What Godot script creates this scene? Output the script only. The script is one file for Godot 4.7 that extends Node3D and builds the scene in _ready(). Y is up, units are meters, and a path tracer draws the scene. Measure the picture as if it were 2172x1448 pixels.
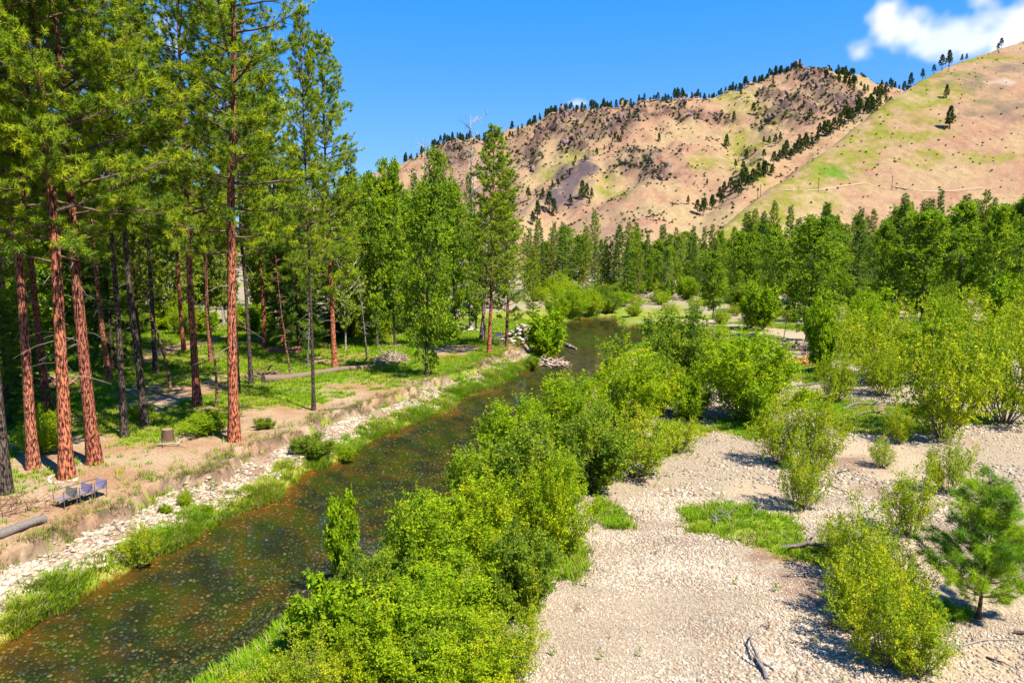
extends Node3D
# A clear river between a pine-covered bank and a gravel bar, with dry hills behind. Units are metres, y is up, the water lies at y = 0.

const WATER := [
	[-13.37,-16.8,0],
	[-13.27,-17.94,0],
	[-12.62,-20.29,0],
	[-12.1,-22.05,0],
	[-11.49,-23.87,0],
	[-11.34,-25.03,0],
	[-9.83,-27.76,0],
	[-9.8,-31.13,0],
	[-8.51,-33.17,0],
	[-8.01,-36.81,0],
	[-5.62,-42.7,0],
	[-4.05,-45.04,0],
	[-3.87,-48.82,0],
	[-1.98,-52.27,0],
	[0.76,-60.57,0],
	[2.67,-65.93,0],
	[4.77,-74.57,0],
	[5.87,-96.13,2],
	[7.14,-110.98,2],
	[11.71,-119.25,2],
	[18.38,-120.24,2],
	[16.72,-106.86,1],
	[19.3,-99.46,1],
	[23.91,-97.44,1],
	[22.2,-87.88,1],
	[17.27,-85.77,1],
	[12.59,-74.18,1],
	[7.15,-58.81,1],
	[3.21,-48.65,1],
	[-0.18,-41.43,1],
	[-1.56,-33.41,1],
	[-2.61,-26.83,1],
	[-4.53,-21.98,1],
	[-5.58,-19.39,1],
	[-6.62,-17.56,1],
	[-6.98,-16.23,1],
	[-7.51,-15.29,1],
	[-7.6,-11.0,1],
	[-6.5,6.0,0],
	[-12.5,6.0,0],
	[-13.2,-11.0,0],
]
const MOUNTAIN := [
	[-536.9,96.1,-1500.0,-326.5,164.1,-1480.0,0.66,14,0.66],
	[-326.5,164.1,-1480.0,-230.6,213.7,-1450.0,0.66,14,0.66],
	[-230.6,213.7,-1450.0,-178.9,232.5,-1430.0,0.66,14,0.66],
	[-178.9,232.5,-1430.0,-133.5,247.0,-1410.0,0.66,14,0.66],
	[-133.5,247.0,-1410.0,-80.8,248.0,-1400.0,0.66,14,0.66],
	[-80.8,248.0,-1400.0,-23.9,248.3,-1370.0,0.66,14,0.66],
	[-23.9,248.3,-1370.0,21.7,267.7,-1350.0,0.66,14,0.66],
	[21.7,267.7,-1350.0,82.9,286.0,-1320.0,0.66,14,0.66],
	[82.9,286.0,-1320.0,142.3,293.6,-1300.0,0.66,14,0.66],
	[142.3,293.6,-1300.0,208.5,290.9,-1280.0,0.66,14,0.66],
	[208.5,290.9,-1280.0,283.0,295.2,-1270.0,0.66,14,0.66],
	[283.0,295.2,-1270.0,358.7,310.3,-1300.0,0.66,14,0.66],
	[358.7,310.3,-1300.0,428.3,337.8,-1330.0,0.66,14,0.66],
	[428.3,337.8,-1330.0,496.8,361.8,-1350.0,0.66,14,0.66],
	[496.8,361.8,-1350.0,536.7,370.4,-1350.0,0.66,14,0.66],
	[536.7,370.4,-1350.0,569.5,378.1,-1350.0,0.66,14,0.66],
	[569.5,378.1,-1350.0,613.1,370.5,-1370.0,0.66,14,0.66],
	[613.1,370.5,-1370.0,663.9,374.8,-1400.0,0.66,14,0.66],
	[663.9,374.8,-1400.0,731.9,366.8,-1440.0,0.66,14,0.66],
	[731.9,366.8,-1440.0,822.1,361.5,-1480.0,0.66,14,0.66],
	[822.1,361.5,-1480.0,1100.5,354.1,-1550.0,0.66,14,0.66],
	[1100.5,354.1,-1550.0,1512.0,344.5,-1600.0,0.66,14,0.66],
	[290.3,294.1,-1265.0,208.5,239.9,-1180.0,0.62,10,0.62],
	[208.5,239.9,-1180.0,119.2,168.9,-1080.0,0.62,10,0.62],
	[119.2,168.9,-1080.0,41.7,94.0,-960.0,0.62,10,0.62],
	[41.7,94.0,-960.0,8.4,60.5,-880.0,0.62,10,0.62],
	[337.6,301.9,-1285.0,271.3,198.7,-1110.0,0.55,30,0.55],
	[271.3,198.7,-1110.0,197.5,113.0,-930.0,0.55,30,0.55],
	[197.5,113.0,-930.0,149.0,61.3,-800.0,0.55,30,0.55],
	[149.0,61.3,-800.0,102.4,20.8,-640.0,0.55,30,0.55],
	[82.9,286.0,-1320.0,27.0,187.4,-1180.0,0.7,8,0.7],
	[27.0,187.4,-1180.0,-19.0,122.5,-1080.0,0.7,8,0.7],
	[-80.8,248.0,-1400.0,-106.4,156.8,-1250.0,0.7,8,0.7],
	[-106.4,156.8,-1250.0,-145.1,106.8,-1150.0,0.7,8,0.7],
	[569.5,378.1,-1350.0,507.3,301.3,-1240.0,0.6,12,0.6],
	[507.3,301.3,-1240.0,419.6,211.4,-1100.0,0.6,12,0.6],
	[419.6,211.4,-1100.0,335.8,134.1,-950.0,0.6,12,0.6],
	[335.8,134.1,-950.0,263.6,79.0,-820.0,0.6,12,0.6],
	[663.9,374.8,-1400.0,573.6,273.0,-1220.0,0.58,14,0.58],
	[573.6,273.0,-1220.0,479.7,190.2,-1060.0,0.58,14,0.58],
	[479.7,190.2,-1060.0,373.1,121.6,-900.0,0.58,14,0.58],
]
const HILL := [
	[101.8,12.8,-420.0,142.2,30.0,-470.0,0.43,10,1.7],
	[142.2,30.0,-470.0,171.2,46.1,-510.0,0.43,10,1.7],
	[171.2,46.1,-510.0,209.9,69.8,-560.0,0.43,10,1.7],
	[209.9,69.8,-560.0,260.5,96.5,-610.0,0.43,10,1.7],
	[260.5,96.5,-610.0,313.7,127.4,-655.0,0.43,10,1.7],
	[313.7,127.4,-655.0,356.9,155.2,-690.0,0.43,10,1.7],
	[356.9,155.2,-690.0,395.4,177.7,-720.0,0.43,10,1.7],
	[395.4,177.7,-720.0,435.7,200.6,-750.0,0.43,10,1.7],
	[435.7,200.6,-750.0,478.1,221.7,-780.0,0.43,10,1.7],
	[478.1,221.7,-780.0,536.2,245.7,-815.0,0.43,10,1.7],
	[536.2,245.7,-815.0,609.8,269.3,-850.0,0.43,10,1.7],
	[609.8,269.3,-850.0,795.6,319.7,-920.0,0.43,10,1.7],
	[795.6,319.7,-920.0,1184.8,409.0,-1000.0,0.43,10,1.7],
]
const PLANTS := [
["tall pines on the left bank",[
["dark-barked pine cut by the picture's left edge beside the needle-covered bank","pine",5,-18.75,-24.5,29.0,0.95,2.03,1],
["red-barked pine second from the left edge, standing left of the thickest trunk pair","pine",1,-19.89,-27.59,30.0,0.9,0.95,0.5],
["thick orange-red pine trunk ringed by pale stones above the camp chairs","pine",0,-17.71,-26.34,31.0,1.0,4.09,0],
["thick red-brown pine just behind the stone-ringed pine","pine",2,-17.75,-28.26,31.0,1.05,0.45,0],
["slim red pine leaning behind the thick red-brown pine in dappled grass","pine",1,-28.91,-48.38,27.0,0.9,3.37,2],
["slim nearly black pine trunk left of the dark leaning trunk","pine",5,-18.96,-32.68,28.0,0.85,2.3,0],
["dark grey leaning pine beside the small stump","pine",5,-18.99,-34.59,29.0,0.95,0.36,3],
["thin reddish pine behind the dark leaning trunk","pine",3,-29.89,-54.52,22.0,0.85,3.19,0],
["red forked pine in the middle of the shaded bank","pine",2,-18.8,-40.1,30.0,0.95,0.24,-1],
["thin reddish pine behind the forked red pine","pine",1,-25.43,-57.1,25.0,0.8,2.72,0],
["tall bright red pine nearest the bank edge, crossing most of the sky","pine",0,-13.37,-32.14,32.0,1.0,0.44,-3],
["dark pine trunk directly behind the tall bright red pine","pine",5,-18.14,-44.43,27.0,0.9,0.57,0],
["dark slender pine at the root end of the long fallen log","pine",5,-18.27,-47.23,26.0,0.85,2.67,1],
["bright red pine standing behind the middle of the long fallen log","pine",4,-14.3,-54.52,26.0,1.0,5.19,1],
["pinkish pine trunk in the grass seen between the two thickest trunks","pine",1,-36.63,-57.64,24.0,0.9,0.78,0],
["slim dark pine in front of the long fallen log","pine",5,-11.55,-39.04,22.0,0.7,1.4,0],
["red-trunked pine at the bank's point with its crown over the river bend","pine",4,-2.13,-62.41,20.66,1.1,3.94,-0.5],
["dense green pine beside the white rock pile","pine",3,-0.56,-67.63,18.89,1.15,5.95,0],
["pine half out of frame behind the edge pine","pine",3,-28.42,-35.21,30.0,1.1,3.62,0],
["pine with a full crown behind the dark grey leaning pine","pine",5,-27.29,-51.71,28.0,1.0,2.49,0],
["pine hidden low behind the stone-ringed pine's crown","pine",2,-26.78,-38.66,29.0,1.0,6.13,0],
["pine rising behind the small leaning trunk in the clearing","pine",0,-30.85,-63.72,26.0,1.0,0.29,0],
["pine behind the stacked cut logs","pine",1,-24.06,-65.79,27.0,1.0,5.39,0],
["pine behind the low dark conifer at the edge","pine",5,-30.92,-41.35,30.0,1.1,1.82,0],
["slim full-crowned pine just past the stacked cut logs","pine",4,-22.23,-65.79,26.0,0.9,0.91,0],
]],
["bare trunks on the left bank",[
["thin grey dead-branched trunk between the forked pine and the tall bright red pine","snag",0,-17.42,-39.56,9.44,1.0,0.74,1],
["thin pinkish leaning trunk beside the stacked cut logs","snag",0,-16.93,-51.49,9.02,1.0,1.94,4],
["pale pinkish straight trunk behind the slim dark pine","snag",1,-16.25,-53.79,8.31,1.0,5.13,-0.5],
["small dark trunk leaning strongly left in the shaded clearing","snag",0,-22.94,-45.27,10.19,1.0,1.13,10],
["short leaning grey trunk beside the brush pile","snag",1,-12.49,-58.2,8.3,1.0,3.65,6],
["thick grey trunk behind the bend's red-trunked pine","snag",1,-3.38,-73.79,15.2,1.7,4.01,0],
["dark reddish trunk touching the thick grey trunk","snag",0,-2.78,-72.91,12.2,1.4,2.34,1],
["dead bare treetop above the cottonwoods left of the bend pine","snag",2,-5.45,-91.51,27.34,1.0,3.44,-3],
["grey dead treetop rising behind the lone cottonwood","snag",2,-11.47,-91.51,24.06,0.8,0.39,2],
]],
["",[
["lone leafy cottonwood standing in grass by the waterline","cottonwood",0,-6.4,-50.62,15.85,0.8,0.37,0],
["small bright conifer right of the dense green pine","pine",4,2.34,-76.58,10.32,0.95,1.88,0],
["bushy green tree at the water beside the white rock pile","sapling",0,3.46,-69.01,5.38,1.0,4.99,0],
["dark narrow conifer behind the slim dark pine","fir",1,-23.12,-74.7,19.73,1.0,4.39,0],
["short dark conifer behind the stacked cut logs","fir",0,-23.1,-68.39,14.71,0.9,1.53,0],
["low dark conifer filling the left edge under the pines","fir",2,-26.44,-35.21,6.45,1.5,3.61,0],
["dark drooping conifer behind the red-barked edge pine","fir",0,-28.92,-39.96,7.27,1.3,3.3,0],
["tallest dark pine of the far treeline behind the pond","pine",4,29.66,-244.9,27.22,0.9,0.4,0],
["big dense cottonwood standing on the gravel beside the leaning bare trunk","cottonwood",0,35.19,-80.94,16.36,1.2,6.23,0],
["broad bright cottonwood in the middle of the right-hand woods","cottonwood",1,61.87,-102.81,18.07,1.25,2.24,0],
["upright cottonwood behind the tall shrub island","cottonwood",3,32.24,-109.36,12.14,1.1,3.6,0],
["cottonwood with a visible pale trunk in the sunny clearing","cottonwood",2,49.8,-149.72,16.94,0.95,3.67,0],
["small open tree on the gravel left of the leaning bare trunk","sapling",0,33.48,-91.81,6.98,0.8,0.87,0],
["leaning bare grey trunk on the pale gravel","snag",1,34.02,-84.97,6.35,0.9,4.39,-4],
["tiny bare sapling beside the leaning bare trunk","snag",0,35.43,-90.59,2.52,0.5,5.75,3],
["tall cottonwood at the right edge behind the shrubs","cottonwood",2,67.21,-95.65,18.24,0.8,5.67,0],
["small dark pine between the right-edge cottonwoods","pine",3,84.37,-123.04,5.93,1.1,0.6,0],
["grey twiggy dead tree left of the broad bright cottonwood","snag",2,71.5,-139.17,9.07,0.7,1.25,0],
["young large-leaved cottonwood rising alone against the dark water","sapling",0,-5.3,-20.48,3.12,0.45,5.36,0],
]],
["cottonwoods along the left bank",[
["leafy cottonwood with dark trunk right behind the brush pile","cottonwood",1,-13.37,-67.25,18.61,0.72,1.29,0],
["tall cottonwood between the brush pile and the lone bank tree","cottonwood",2,-11.79,-68.39,20.13,0.62,4.27,0],
["cottonwood behind the bright red pine by the fallen log","cottonwood",3,-17.68,-74.7,19.24,0.75,2.69,0],
["cottonwood filling the gap left of the bend pine","cottonwood",1,-6.47,-77.06,19.07,0.72,1.97,0],
["low cottonwood behind the thick grey trunk","cottonwood",2,-4.48,-85.13,15.67,0.8,3.68,0],
["pale cottonwood behind the lone bank tree","cottonwood",0,-12.74,-85.13,19.06,0.7,2.85,0],
]],
["cottonwoods in the woods behind the meadow",[
["fourth back-woods cottonwood from the left between fallen-log pine and brush pile","cottonwood",0,-30.47,-139.76,20.61,0.64,2.15,0],
["second back-woods cottonwood from the left between tall red pine and cut logs","aspen",0,-46.68,-125.01,24.5,0.72,4.17,0],
["seventh back-woods cottonwood from the left between stone-ringed pine and dark leaning pine","cottonwood",0,-83.85,-135.4,24.47,0.69,3.84,0],
["third back-woods cottonwood from the left between cut logs and fallen-log pine","cottonwood",3,-29.4,-91.57,16.73,0.71,3.45,0],
["twentieth back-woods cottonwood from the left between picture edge and stone-ringed pine","aspen",1,-53.85,-79.95,22.21,0.73,3.88,0],
["fifth back-woods cottonwood from the left between forked pine and tall red pine","cottonwood",0,-65.12,-148.74,16.0,0.64,0.64,0],
["fourth back-woods cottonwood from the left between cut logs and fallen-log pine","aspen",2,-44.31,-139.7,21.42,0.72,0.72,0],
["sixth back-woods cottonwood from the left between picture edge and stone-ringed pine","cottonwood",2,-80.58,-107.39,20.31,0.77,3.24,0],
["third back-woods cottonwood from the left between fallen-log pine and brush pile","aspen",1,-24.51,-111.67,23.25,0.8,4.65,0],
["second back-woods cottonwood from the left between stone-ringed pine and dark leaning pine","aspen",0,-55.88,-86.59,23.11,0.72,1.22,0],
["fifth back-woods cottonwood from the left between picture edge and stone-ringed pine","cottonwood",1,-103.61,-136.44,20.3,0.64,4.96,0],
["second back-woods cottonwood from the left between picture edge and stone-ringed pine","aspen",1,-114.69,-149.44,21.5,0.75,2.98,0],
["seventeenth back-woods cottonwood from the left between picture edge and stone-ringed pine","aspen",0,-99.29,-144.87,20.74,0.83,2.72,0],
["third back-woods cottonwood from the left between brush pile and lone cottonwood","aspen",2,-18.86,-139.48,20.51,0.79,2.05,0],
["second back-woods cottonwood from the left between brush pile and lone cottonwood","cottonwood",3,-17.9,-112.64,21.96,0.8,3.25,0],
["fourth back-woods cottonwood from the left between lone cottonwood and bend pine","aspen",0,-12.62,-135.83,23.86,0.79,3.82,0],
["fourth back-woods cottonwood from the left between picture edge and stone-ringed pine","cottonwood",0,-100.02,-131.64,21.01,0.68,3.26,0],
["fifth back-woods cottonwood from the left between fallen-log pine and brush pile","cottonwood",1,-23.89,-113.55,17.72,0.61,0.61,0],
["first back-woods cottonwood from the left between picture edge and stone-ringed pine","cottonwood",1,-110.4,-141.31,22.23,0.71,3.35,0],
["fifteenth back-woods cottonwood from the left between picture edge and stone-ringed pine","cottonwood",3,-70.92,-102.16,16.66,0.77,4.92,0],
["twelfth back-woods cottonwood from the left between stone-ringed pine and dark leaning pine","aspen",2,-65.15,-113.43,20.61,0.62,6.19,0],
["second back-woods cottonwood from the left between bend pine and pond","aspen",0,-1.4,-132.65,24.15,0.65,4.75,0],
["tenth back-woods cottonwood from the left between stone-ringed pine and dark leaning pine","cottonwood",2,-86.57,-147.48,20.78,0.65,2.8,0],
["second back-woods cottonwood from the left between lone cottonwood and bend pine","cottonwood",2,-17.56,-148.51,19.88,0.61,4.18,0],
["twenty-third back-woods cottonwood from the left between picture edge and stone-ringed pine","aspen",0,-91.86,-140.36,20.27,0.73,1.26,0],
["fourth back-woods cottonwood from the left between dark leaning pine and forked pine","cottonwood",3,-47.73,-87.09,22.88,0.78,3.1,0],
["eleventh back-woods cottonwood from the left between dark leaning pine and forked pine","cottonwood",3,-43.76,-91.3,22.6,0.8,0.87,0],
["eighth back-woods cottonwood from the left between dark leaning pine and forked pine","aspen",0,-72.81,-146.68,21.64,0.77,3.07,0],
["third back-woods cottonwood from the left between forked pine and tall red pine","cottonwood",0,-57.64,-129.36,22.71,0.72,5.08,0],
["third back-woods cottonwood from the left between stone-ringed pine and dark leaning pine","aspen",0,-81.47,-128.94,20.37,0.84,0.62,0],
["twenty-first back-woods cottonwood from the left between picture edge and stone-ringed pine","cottonwood",2,-86.58,-129.29,23.98,0.78,1.45,0],
["ninth back-woods cottonwood from the left between forked pine and tall red pine","aspen",3,-59.66,-141.61,22.13,0.7,4.57,0],
["twelfth back-woods cottonwood from the left between picture edge and stone-ringed pine","aspen",2,-72.87,-102.13,22.76,0.81,0.75,0],
["first back-woods cottonwood from the left between lone cottonwood and bend pine","aspen",2,-15.49,-129.96,21.71,0.64,6.1,0],
["sixth back-woods cottonwood from the left between lone cottonwood and bend pine","cottonwood",0,-5.12,-142.9,24.4,0.7,3.86,0],
["first back-woods cottonwood from the left between brush pile and lone cottonwood","cottonwood",1,-13.66,-79.36,17.54,0.7,1.77,0],
["third back-woods cottonwood from the left between lone cottonwood and bend pine","aspen",2,-9.28,-85.05,24.97,0.71,0.88,0],
["second back-woods cottonwood from the left between forked pine and tall red pine","aspen",1,-58.22,-129.67,16.83,0.82,2.42,0],
["third back-woods cottonwood from the left between dark leaning pine and forked pine","cottonwood",0,-66.18,-120.95,17.15,0.71,4.8,0],
["first back-woods cottonwood from the left between bend pine and pond","aspen",3,-1.81,-133.95,24.75,0.66,0.68,0],
["fourth back-woods cottonwood from the left between stone-ringed pine and dark leaning pine","cottonwood",1,-49.67,-78.3,21.64,0.73,2.75,0],
["first back-woods cottonwood from the left between stone-ringed pine and dark leaning pine","cottonwood",0,-88.92,-136.83,24.65,0.78,1.93,0],
["second back-woods cottonwood from the left between dark leaning pine and forked pine","cottonwood",2,-67.6,-123.31,18.04,0.61,2.12,0],
["fifth back-woods cottonwood from the left between tall red pine and cut logs","cottonwood",0,-36.09,-102.49,17.85,0.84,1.96,0],
["twenty-second back-woods cottonwood from the left between picture edge and stone-ringed pine","cottonwood",2,-90.3,-135.24,16.98,0.76,3.83,0],
["eighteenth back-woods cottonwood from the left between picture edge and stone-ringed pine","aspen",3,-100.97,-147.88,20.05,0.78,1.97,0],
["first back-woods cottonwood from the left between forked pine and tall red pine","aspen",3,-55.02,-121.5,23.55,0.85,2.78,0],
["tenth back-woods cottonwood from the left between dark leaning pine and forked pine","aspen",3,-42.95,-88.34,16.56,0.83,1.61,0],
["fifth back-woods cottonwood from the left between lone cottonwood and bend pine","aspen",0,-10.17,-129.28,18.36,0.78,1.99,0],
["second back-woods cottonwood from the left between cut logs and fallen-log pine","aspen",0,-27.65,-84.18,20.34,0.74,1.01,0],
["ninth back-woods cottonwood from the left between picture edge and stone-ringed pine","aspen",2,-65.27,-89.35,23.96,0.74,2.05,0],
["first back-woods cottonwood from the left between dark leaning pine and forked pine","aspen",1,-55.04,-100.02,15.63,0.86,2.98,0],
["thirteenth back-woods cottonwood from the left between picture edge and stone-ringed pine","aspen",1,-63.3,-89.76,19.66,0.81,0.4,0],
["fourteenth back-woods cottonwood from the left between picture edge and stone-ringed pine","aspen",2,-65.65,-93.87,17.22,0.77,0.07,0],
["eleventh back-woods cottonwood from the left between forked pine and tall red pine","aspen",2,-40.34,-95.53,18.76,0.84,3.78,0],
["ninth back-woods cottonwood from the left between dark leaning pine and forked pine","aspen",1,-47.64,-96.69,21.23,0.71,3.34,0],
["sixteenth back-woods cottonwood from the left between stone-ringed pine and dark leaning pine","aspen",0,-56.07,-101.17,21.29,0.73,3.85,0],
["thirteenth back-woods cottonwood from the left between forked pine and tall red pine","aspen",3,-42.34,-101.92,15.6,0.85,3.18,0],
["seventh back-woods cottonwood from the left between forked pine and tall red pine","aspen",1,-38.86,-91.58,18.07,0.72,3.93,0],
["second back-woods cottonwood from the left between fallen-log pine and brush pile","aspen",3,-21.28,-92.95,19.72,0.7,5.3,0],
["third back-woods cottonwood from the left between tall red pine and cut logs","aspen",3,-35.62,-97.15,15.4,0.95,1.64,0],
["tenth back-woods cottonwood from the left between forked pine and tall red pine","aspen",2,-43.64,-103.32,19.69,0.77,3.48,0],
["fifth back-woods cottonwood from the left between dark leaning pine and forked pine","aspen",2,-49.48,-91.96,16.36,0.93,5.62,0],
["eighth back-woods cottonwood from the left between picture edge and stone-ringed pine","aspen",1,-70.59,-96.44,16.08,0.76,4.67,0],
["first back-woods cottonwood from the left between fallen-log pine and brush pile","aspen",2,-23.74,-92.61,15.54,0.8,3.78,0],
["thirteenth back-woods cottonwood from the left between stone-ringed pine and dark leaning pine","aspen",3,-51.83,-91.0,17.78,0.83,0.04,0],
["third back-woods cottonwood from the left between picture edge and stone-ringed pine","aspen",1,-68.47,-89.48,18.56,0.78,1.33,0],
["sixth back-woods cottonwood from the left between forked pine and tall red pine","aspen",1,-45.24,-104.2,15.16,0.71,0.67,0],
["sixth back-woods cottonwood from the left between cut logs and fallen-log pine","aspen",1,-26.29,-99.24,19.61,0.71,0.87,0],
["eighth back-woods cottonwood from the left between forked pine and tall red pine","aspen",0,-44.33,-104.89,19.89,0.72,3.71,0],
["eleventh back-woods cottonwood from the left between stone-ringed pine and dark leaning pine","aspen",0,-52.93,-91.52,21.04,0.89,4.47,0],
["fourteenth back-woods cottonwood from the left between stone-ringed pine and dark leaning pine","aspen",1,-57.22,-101.01,14.9,0.71,5.32,0],
["first back-woods cottonwood from the left between cut logs and fallen-log pine","aspen",2,-31.12,-94.37,17.82,0.73,4.97,0],
["twelfth back-woods cottonwood from the left between forked pine and tall red pine","aspen",2,-42.18,-100.14,17.39,0.71,1.61,0],
["sixth back-woods cottonwood from the left between stone-ringed pine and dark leaning pine","aspen",2,-57.99,-93.08,21.28,0.89,3.78,0],
["seventh back-woods cottonwood from the left between dark leaning pine and forked pine","aspen",0,-51.68,-100.26,20.31,0.71,3.26,0],
["eleventh back-woods cottonwood from the left between picture edge and stone-ringed pine","aspen",0,-70.37,-97.09,18.3,0.75,5.41,0],
["tenth back-woods cottonwood from the left between picture edge and stone-ringed pine","aspen",1,-66.72,-91.49,17.49,0.83,1.81,0],
["fourth back-woods cottonwood from the left between tall red pine and cut logs","aspen",2,-38.04,-104.66,17.93,0.82,5.0,0],
["nineteenth back-woods cottonwood from the left between picture edge and stone-ringed pine","aspen",2,-65.44,-96.66,21.66,0.83,3.63,0],
["sixteenth back-woods cottonwood from the left between picture edge and stone-ringed pine","aspen",1,-63.32,-91.55,17.99,0.73,4.0,0],
["seventh back-woods cottonwood from the left between picture edge and stone-ringed pine","aspen",0,-67.58,-91.97,19.02,0.79,2.52,0],
["fifteenth back-woods cottonwood from the left between stone-ringed pine and dark leaning pine","aspen",0,-50.75,-90.43,17.38,0.86,2.34,0],
["ninth back-woods cottonwood from the left between stone-ringed pine and dark leaning pine","aspen",1,-59.78,-97.79,17.03,0.92,1.47,0],
["sixth back-woods cottonwood from the left between dark leaning pine and forked pine","aspen",0,-50.33,-96.04,16.79,0.78,0.98,0],
["fifth back-woods cottonwood from the left between cut logs and fallen-log pine","aspen",2,-29.36,-93.92,15.36,0.81,4.86,0],
["twelfth back-woods cottonwood from the left between dark leaning pine and forked pine","aspen",3,-47.33,-103.26,19.14,0.87,3.19,0],
["fifth back-woods cottonwood from the left between stone-ringed pine and dark leaning pine","aspen",1,-58.39,-92.48,19.79,0.94,4.54,0],
["fourth back-woods cottonwood from the left between forked pine and tall red pine","aspen",1,-44.16,-99.17,16.62,0.75,6.12,0],
["first back-woods cottonwood from the left between tall red pine and cut logs","aspen",0,-38.95,-103.73,15.56,0.74,0.93,0],
["eighth back-woods cottonwood from the left between stone-ringed pine and dark leaning pine","aspen",2,-61.23,-100.08,15.57,0.86,0.67,0],
]],
["conifers in the woods behind the meadow",[
["fourth back-woods conifer from the left between dark leaning pine and forked pine","fir",2,-67.4,-144.53,22.73,0.97,1.97,0],
["second back-woods conifer from the left between brush pile and lone cottonwood","fir",1,-19.69,-140.44,26.86,0.92,2.39,0],
["first back-woods conifer from the left between brush pile and lone cottonwood","pine",4,-24.4,-141.76,20.98,0.85,3.02,0],
["second back-woods conifer from the left between tall red pine and cut logs","pine",4,-35.19,-97.66,26.79,0.97,4.37,0],
["first back-woods conifer from the left between stone-ringed pine and dark leaning pine","pine",4,-76.69,-117.62,26.55,0.84,1.38,0],
["third back-woods conifer from the left between dark leaning pine and forked pine","pine",4,-43.11,-84.76,26.09,0.84,4.04,0],
["second back-woods conifer from the left between fallen-log pine and brush pile","fir",1,-21.9,-95.27,24.43,0.77,1.0,0],
["second back-woods conifer from the left between lone cottonwood and bend pine","fir",2,-12.82,-125.34,25.93,0.8,2.81,0],
["fourth back-woods conifer from the left between picture edge and stone-ringed pine","pine",3,-99.47,-141.56,19.53,0.78,2.94,0],
["fifth back-woods conifer from the left between picture edge and stone-ringed pine","fir",2,-98.46,-140.56,21.32,0.88,2.13,0],
["first back-woods conifer from the left between lone cottonwood and bend pine","pine",4,-16.05,-135.22,18.49,0.98,3.58,0],
["third back-woods conifer from the left between cut logs and fallen-log pine","fir",0,-41.87,-144.94,17.67,0.97,2.85,0],
["first back-woods conifer from the left between dark leaning pine and forked pine","fir",0,-51.63,-95.81,17.43,0.93,5.89,0],
["sixth back-woods conifer from the left between picture edge and stone-ringed pine","pine",3,-85.54,-123.12,17.15,0.93,3.46,0],
["third back-woods conifer from the left between picture edge and stone-ringed pine","fir",2,-61.03,-83.54,21.32,0.87,5.24,0],
["third back-woods conifer from the left between stone-ringed pine and dark leaning pine","pine",4,-57.2,-100.23,18.99,0.97,4.58,0],
["second back-woods conifer from the left between stone-ringed pine and dark leaning pine","pine",4,-57.29,-99.23,17.45,0.8,1.69,0],
["second back-woods conifer from the left between dark leaning pine and forked pine","pine",3,-57.48,-110.95,17.85,0.76,4.0,0],
["tenth back-woods conifer from the left between picture edge and stone-ringed pine","fir",2,-89.83,-137.38,26.76,0.87,2.4,0],
["first back-woods conifer from the left between cut logs and fallen-log pine","pine",3,-35.96,-107.28,17.77,0.79,1.59,0],
["seventh back-woods conifer from the left between picture edge and stone-ringed pine","fir",1,-59.25,-85.85,21.66,0.78,5.61,0],
["fifth back-woods conifer from the left between fallen-log pine and brush pile","fir",1,-19.61,-105.64,20.87,0.98,5.84,0],
["fourth back-woods conifer from the left between fallen-log pine and brush pile","fir",1,-32.44,-143.96,17.65,0.85,5.46,0],
["second back-woods conifer from the left between picture edge and stone-ringed pine","pine",4,-80.13,-103.77,25.84,0.95,3.96,0],
["second back-woods conifer from the left between cut logs and fallen-log pine","fir",0,-29.35,-88.97,20.01,0.89,2.48,0],
["third back-woods conifer from the left between lone cottonwood and bend pine","fir",1,-11.53,-114.71,24.46,0.8,1.7,0],
["ninth back-woods conifer from the left between picture edge and stone-ringed pine","pine",4,-55.32,-80.66,17.85,0.94,0.01,0],
["only back-woods conifer standing between forked pine and tall red pine","fir",2,-59.79,-141.51,18.46,0.85,1.34,0],
["first back-woods conifer from the left between tall red pine and cut logs","fir",1,-50.66,-140.58,25.22,0.86,0.31,0],
["eighth back-woods conifer from the left between picture edge and stone-ringed pine","fir",1,-73.27,-106.82,24.37,0.87,3.97,0],
["fourth back-woods conifer from the left between lone cottonwood and bend pine","pine",3,-8.02,-129.96,25.26,0.78,4.49,0],
["first back-woods conifer from the left between fallen-log pine and brush pile","pine",4,-24.84,-106.19,18.33,0.87,0.05,0],
["fourth back-woods conifer from the left between stone-ringed pine and dark leaning pine","fir",0,-81.6,-144.35,20.28,0.83,2.27,0],
["first back-woods conifer from the left between picture edge and stone-ringed pine","pine",3,-67.47,-85.08,19.34,0.85,3.9,0],
["third back-woods conifer from the left between fallen-log pine and brush pile","pine",3,-28.24,-123.28,24.8,0.82,1.75,0],
]],
["understory shrubs at the edge of the left woods",[
["seventh meadow-edge shrub from the left between dark leaning pine and forked pine","willow",1,-38.3,-78.64,4.02,0.93,2.91,0],
["first meadow-edge shrub from the left between picture edge and stone-ringed pine","sapling",1,-68.65,-92.82,4.55,1.17,0.25,0],
["eighth meadow-edge shrub from the left between stone-ringed pine and dark leaning pine","willow",1,-50.78,-90.92,4.8,1.01,5.44,0],
["first meadow-edge shrub from the left between forked pine and tall red pine","sapling",0,-39.8,-88.69,2.5,1.08,3.89,0],
["sixth meadow-edge shrub from the left between stone-ringed pine and dark leaning pine","willow",1,-53.31,-87.05,5.0,0.91,4.6,0],
["first meadow-edge shrub from the left between lone cottonwood and bend pine","sapling",3,-9.23,-76.54,4.1,0.96,1.96,0],
["fourth meadow-edge shrub from the left between stone-ringed pine and dark leaning pine","willow",0,-50.54,-81.12,3.34,1.14,4.17,0],
["fifth meadow-edge shrub from the left between picture edge and stone-ringed pine","sapling",3,-55.64,-84.65,4.15,1.02,1.78,0],
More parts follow.
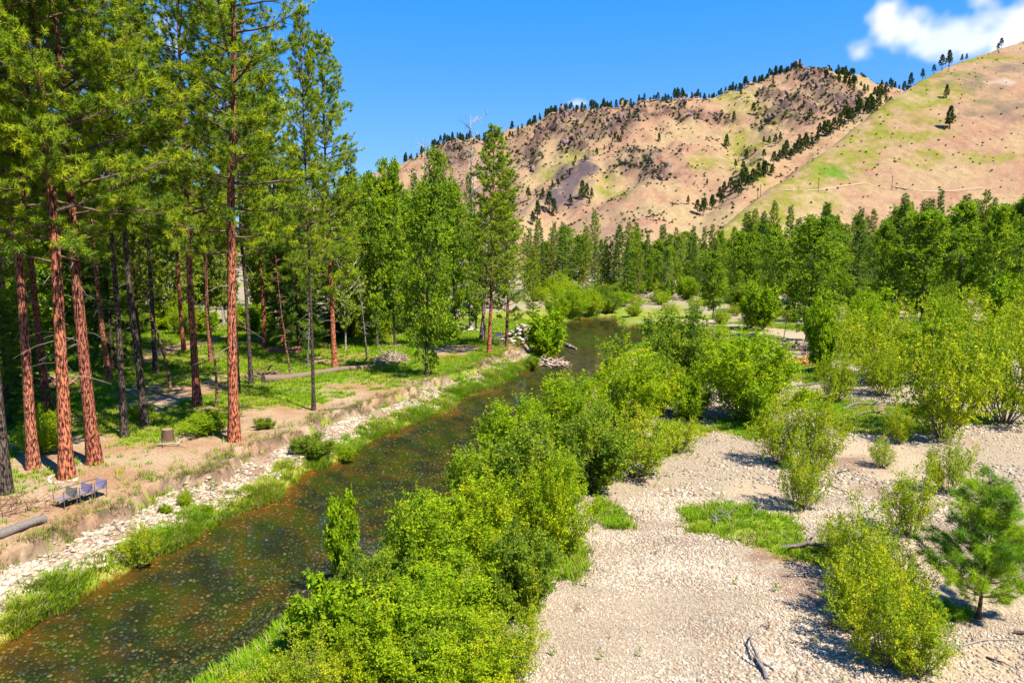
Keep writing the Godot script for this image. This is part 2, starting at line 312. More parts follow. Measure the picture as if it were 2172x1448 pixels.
["first meadow-edge shrub from the left between dark leaning pine and forked pine","willow",2,-43.48,-79.13,3.36,0.91,4.81,0],
["third meadow-edge shrub from the left between fallen-log pine and brush pile","willow",3,-15.82,-79.26,2.77,0.9,5.66,0],
["eighth meadow-edge shrub from the left between dark leaning pine and forked pine","willow",2,-37.75,-80.8,3.49,0.95,0.09,0],
["second meadow-edge shrub from the left between tall red pine and cut logs","sapling",0,-31.33,-83.17,3.8,1.18,4.63,0],
["third meadow-edge shrub from the left between stone-ringed pine and dark leaning pine","willow",1,-56.34,-87.36,4.79,0.93,3.08,0],
["fourth meadow-edge shrub from the left between fallen-log pine and brush pile","willow",1,-14.7,-74.27,4.54,0.91,5.73,0],
["third meadow-edge shrub from the left between dark leaning pine and forked pine","sapling",0,-45.51,-83.63,4.73,1.09,5.18,0],
["second meadow-edge shrub from the left between stone-ringed pine and dark leaning pine","willow",3,-53.09,-81.24,3.92,0.96,2.97,0],
["third meadow-edge shrub from the left between tall red pine and cut logs","sapling",1,-33.79,-92.2,3.27,0.94,1.55,0],
["first meadow-edge shrub from the left between fallen-log pine and brush pile","willow",0,-19.16,-75.29,4.07,1.0,2.45,0],
["second meadow-edge shrub from the left between forked pine and tall red pine","sapling",3,-35.76,-80.43,3.06,0.97,2.44,0],
["fifth meadow-edge shrub from the left between dark leaning pine and forked pine","willow",0,-43.11,-85.08,3.93,1.05,1.48,0],
["second meadow-edge shrub from the left between fallen-log pine and brush pile","willow",1,-17.5,-77.08,4.47,1.02,0.42,0],
["fourth meadow-edge shrub from the left between dark leaning pine and forked pine","sapling",0,-44.67,-87.1,2.31,0.94,5.79,0],
["second meadow-edge shrub from the left between dark leaning pine and forked pine","willow",3,-44.74,-82.1,4.03,1.14,0.16,0],
["third meadow-edge shrub from the left between picture edge and stone-ringed pine","sapling",0,-60.12,-83.54,2.74,1.19,3.09,0],
["second meadow-edge shrub from the left between lone cottonwood and bend pine","willow",1,-6.78,-75.01,2.38,1.01,4.75,0],
["first meadow-edge shrub from the left between stone-ringed pine and dark leaning pine","willow",3,-52.27,-79.83,2.6,1.05,5.78,0],
["fifth meadow-edge shrub from the left between stone-ringed pine and dark leaning pine","willow",2,-54.87,-88.65,3.24,0.96,2.53,0],
["first meadow-edge shrub from the left between cut logs and fallen-log pine","willow",3,-27.97,-88.41,2.67,1.14,0.72,0],
["first meadow-edge shrub from the left between tall red pine and cut logs","willow",3,-32.58,-83.23,3.75,1.07,5.54,0],
["fourth meadow-edge shrub from the left between picture edge and stone-ringed pine","sapling",3,-54.51,-78.64,4.27,1.01,2.36,0],
["sixth meadow-edge shrub from the left between dark leaning pine and forked pine","willow",0,-45.72,-90.49,3.44,0.95,4.67,0],
["second meadow-edge shrub from the left between picture edge and stone-ringed pine","willow",2,-59.21,-80.8,4.25,1.12,1.39,0],
["seventh meadow-edge shrub from the left between stone-ringed pine and dark leaning pine","willow",2,-46.77,-83.38,4.71,0.94,1.43,0],
["second meadow-edge shrub from the left between cut logs and fallen-log pine","willow",2,-27.72,-91.02,3.05,1.06,3.35,0],
]],
["slim trees at the front of the left woods",[
["second slim front tree from the left between picture edge and stone-ringed pine","fir",0,-54.73,-75.33,10.34,0.83,4.97,0],
["ninth slim front tree from the left between stone-ringed pine and dark leaning pine","aspen",1,-47.64,-84.54,16.32,0.84,0.89,0],
["seventh slim front tree from the left between stone-ringed pine and dark leaning pine","aspen",2,-44.55,-74.96,17.41,0.93,2.7,0],
["sixth slim front tree from the left between stone-ringed pine and dark leaning pine","fir",3,-41.15,-68.02,14.21,0.8,4.54,0],
["second slim front tree from the left between dark leaning pine and forked pine","aspen",4,-41.61,-82.97,17.0,0.92,4.27,0],
["eighth slim front tree from the left between stone-ringed pine and dark leaning pine","aspen",5,-42.99,-73.89,13.13,0.88,0.61,0],
["first slim front tree from the left between stone-ringed pine and dark leaning pine","fir",6,-44.27,-67.42,17.13,0.88,1.57,0],
["second slim front tree from the left between stone-ringed pine and dark leaning pine","aspen",7,-48.33,-73.86,16.22,0.83,4.24,0],
["third slim front tree from the left between dark leaning pine and forked pine","aspen",8,-41.89,-86.44,16.54,0.91,2.44,0],
["third slim front tree from the left between stone-ringed pine and dark leaning pine","fir",9,-40.63,-64.13,10.38,0.86,1.01,0],
["first slim front tree from the left between dark leaning pine and forked pine","aspen",10,-43.84,-82.04,15.19,0.77,3.61,0],
["fifth slim front tree from the left between stone-ringed pine and dark leaning pine","aspen",11,-42.26,-68.61,15.12,0.88,5.21,0],
["fourth slim front tree from the left between stone-ringed pine and dark leaning pine","fir",12,-46.52,-74.84,19.48,0.79,4.3,0],
["third slim front tree from the left between picture edge and stone-ringed pine","aspen",13,-45.11,-67.78,11.22,0.95,2.23,0],
["first slim front tree from the left between picture edge and stone-ringed pine","aspen",14,-60.51,-77.96,14.0,0.75,2.63,0],
["sixth slim front tree from the left between cut logs and fallen-log pine","fir",15,-20.93,-68.97,13.52,0.8,1.41,0],
["first slim front tree from the left between fallen-log pine and brush pile","aspen",16,-15.89,-64.7,15.27,0.79,5.03,0],
["fifth slim front tree from the left between cut logs and fallen-log pine","aspen",17,-24.48,-79.49,11.29,0.91,5.08,0],
["seventh slim front tree from the left between cut logs and fallen-log pine","fir",18,-19.46,-73.56,15.62,0.8,6.05,0],
["third slim front tree from the left between cut logs and fallen-log pine","aspen",19,-22.12,-70.1,18.19,0.91,2.94,0],
["first slim front tree from the left between cut logs and fallen-log pine","aspen",20,-23.44,-71.91,11.25,0.92,2.23,0],
["second slim front tree from the left between fallen-log pine and brush pile","fir",21,-17.61,-78.13,13.76,0.8,2.68,0],
["only slim front tree standing between tall red pine and cut logs","aspen",22,-29.33,-85.06,17.22,0.81,1.54,0],
["second slim front tree from the left between cut logs and fallen-log pine","aspen",23,-23.8,-73.34,14.28,0.88,4.14,0],
["fourth slim front tree from the left between cut logs and fallen-log pine","fir",24,-20.39,-64.89,18.54,0.76,5.2,0],
["third slim front tree from the left between fallen-log pine and brush pile","aspen",25,-14.54,-67.39,11.4,0.92,3.98,0],
]],
["trees behind the leftmost pines",[
["first dim crowded tree from the left between picture edge and stone-ringed pine","fir",0,-58.86,-74.28,18.9,0.88,0.64,0],
["fourth dim crowded tree from the left between picture edge and stone-ringed pine","fir",2,-51.38,-67.0,16.12,0.85,5.68,0],
["second dim crowded tree from the left between stone-ringed pine and dark leaning pine","fir",0,-43.56,-69.0,19.02,1.07,4.95,0],
["third dim crowded tree from the left between stone-ringed pine and dark leaning pine","pine",3,-42.32,-68.09,17.78,1.02,2.75,0],
["fourth dim crowded tree from the left between stone-ringed pine and dark leaning pine","cottonwood",1,-36.0,-58.65,16.77,1.05,2.97,0],
["eighth dim crowded tree from the left between picture edge and stone-ringed pine","pine",3,-41.1,-60.31,19.3,0.87,1.03,0],
["ninth dim crowded tree from the left between picture edge and stone-ringed pine","pine",3,-36.94,-54.82,20.57,0.94,3.53,0],
["first dim crowded tree from the left between stone-ringed pine and dark leaning pine","cottonwood",1,-34.86,-52.79,16.83,1.1,4.24,0],
["fifth dim crowded tree from the left between picture edge and stone-ringed pine","fir",0,-48.19,-63.44,13.19,0.81,4.63,0],
["fifth dim crowded tree from the left between stone-ringed pine and dark leaning pine","fir",0,-31.52,-53.39,17.6,0.95,5.64,0],
["second dim crowded tree from the left between picture edge and stone-ringed pine","pine",3,-43.68,-55.15,16.05,1.06,2.3,0],
["seventh dim crowded tree from the left between picture edge and stone-ringed pine","pine",3,-41.47,-59.33,15.56,0.9,1.58,0],
["third dim crowded tree from the left between picture edge and stone-ringed pine","cottonwood",1,-51.39,-65.39,20.45,0.92,3.16,0],
["sixth dim crowded tree from the left between picture edge and stone-ringed pine","pine",3,-44.31,-59.78,18.89,1.04,2.08,0],
]],
["conifers in the far treeline behind the pond",[
["first treeline conifer from the left between bend pine and tallest far pine","pine",3,4.37,-235.83,18.87,0.92,3.48,0],
["second treeline conifer from the left between bend pine and tallest far pine","fir",1,5.55,-218.54,19.95,0.98,4.13,0],
["third treeline conifer from the left between bend pine and tallest far pine","pine",3,6.85,-200.56,17.17,0.86,4.19,0],
["fourth treeline conifer from the left between bend pine and tallest far pine","fir",0,7.98,-208.06,22.12,1.07,4.12,0],
["fifth treeline conifer from the left between bend pine and tallest far pine","fir",1,9.04,-204.94,15.78,0.86,0.22,0],
["sixth treeline conifer from the left between bend pine and tallest far pine","pine",3,12.07,-211.66,19.54,0.94,2.59,0],
["seventh treeline conifer from the left between bend pine and tallest far pine","fir",0,13.16,-214.5,21.49,0.8,4.2,0],
["eighth treeline conifer from the left between bend pine and tallest far pine","fir",1,14.88,-203.11,20.77,1.02,1.52,0],
["ninth treeline conifer from the left between bend pine and tallest far pine","fir",2,18.42,-214.16,15.8,0.98,6.01,0],
["tenth treeline conifer from the left between bend pine and tallest far pine","fir",1,23.98,-231.56,18.1,1.03,2.84,0],
["eleventh treeline conifer from the left between bend pine and tallest far pine","pine",4,22.22,-208.48,20.03,1.06,4.56,0],
["twelfth treeline conifer from the left between bend pine and tallest far pine","pine",3,27.39,-246.33,16.65,0.91,4.3,0],
["first treeline conifer from the left between tallest far pine and tallest island shrub","fir",1,24.41,-201.23,15.47,0.88,0.99,0],
["second treeline conifer from the left between tallest far pine and tallest island shrub","fir",2,26.96,-208.03,15.92,0.84,6.13,0],
["third treeline conifer from the left between tallest far pine and tallest island shrub","fir",2,29.74,-220.08,16.37,0.97,5.01,0],
["fourth treeline conifer from the left between tallest far pine and tallest island shrub","pine",4,28.74,-208.72,14.58,0.94,1.3,0],
["fifth treeline conifer from the left between tallest far pine and tallest island shrub","fir",1,30.12,-208.67,15.86,1.03,1.46,0],
["sixth treeline conifer from the left between tallest far pine and tallest island shrub","fir",2,30.73,-201.19,14.79,0.86,1.34,0],
["seventh treeline conifer from the left between tallest far pine and tallest island shrub","fir",2,32.1,-205.8,20.29,1.06,1.55,0],
["eighth treeline conifer from the left between tallest far pine and tallest island shrub","fir",0,37.4,-223.35,15.61,0.85,3.75,0],
]],
["cottonwoods in the far treeline behind the pond",[
["first treeline cottonwood from the left between bend pine and tallest far pine","cottonwood",0,10.55,-218.99,17.33,0.95,4.86,0],
["second treeline cottonwood from the left between bend pine and tallest far pine","cottonwood",1,18.98,-243.67,23.66,0.92,0.53,0],
["third treeline cottonwood from the left between bend pine and tallest far pine","aspen",0,17.63,-210.92,18.04,0.92,0.07,0],
["fourth treeline cottonwood from the left between bend pine and tallest far pine","cottonwood",3,21.11,-216.52,19.59,0.9,0.91,0],
]],
["conifers in the far treeline above the shrub islands",[
["ninth treeline conifer from the left between tallest far pine and tallest island shrub","pine",4,39.64,-233.14,22.58,0.98,1.34,0],
["tenth treeline conifer from the left between tallest far pine and tallest island shrub","pine",4,48.75,-268.74,24.23,0.95,5.31,0],
["eleventh treeline conifer from the left between tallest far pine and tallest island shrub","fir",0,39.18,-199.08,17.38,0.91,1.48,0],
["twelfth treeline conifer from the left between tallest far pine and tallest island shrub","fir",2,51.64,-236.67,21.91,1.07,2.94,0],
["thirteenth treeline conifer from the left between tallest far pine and tallest island shrub","pine",3,65.7,-276.86,22.75,1.01,3.48,0],
["first treeline conifer from the left between tallest island shrub and pale-trunked clearing tree","fir",1,68.29,-259.3,22.7,1.07,0.36,0],
["second treeline conifer from the left between tallest island shrub and pale-trunked clearing tree","pine",4,69.4,-255.74,17.79,0.95,2.78,0],
["third treeline conifer from the left between tallest island shrub and pale-trunked clearing tree","fir",1,55.64,-199.93,19.32,0.87,3.59,0],
["fourth treeline conifer from the left between tallest island shrub and pale-trunked clearing tree","pine",3,61.81,-212.98,20.59,0.97,1.27,0],
["fifth treeline conifer from the left between tallest island shrub and pale-trunked clearing tree","pine",4,65.04,-203.05,19.46,0.95,3.33,0],
["sixth treeline conifer from the left between tallest island shrub and pale-trunked clearing tree","fir",0,94.34,-289.61,19.04,0.89,3.49,0],
["first treeline conifer from the left between pale-trunked clearing tree and dense gravel cottonwood","fir",1,68.88,-205.04,17.39,0.98,4.78,0],
]],
["cottonwoods in the far treeline above the shrub islands",[
["first treeline cottonwood from the left between tallest far pine and tallest island shrub","cottonwood",1,46.24,-257.25,22.32,0.78,0.24,0],
["second treeline cottonwood from the left between tallest far pine and tallest island shrub","cottonwood",0,39.48,-205.5,16.91,0.78,3.54,0],
["third treeline cottonwood from the left between tallest far pine and tallest island shrub","aspen",0,54.82,-269.78,17.6,0.95,0.3,0],
["fourth treeline cottonwood from the left between tallest far pine and tallest island shrub","aspen",1,45.57,-216.99,17.35,0.8,0.04,0],
["fifth treeline cottonwood from the left between tallest far pine and tallest island shrub","cottonwood",3,45.48,-213.98,17.51,0.8,1.61,0],
["sixth treeline cottonwood from the left between tallest far pine and tallest island shrub","aspen",2,48.21,-210.16,19.5,0.97,0.88,0],
["seventh treeline cottonwood from the left between tallest far pine and tallest island shrub","cottonwood",3,64.91,-279.27,18.0,0.99,2.03,0],
["eighth treeline cottonwood from the left between tallest far pine and tallest island shrub","aspen",2,49.86,-204.96,18.7,0.87,1.86,0],
["first treeline cottonwood from the left between tallest island shrub and pale-trunked clearing tree","cottonwood",1,65.7,-259.39,22.36,0.99,0.36,0],
["second treeline cottonwood from the left between tallest island shrub and pale-trunked clearing tree","aspen",2,57.33,-220.31,19.75,0.93,6.1,0],
["third treeline cottonwood from the left between tallest island shrub and pale-trunked clearing tree","aspen",0,75.28,-268.81,18.66,0.95,5.58,0],
["fourth treeline cottonwood from the left between tallest island shrub and pale-trunked clearing tree","aspen",2,62.89,-215.18,18.49,0.8,5.29,0],
["fifth treeline cottonwood from the left between tallest island shrub and pale-trunked clearing tree","cottonwood",2,71.45,-235.58,21.61,0.77,3.54,0],
["sixth treeline cottonwood from the left between tallest island shrub and pale-trunked clearing tree","cottonwood",2,89.08,-287.38,19.82,0.86,2.8,0],
["seventh treeline cottonwood from the left between tallest island shrub and pale-trunked clearing tree","cottonwood",2,86.53,-276.2,19.3,0.93,5.45,0],
["second treeline cottonwood from the left between pale-trunked clearing tree and dense gravel cottonwood","aspen",3,96.94,-289.78,18.38,0.86,4.41,0],
["third treeline cottonwood from the left between pale-trunked clearing tree and dense gravel cottonwood","aspen",1,94.35,-276.1,18.19,0.74,3.6,0],
["fifth treeline cottonwood from the left between pale-trunked clearing tree and dense gravel cottonwood","cottonwood",3,95.27,-270.74,18.37,0.88,3.79,0],
]],
["conifers at the near edge of the far treeline",[
["first near-edge conifer from the left between tallest far pine and tallest island shrub","fir",1,26.22,-155.45,14.38,1.01,5.29,0],
["second near-edge conifer from the left between tallest far pine and tallest island shrub","pine",4,28.82,-154.94,12.25,0.96,6.02,0],
["third near-edge conifer from the left between tallest far pine and tallest island shrub","fir",0,42.99,-191.04,14.93,0.89,1.92,0],
["first near-edge conifer from the left between tallest island shrub and pale-trunked clearing tree","fir",0,47.05,-170.92,10.04,0.9,1.19,0],
["second near-edge conifer from the left between tallest island shrub and pale-trunked clearing tree","fir",2,46.93,-158.58,13.17,0.82,5.47,0],
["third near-edge conifer from the left between tallest island shrub and pale-trunked clearing tree","pine",3,59.6,-192.99,12.39,0.96,6.21,0],
]],
["cottonwoods at the near edge of the far treeline",[
["first near-edge cottonwood from the left between tallest far pine and tallest island shrub","cottonwood",1,37.01,-183.84,11.31,0.72,2.72,0],
["second near-edge cottonwood from the left between tallest far pine and tallest island shrub","cottonwood",3,40.53,-195.12,14.14,0.89,5.08,0],
["third near-edge cottonwood from the left between tallest far pine and tallest island shrub","aspen",2,35.41,-158.36,13.89,0.89,5.06,0],
["fourth near-edge cottonwood from the left between tallest far pine and tallest island shrub","cottonwood",2,46.24,-190.04,9.82,0.73,3.71,0],
["first near-edge cottonwood from the left between tallest island shrub and pale-trunked clearing tree","cottonwood",2,45.24,-175.38,10.43,0.78,4.62,0],
["second near-edge cottonwood from the left between tallest island shrub and pale-trunked clearing tree","aspen",3,48.63,-182.1,11.0,0.76,4.46,0],
["third near-edge cottonwood from the left between tallest island shrub and pale-trunked clearing tree","aspen",1,44.74,-155.48,11.08,0.8,2.04,0],
["fourth near-edge cottonwood from the left between tallest island shrub and pale-trunked clearing tree","aspen",1,50.64,-156.67,10.94,0.88,5.34,0],
]],
["cottonwoods in the treeline below the bare hill",[
["first treeline cottonwood from the left between pale-trunked clearing tree and dense gravel cottonwood","cottonwood",3,71.31,-214.35,20.84,0.78,3.96,0],
["fourth treeline cottonwood from the left between pale-trunked clearing tree and dense gravel cottonwood","cottonwood",0,73.6,-210.61,22.99,0.81,2.84,0],
["sixth treeline cottonwood from the left between pale-trunked clearing tree and dense gravel cottonwood","cottonwood",1,71.6,-194.95,22.51,0.99,1.28,0],
["seventh treeline cottonwood from the left between pale-trunked clearing tree and dense gravel cottonwood","cottonwood",3,79.52,-207.41,22.63,0.82,2.25,0],
["eighth treeline cottonwood from the left between pale-trunked clearing tree and dense gravel cottonwood","cottonwood",0,89.15,-226.71,19.88,0.82,3.15,0],
["ninth treeline cottonwood from the left between pale-trunked clearing tree and dense gravel cottonwood","aspen",2,93.65,-227.33,23.24,0.81,0.47,0],
["tenth treeline cottonwood from the left between pale-trunked clearing tree and dense gravel cottonwood","aspen",1,97.5,-231.62,23.67,0.72,3.55,0],
["eleventh treeline cottonwood from the left between pale-trunked clearing tree and dense gravel cottonwood","cottonwood",0,90.32,-210.76,21.43,0.94,1.93,0],
["first treeline cottonwood from the left between dense gravel cottonwood and twiggy dead tree","cottonwood",0,113.5,-257.64,27.23,0.76,3.13,0],
["second treeline cottonwood from the left between dense gravel cottonwood and twiggy dead tree","cottonwood",1,104.52,-233.59,22.69,0.82,0.76,0],
["third treeline cottonwood from the left between dense gravel cottonwood and twiggy dead tree","cottonwood",1,90.74,-196.2,20.41,0.91,2.22,0],
["fourth treeline cottonwood from the left between dense gravel cottonwood and twiggy dead tree","cottonwood",2,109.26,-233.54,27.16,0.76,3.92,0],
["fifth treeline cottonwood from the left between dense gravel cottonwood and twiggy dead tree","aspen",0,112.67,-237.48,25.01,0.89,1.57,0],
["sixth treeline cottonwood from the left between dense gravel cottonwood and twiggy dead tree","aspen",1,101.01,-201.55,25.15,0.81,1.17,0],
["first treeline cottonwood from the left between twiggy dead tree and broad bright cottonwood","cottonwood",3,115.27,-221.26,19.88,0.79,1.49,0],
["second treeline cottonwood from the left between twiggy dead tree and broad bright cottonwood","aspen",2,113.36,-211.77,22.7,0.81,4.54,0],
["third treeline cottonwood from the left between twiggy dead tree and broad bright cottonwood","cottonwood",1,101.2,-187.32,22.76,0.96,4.24,0],
]],
["conifers in the treeline below the bare hill",[
["second treeline conifer from the left between pale-trunked clearing tree and dense gravel cottonwood","fir",2,68.52,-202.06,23.62,0.98,3.13,0],
["third treeline conifer from the left between pale-trunked clearing tree and dense gravel cottonwood","pine",4,70.98,-200.85,24.42,0.99,0.04,0],
["fourth treeline conifer from the left between pale-trunked clearing tree and dense gravel cottonwood","fir",0,67.5,-185.65,22.65,0.93,2.37,0],
["fifth treeline conifer from the left between pale-trunked clearing tree and dense gravel cottonwood","pine",4,71.53,-189.92,25.55,0.89,3.37,0],
["sixth treeline conifer from the left between pale-trunked clearing tree and dense gravel cottonwood","fir",1,75.92,-188.94,24.47,0.93,3.92,0],
["seventh treeline conifer from the left between pale-trunked clearing tree and dense gravel cottonwood","fir",2,100.0,-241.37,24.3,1.07,2.64,0],
["first treeline conifer from the left between dense gravel cottonwood and twiggy dead tree","fir",2,89.88,-198.63,25.61,0.95,2.94,0],
["second treeline conifer from the left between dense gravel cottonwood and twiggy dead tree","pine",4,91.19,-188.81,19.59,0.89,3.78,0],
["third treeline conifer from the left between dense gravel cottonwood and twiggy dead tree","fir",2,107.44,-215.92,20.35,0.98,2.6,0],
["first treeline conifer from the left between twiggy dead tree and broad bright cottonwood","fir",1,118.81,-231.55,24.49,0.9,4.09,0],
["second treeline conifer from the left between twiggy dead tree and broad bright cottonwood","pine",3,106.71,-204.54,24.34,0.86,3.42,0],
["third treeline conifer from the left between twiggy dead tree and broad bright cottonwood","pine",3,102.34,-185.22,21.15,0.92,3.2,0],
["fourth treeline conifer from the left between twiggy dead tree and broad bright cottonwood","pine",4,110.28,-199.16,21.47,0.81,4.51,0],
]],
["cottonwoods in the tall woods at the right edge",[
["first tall-woods cottonwood from the left between twiggy dead tree and broad bright cottonwood","cottonwood",1,140.23,-256.23,28.5,0.8,4.16,0],
["second tall-woods cottonwood from the left between twiggy dead tree and broad bright cottonwood","aspen",0,113.29,-203.9,28.5,0.92,0.55,0],
["third tall-woods cottonwood from the left between twiggy dead tree and broad bright cottonwood","cottonwood",3,105.25,-186.16,26.86,0.93,5.54,0],
["fourth tall-woods cottonwood from the left between twiggy dead tree and broad bright cottonwood","cottonwood",0,123.75,-211.76,24.14,0.75,0.72,0],
["fifth tall-woods cottonwood from the left between twiggy dead tree and broad bright cottonwood","cottonwood",1,114.07,-191.28,26.16,0.87,4.5,0],
["first tall-woods cottonwood from the left between broad bright cottonwood and small dark pine","cottonwood",1,154.84,-247.96,28.5,0.78,0.56,0],
["second tall-woods cottonwood from the left between broad bright cottonwood and small dark pine","cottonwood",3,136.4,-214.98,25.0,0.85,4.25,0],
["third tall-woods cottonwood from the left between broad bright cottonwood and small dark pine","cottonwood",1,124.67,-195.76,24.2,0.71,4.41,0],
["fourth tall-woods cottonwood from the left between broad bright cottonwood and small dark pine","cottonwood",2,149.12,-229.71,28.5,0.77,0.37,0],
["first tall-woods cottonwood from the left between small dark pine and right edge","cottonwood",0,155.69,-227.82,28.5,0.75,2.8,0],
["second tall-woods cottonwood from the left between small dark pine and right edge","cottonwood",1,144.11,-203.77,28.5,0.94,2.02,0],
["third tall-woods cottonwood from the left between small dark pine and right edge","cottonwood",2,175.57,-247.42,28.5,0.9,0.49,0],
["fourth tall-woods cottonwood from the left between small dark pine and right edge","cottonwood",1,161.27,-219.78,28.5,0.72,0.67,0],
["fifth tall-woods cottonwood from the left between small dark pine and right edge","aspen",1,134.18,-179.75,21.79,0.85,3.14,0],
["sixth tall-woods cottonwood from the left between small dark pine and right edge","aspen",2,133.94,-176.38,22.62,0.7,5.28,0],
["seventh tall-woods cottonwood from the left between small dark pine and right edge","cottonwood",0,137.24,-177.71,27.65,0.83,3.54,0],
]],
["conifers in the tall woods at the right edge",[
["first tall-woods conifer from the left between twiggy dead tree and broad bright cottonwood","pine",4,140.2,-242.89,30.0,1.07,0.16,0],
["second tall-woods conifer from the left between twiggy dead tree and broad bright cottonwood","fir",0,113.87,-191.57,26.24,0.93,4.75,0],
["first tall-woods conifer from the left between broad bright cottonwood and small dark pine","fir",2,129.47,-214.06,28.52,0.89,0.27,0],
["second tall-woods conifer from the left between broad bright cottonwood and small dark pine","fir",1,123.88,-200.49,30.0,0.86,5.74,0],
["third tall-woods conifer from the left between broad bright cottonwood and small dark pine","fir",2,141.25,-216.03,30.0,0.95,3.03,0],
["fourth tall-woods conifer from the left between broad bright cottonwood and small dark pine","pine",4,170.9,-257.33,30.0,0.84,4.44,0],
["fifth tall-woods conifer from the left between broad bright cottonwood and small dark pine","fir",0,155.59,-231.7,30.0,1.0,0.97,0],
["first tall-woods conifer from the left between small dark pine and right edge","pine",3,126.25,-184.73,28.07,0.91,1.3,0],
["second tall-woods conifer from the left between small dark pine and right edge","fir",1,157.88,-227.0,30.0,0.83,4.5,0],
["third tall-woods conifer from the left between small dark pine and right edge","fir",2,183.77,-255.0,30.0,0.96,5.62,0],
["fourth tall-woods conifer from the left between small dark pine and right edge","pine",4,179.27,-246.17,30.0,0.86,5.18,0],
["fifth tall-woods conifer from the left between small dark pine and right edge","pine",3,169.19,-226.06,30.0,0.84,4.0,0],
["sixth tall-woods conifer from the left between small dark pine and right edge","pine",4,144.97,-188.08,28.26,1.07,0.39,0],
["seventh tall-woods conifer from the left between small dark pine and right edge","fir",2,184.72,-236.24,30.0,1.07,5.43,0],
]],
["cottonwoods in front of the treeline below the hill",[
["first front cottonwood from the left between pale-trunked clearing tree and dense gravel cottonwood","aspen",2,52.16,-139.12,11.17,0.88,1.87,0],
["second front cottonwood from the left between pale-trunked clearing tree and dense gravel cottonwood","aspen",2,53.97,-139.36,12.29,0.86,3.98,0],
["third front cottonwood from the left between pale-trunked clearing tree and dense gravel cottonwood","aspen",2,67.01,-162.14,10.47,0.87,5.92,0],
["first front cottonwood from the left between dense gravel cottonwood and twiggy dead tree","aspen",3,73.26,-161.02,16.45,0.77,2.88,0],
["second front cottonwood from the left between dense gravel cottonwood and twiggy dead tree","cottonwood",3,68.79,-146.59,10.32,0.9,5.03,0],
["third front cottonwood from the left between dense gravel cottonwood and twiggy dead tree","cottonwood",0,73.45,-152.56,12.41,0.84,4.31,0],
["first front cottonwood from the left between twiggy dead tree and broad bright cottonwood","aspen",2,82.34,-156.88,16.97,0.74,0.85,0],
["second front cottonwood from the left between twiggy dead tree and broad bright cottonwood","cottonwood",0,91.09,-157.94,10.2,0.77,3.22,0],
["third front cottonwood from the left between twiggy dead tree and broad bright cottonwood","cottonwood",2,93.32,-157.4,12.7,0.86,5.04,0],
["first front cottonwood from the left between broad bright cottonwood and small dark pine","cottonwood",2,103.09,-156.59,15.79,0.98,0.09,0],
["second front cottonwood from the left between broad bright cottonwood and small dark pine","cottonwood",0,110.67,-164.77,12.77,0.72,3.9,0],
["first front cottonwood from the left between small dark pine and right edge","cottonwood",3,104.51,-149.51,9.43,0.82,5.48,0],
["second front cottonwood from the left between small dark pine and right edge","cottonwood",2,117.42,-158.28,12.91,0.87,2.1,0],
]],
["conifers in front of the treeline below the hill",[
["only front conifer standing between pale-trunked clearing tree and dense gravel cottonwood","fir",0,68.45,-161.49,13.95,0.96,0.71,0],
["only front conifer standing between dense gravel cottonwood and twiggy dead tree","fir",1,71.0,-138.96,15.37,1.03,0.36,0],
["only front conifer standing between twiggy dead tree and broad bright cottonwood","fir",2,93.48,-167.17,9.0,1.06,1.06,0],
["first front conifer from the left between broad bright cottonwood and small dark pine","fir",1,84.84,-140.1,11.3,0.81,6.21,0],
["second front conifer from the left between broad bright cottonwood and small dark pine","fir",0,91.03,-143.84,13.0,0.97,1.82,0],
["first front conifer from the left between small dark pine and right edge","pine",3,120.44,-167.63,15.28,0.86,5.14,0],
["second front conifer from the left between small dark pine and right edge","fir",2,115.18,-153.98,9.0,0.84,2.41,0],
]],
["mid-distance trees in front of the right-hand woods",[
["slim bright tree just left of the big dense cottonwood","cottonwood",2,45.88,-119.82,16.18,0.82,2.68,0],
["bright tree just right of the big dense cottonwood","cottonwood",3,47.42,-100.12,15.05,0.86,3.59,0],
["dark conifer between the big dense cottonwood and the twiggy dead tree","fir",1,58.31,-115.69,18.27,0.82,0.62,0],
["rounded tree left of the broad bright cottonwood","cottonwood",0,56.74,-104.83,16.37,0.82,4.97,0],
["dark conifer rising behind the broad bright cottonwood","fir",0,67.83,-119.82,20.98,0.82,4.98,0],
["tall tree right of the broad bright cottonwood","cottonwood",3,68.49,-104.83,20.22,0.9,1.49,0],
["tallest tree at the picture's right edge","cottonwood",0,73.77,-100.12,20.39,0.98,5.0,0],
["dark conifer peeking over the big dense cottonwood","fir",2,57.64,-126.59,19.96,0.82,0.89,0],
["pale tree right of the pale-trunked clearing tree","cottonwood",1,53.44,-150.7,17.14,0.74,0.45,0],
["dark conifer behind the upright cottonwood","fir",1,45.48,-171.82,15.7,0.9,6.05,0],
["light green tree behind the tallest island shrub","cottonwood",2,40.59,-176.3,14.67,0.82,2.14,0],
["light green tree above the pond's right end","cottonwood",3,32.31,-181.03,14.2,0.82,2.28,0],
]],
["willow shrubs between river and gravel bar",[
["willow shrub just right of the young large-leaved cottonwood","willow",0,-2.54,-19.38,2.9,0.97,1.54,0],
["willow shrub behind the yellow-tipped shrub","willow",1,-0.85,-20.99,2.81,1.19,5.48,0],
["big dark-green willow shrub overhanging the river's narrow middle","willow",2,0.58,-23.73,3.99,0.94,4.49,0],
["willow shrub reaching furthest left over the water","willow",3,-0.02,-29.73,3.65,0.95,2.1,0],
["pointed willow shrub below the river bend","willow",0,2.59,-33.54,4.2,0.94,4.42,0],
["willow shrub at the upper left of the gravel bar","willow",2,3.25,-27.82,3.63,1.0,4.22,0],
["light yellow-green shrub bordering the gravel bar's upper left","airy",0,5.58,-29.73,3.44,1.07,5.55,0],
["willow shrub at the gravel bar's middle left edge","willow",1,1.45,-21.34,3.47,0.72,4.91,0],
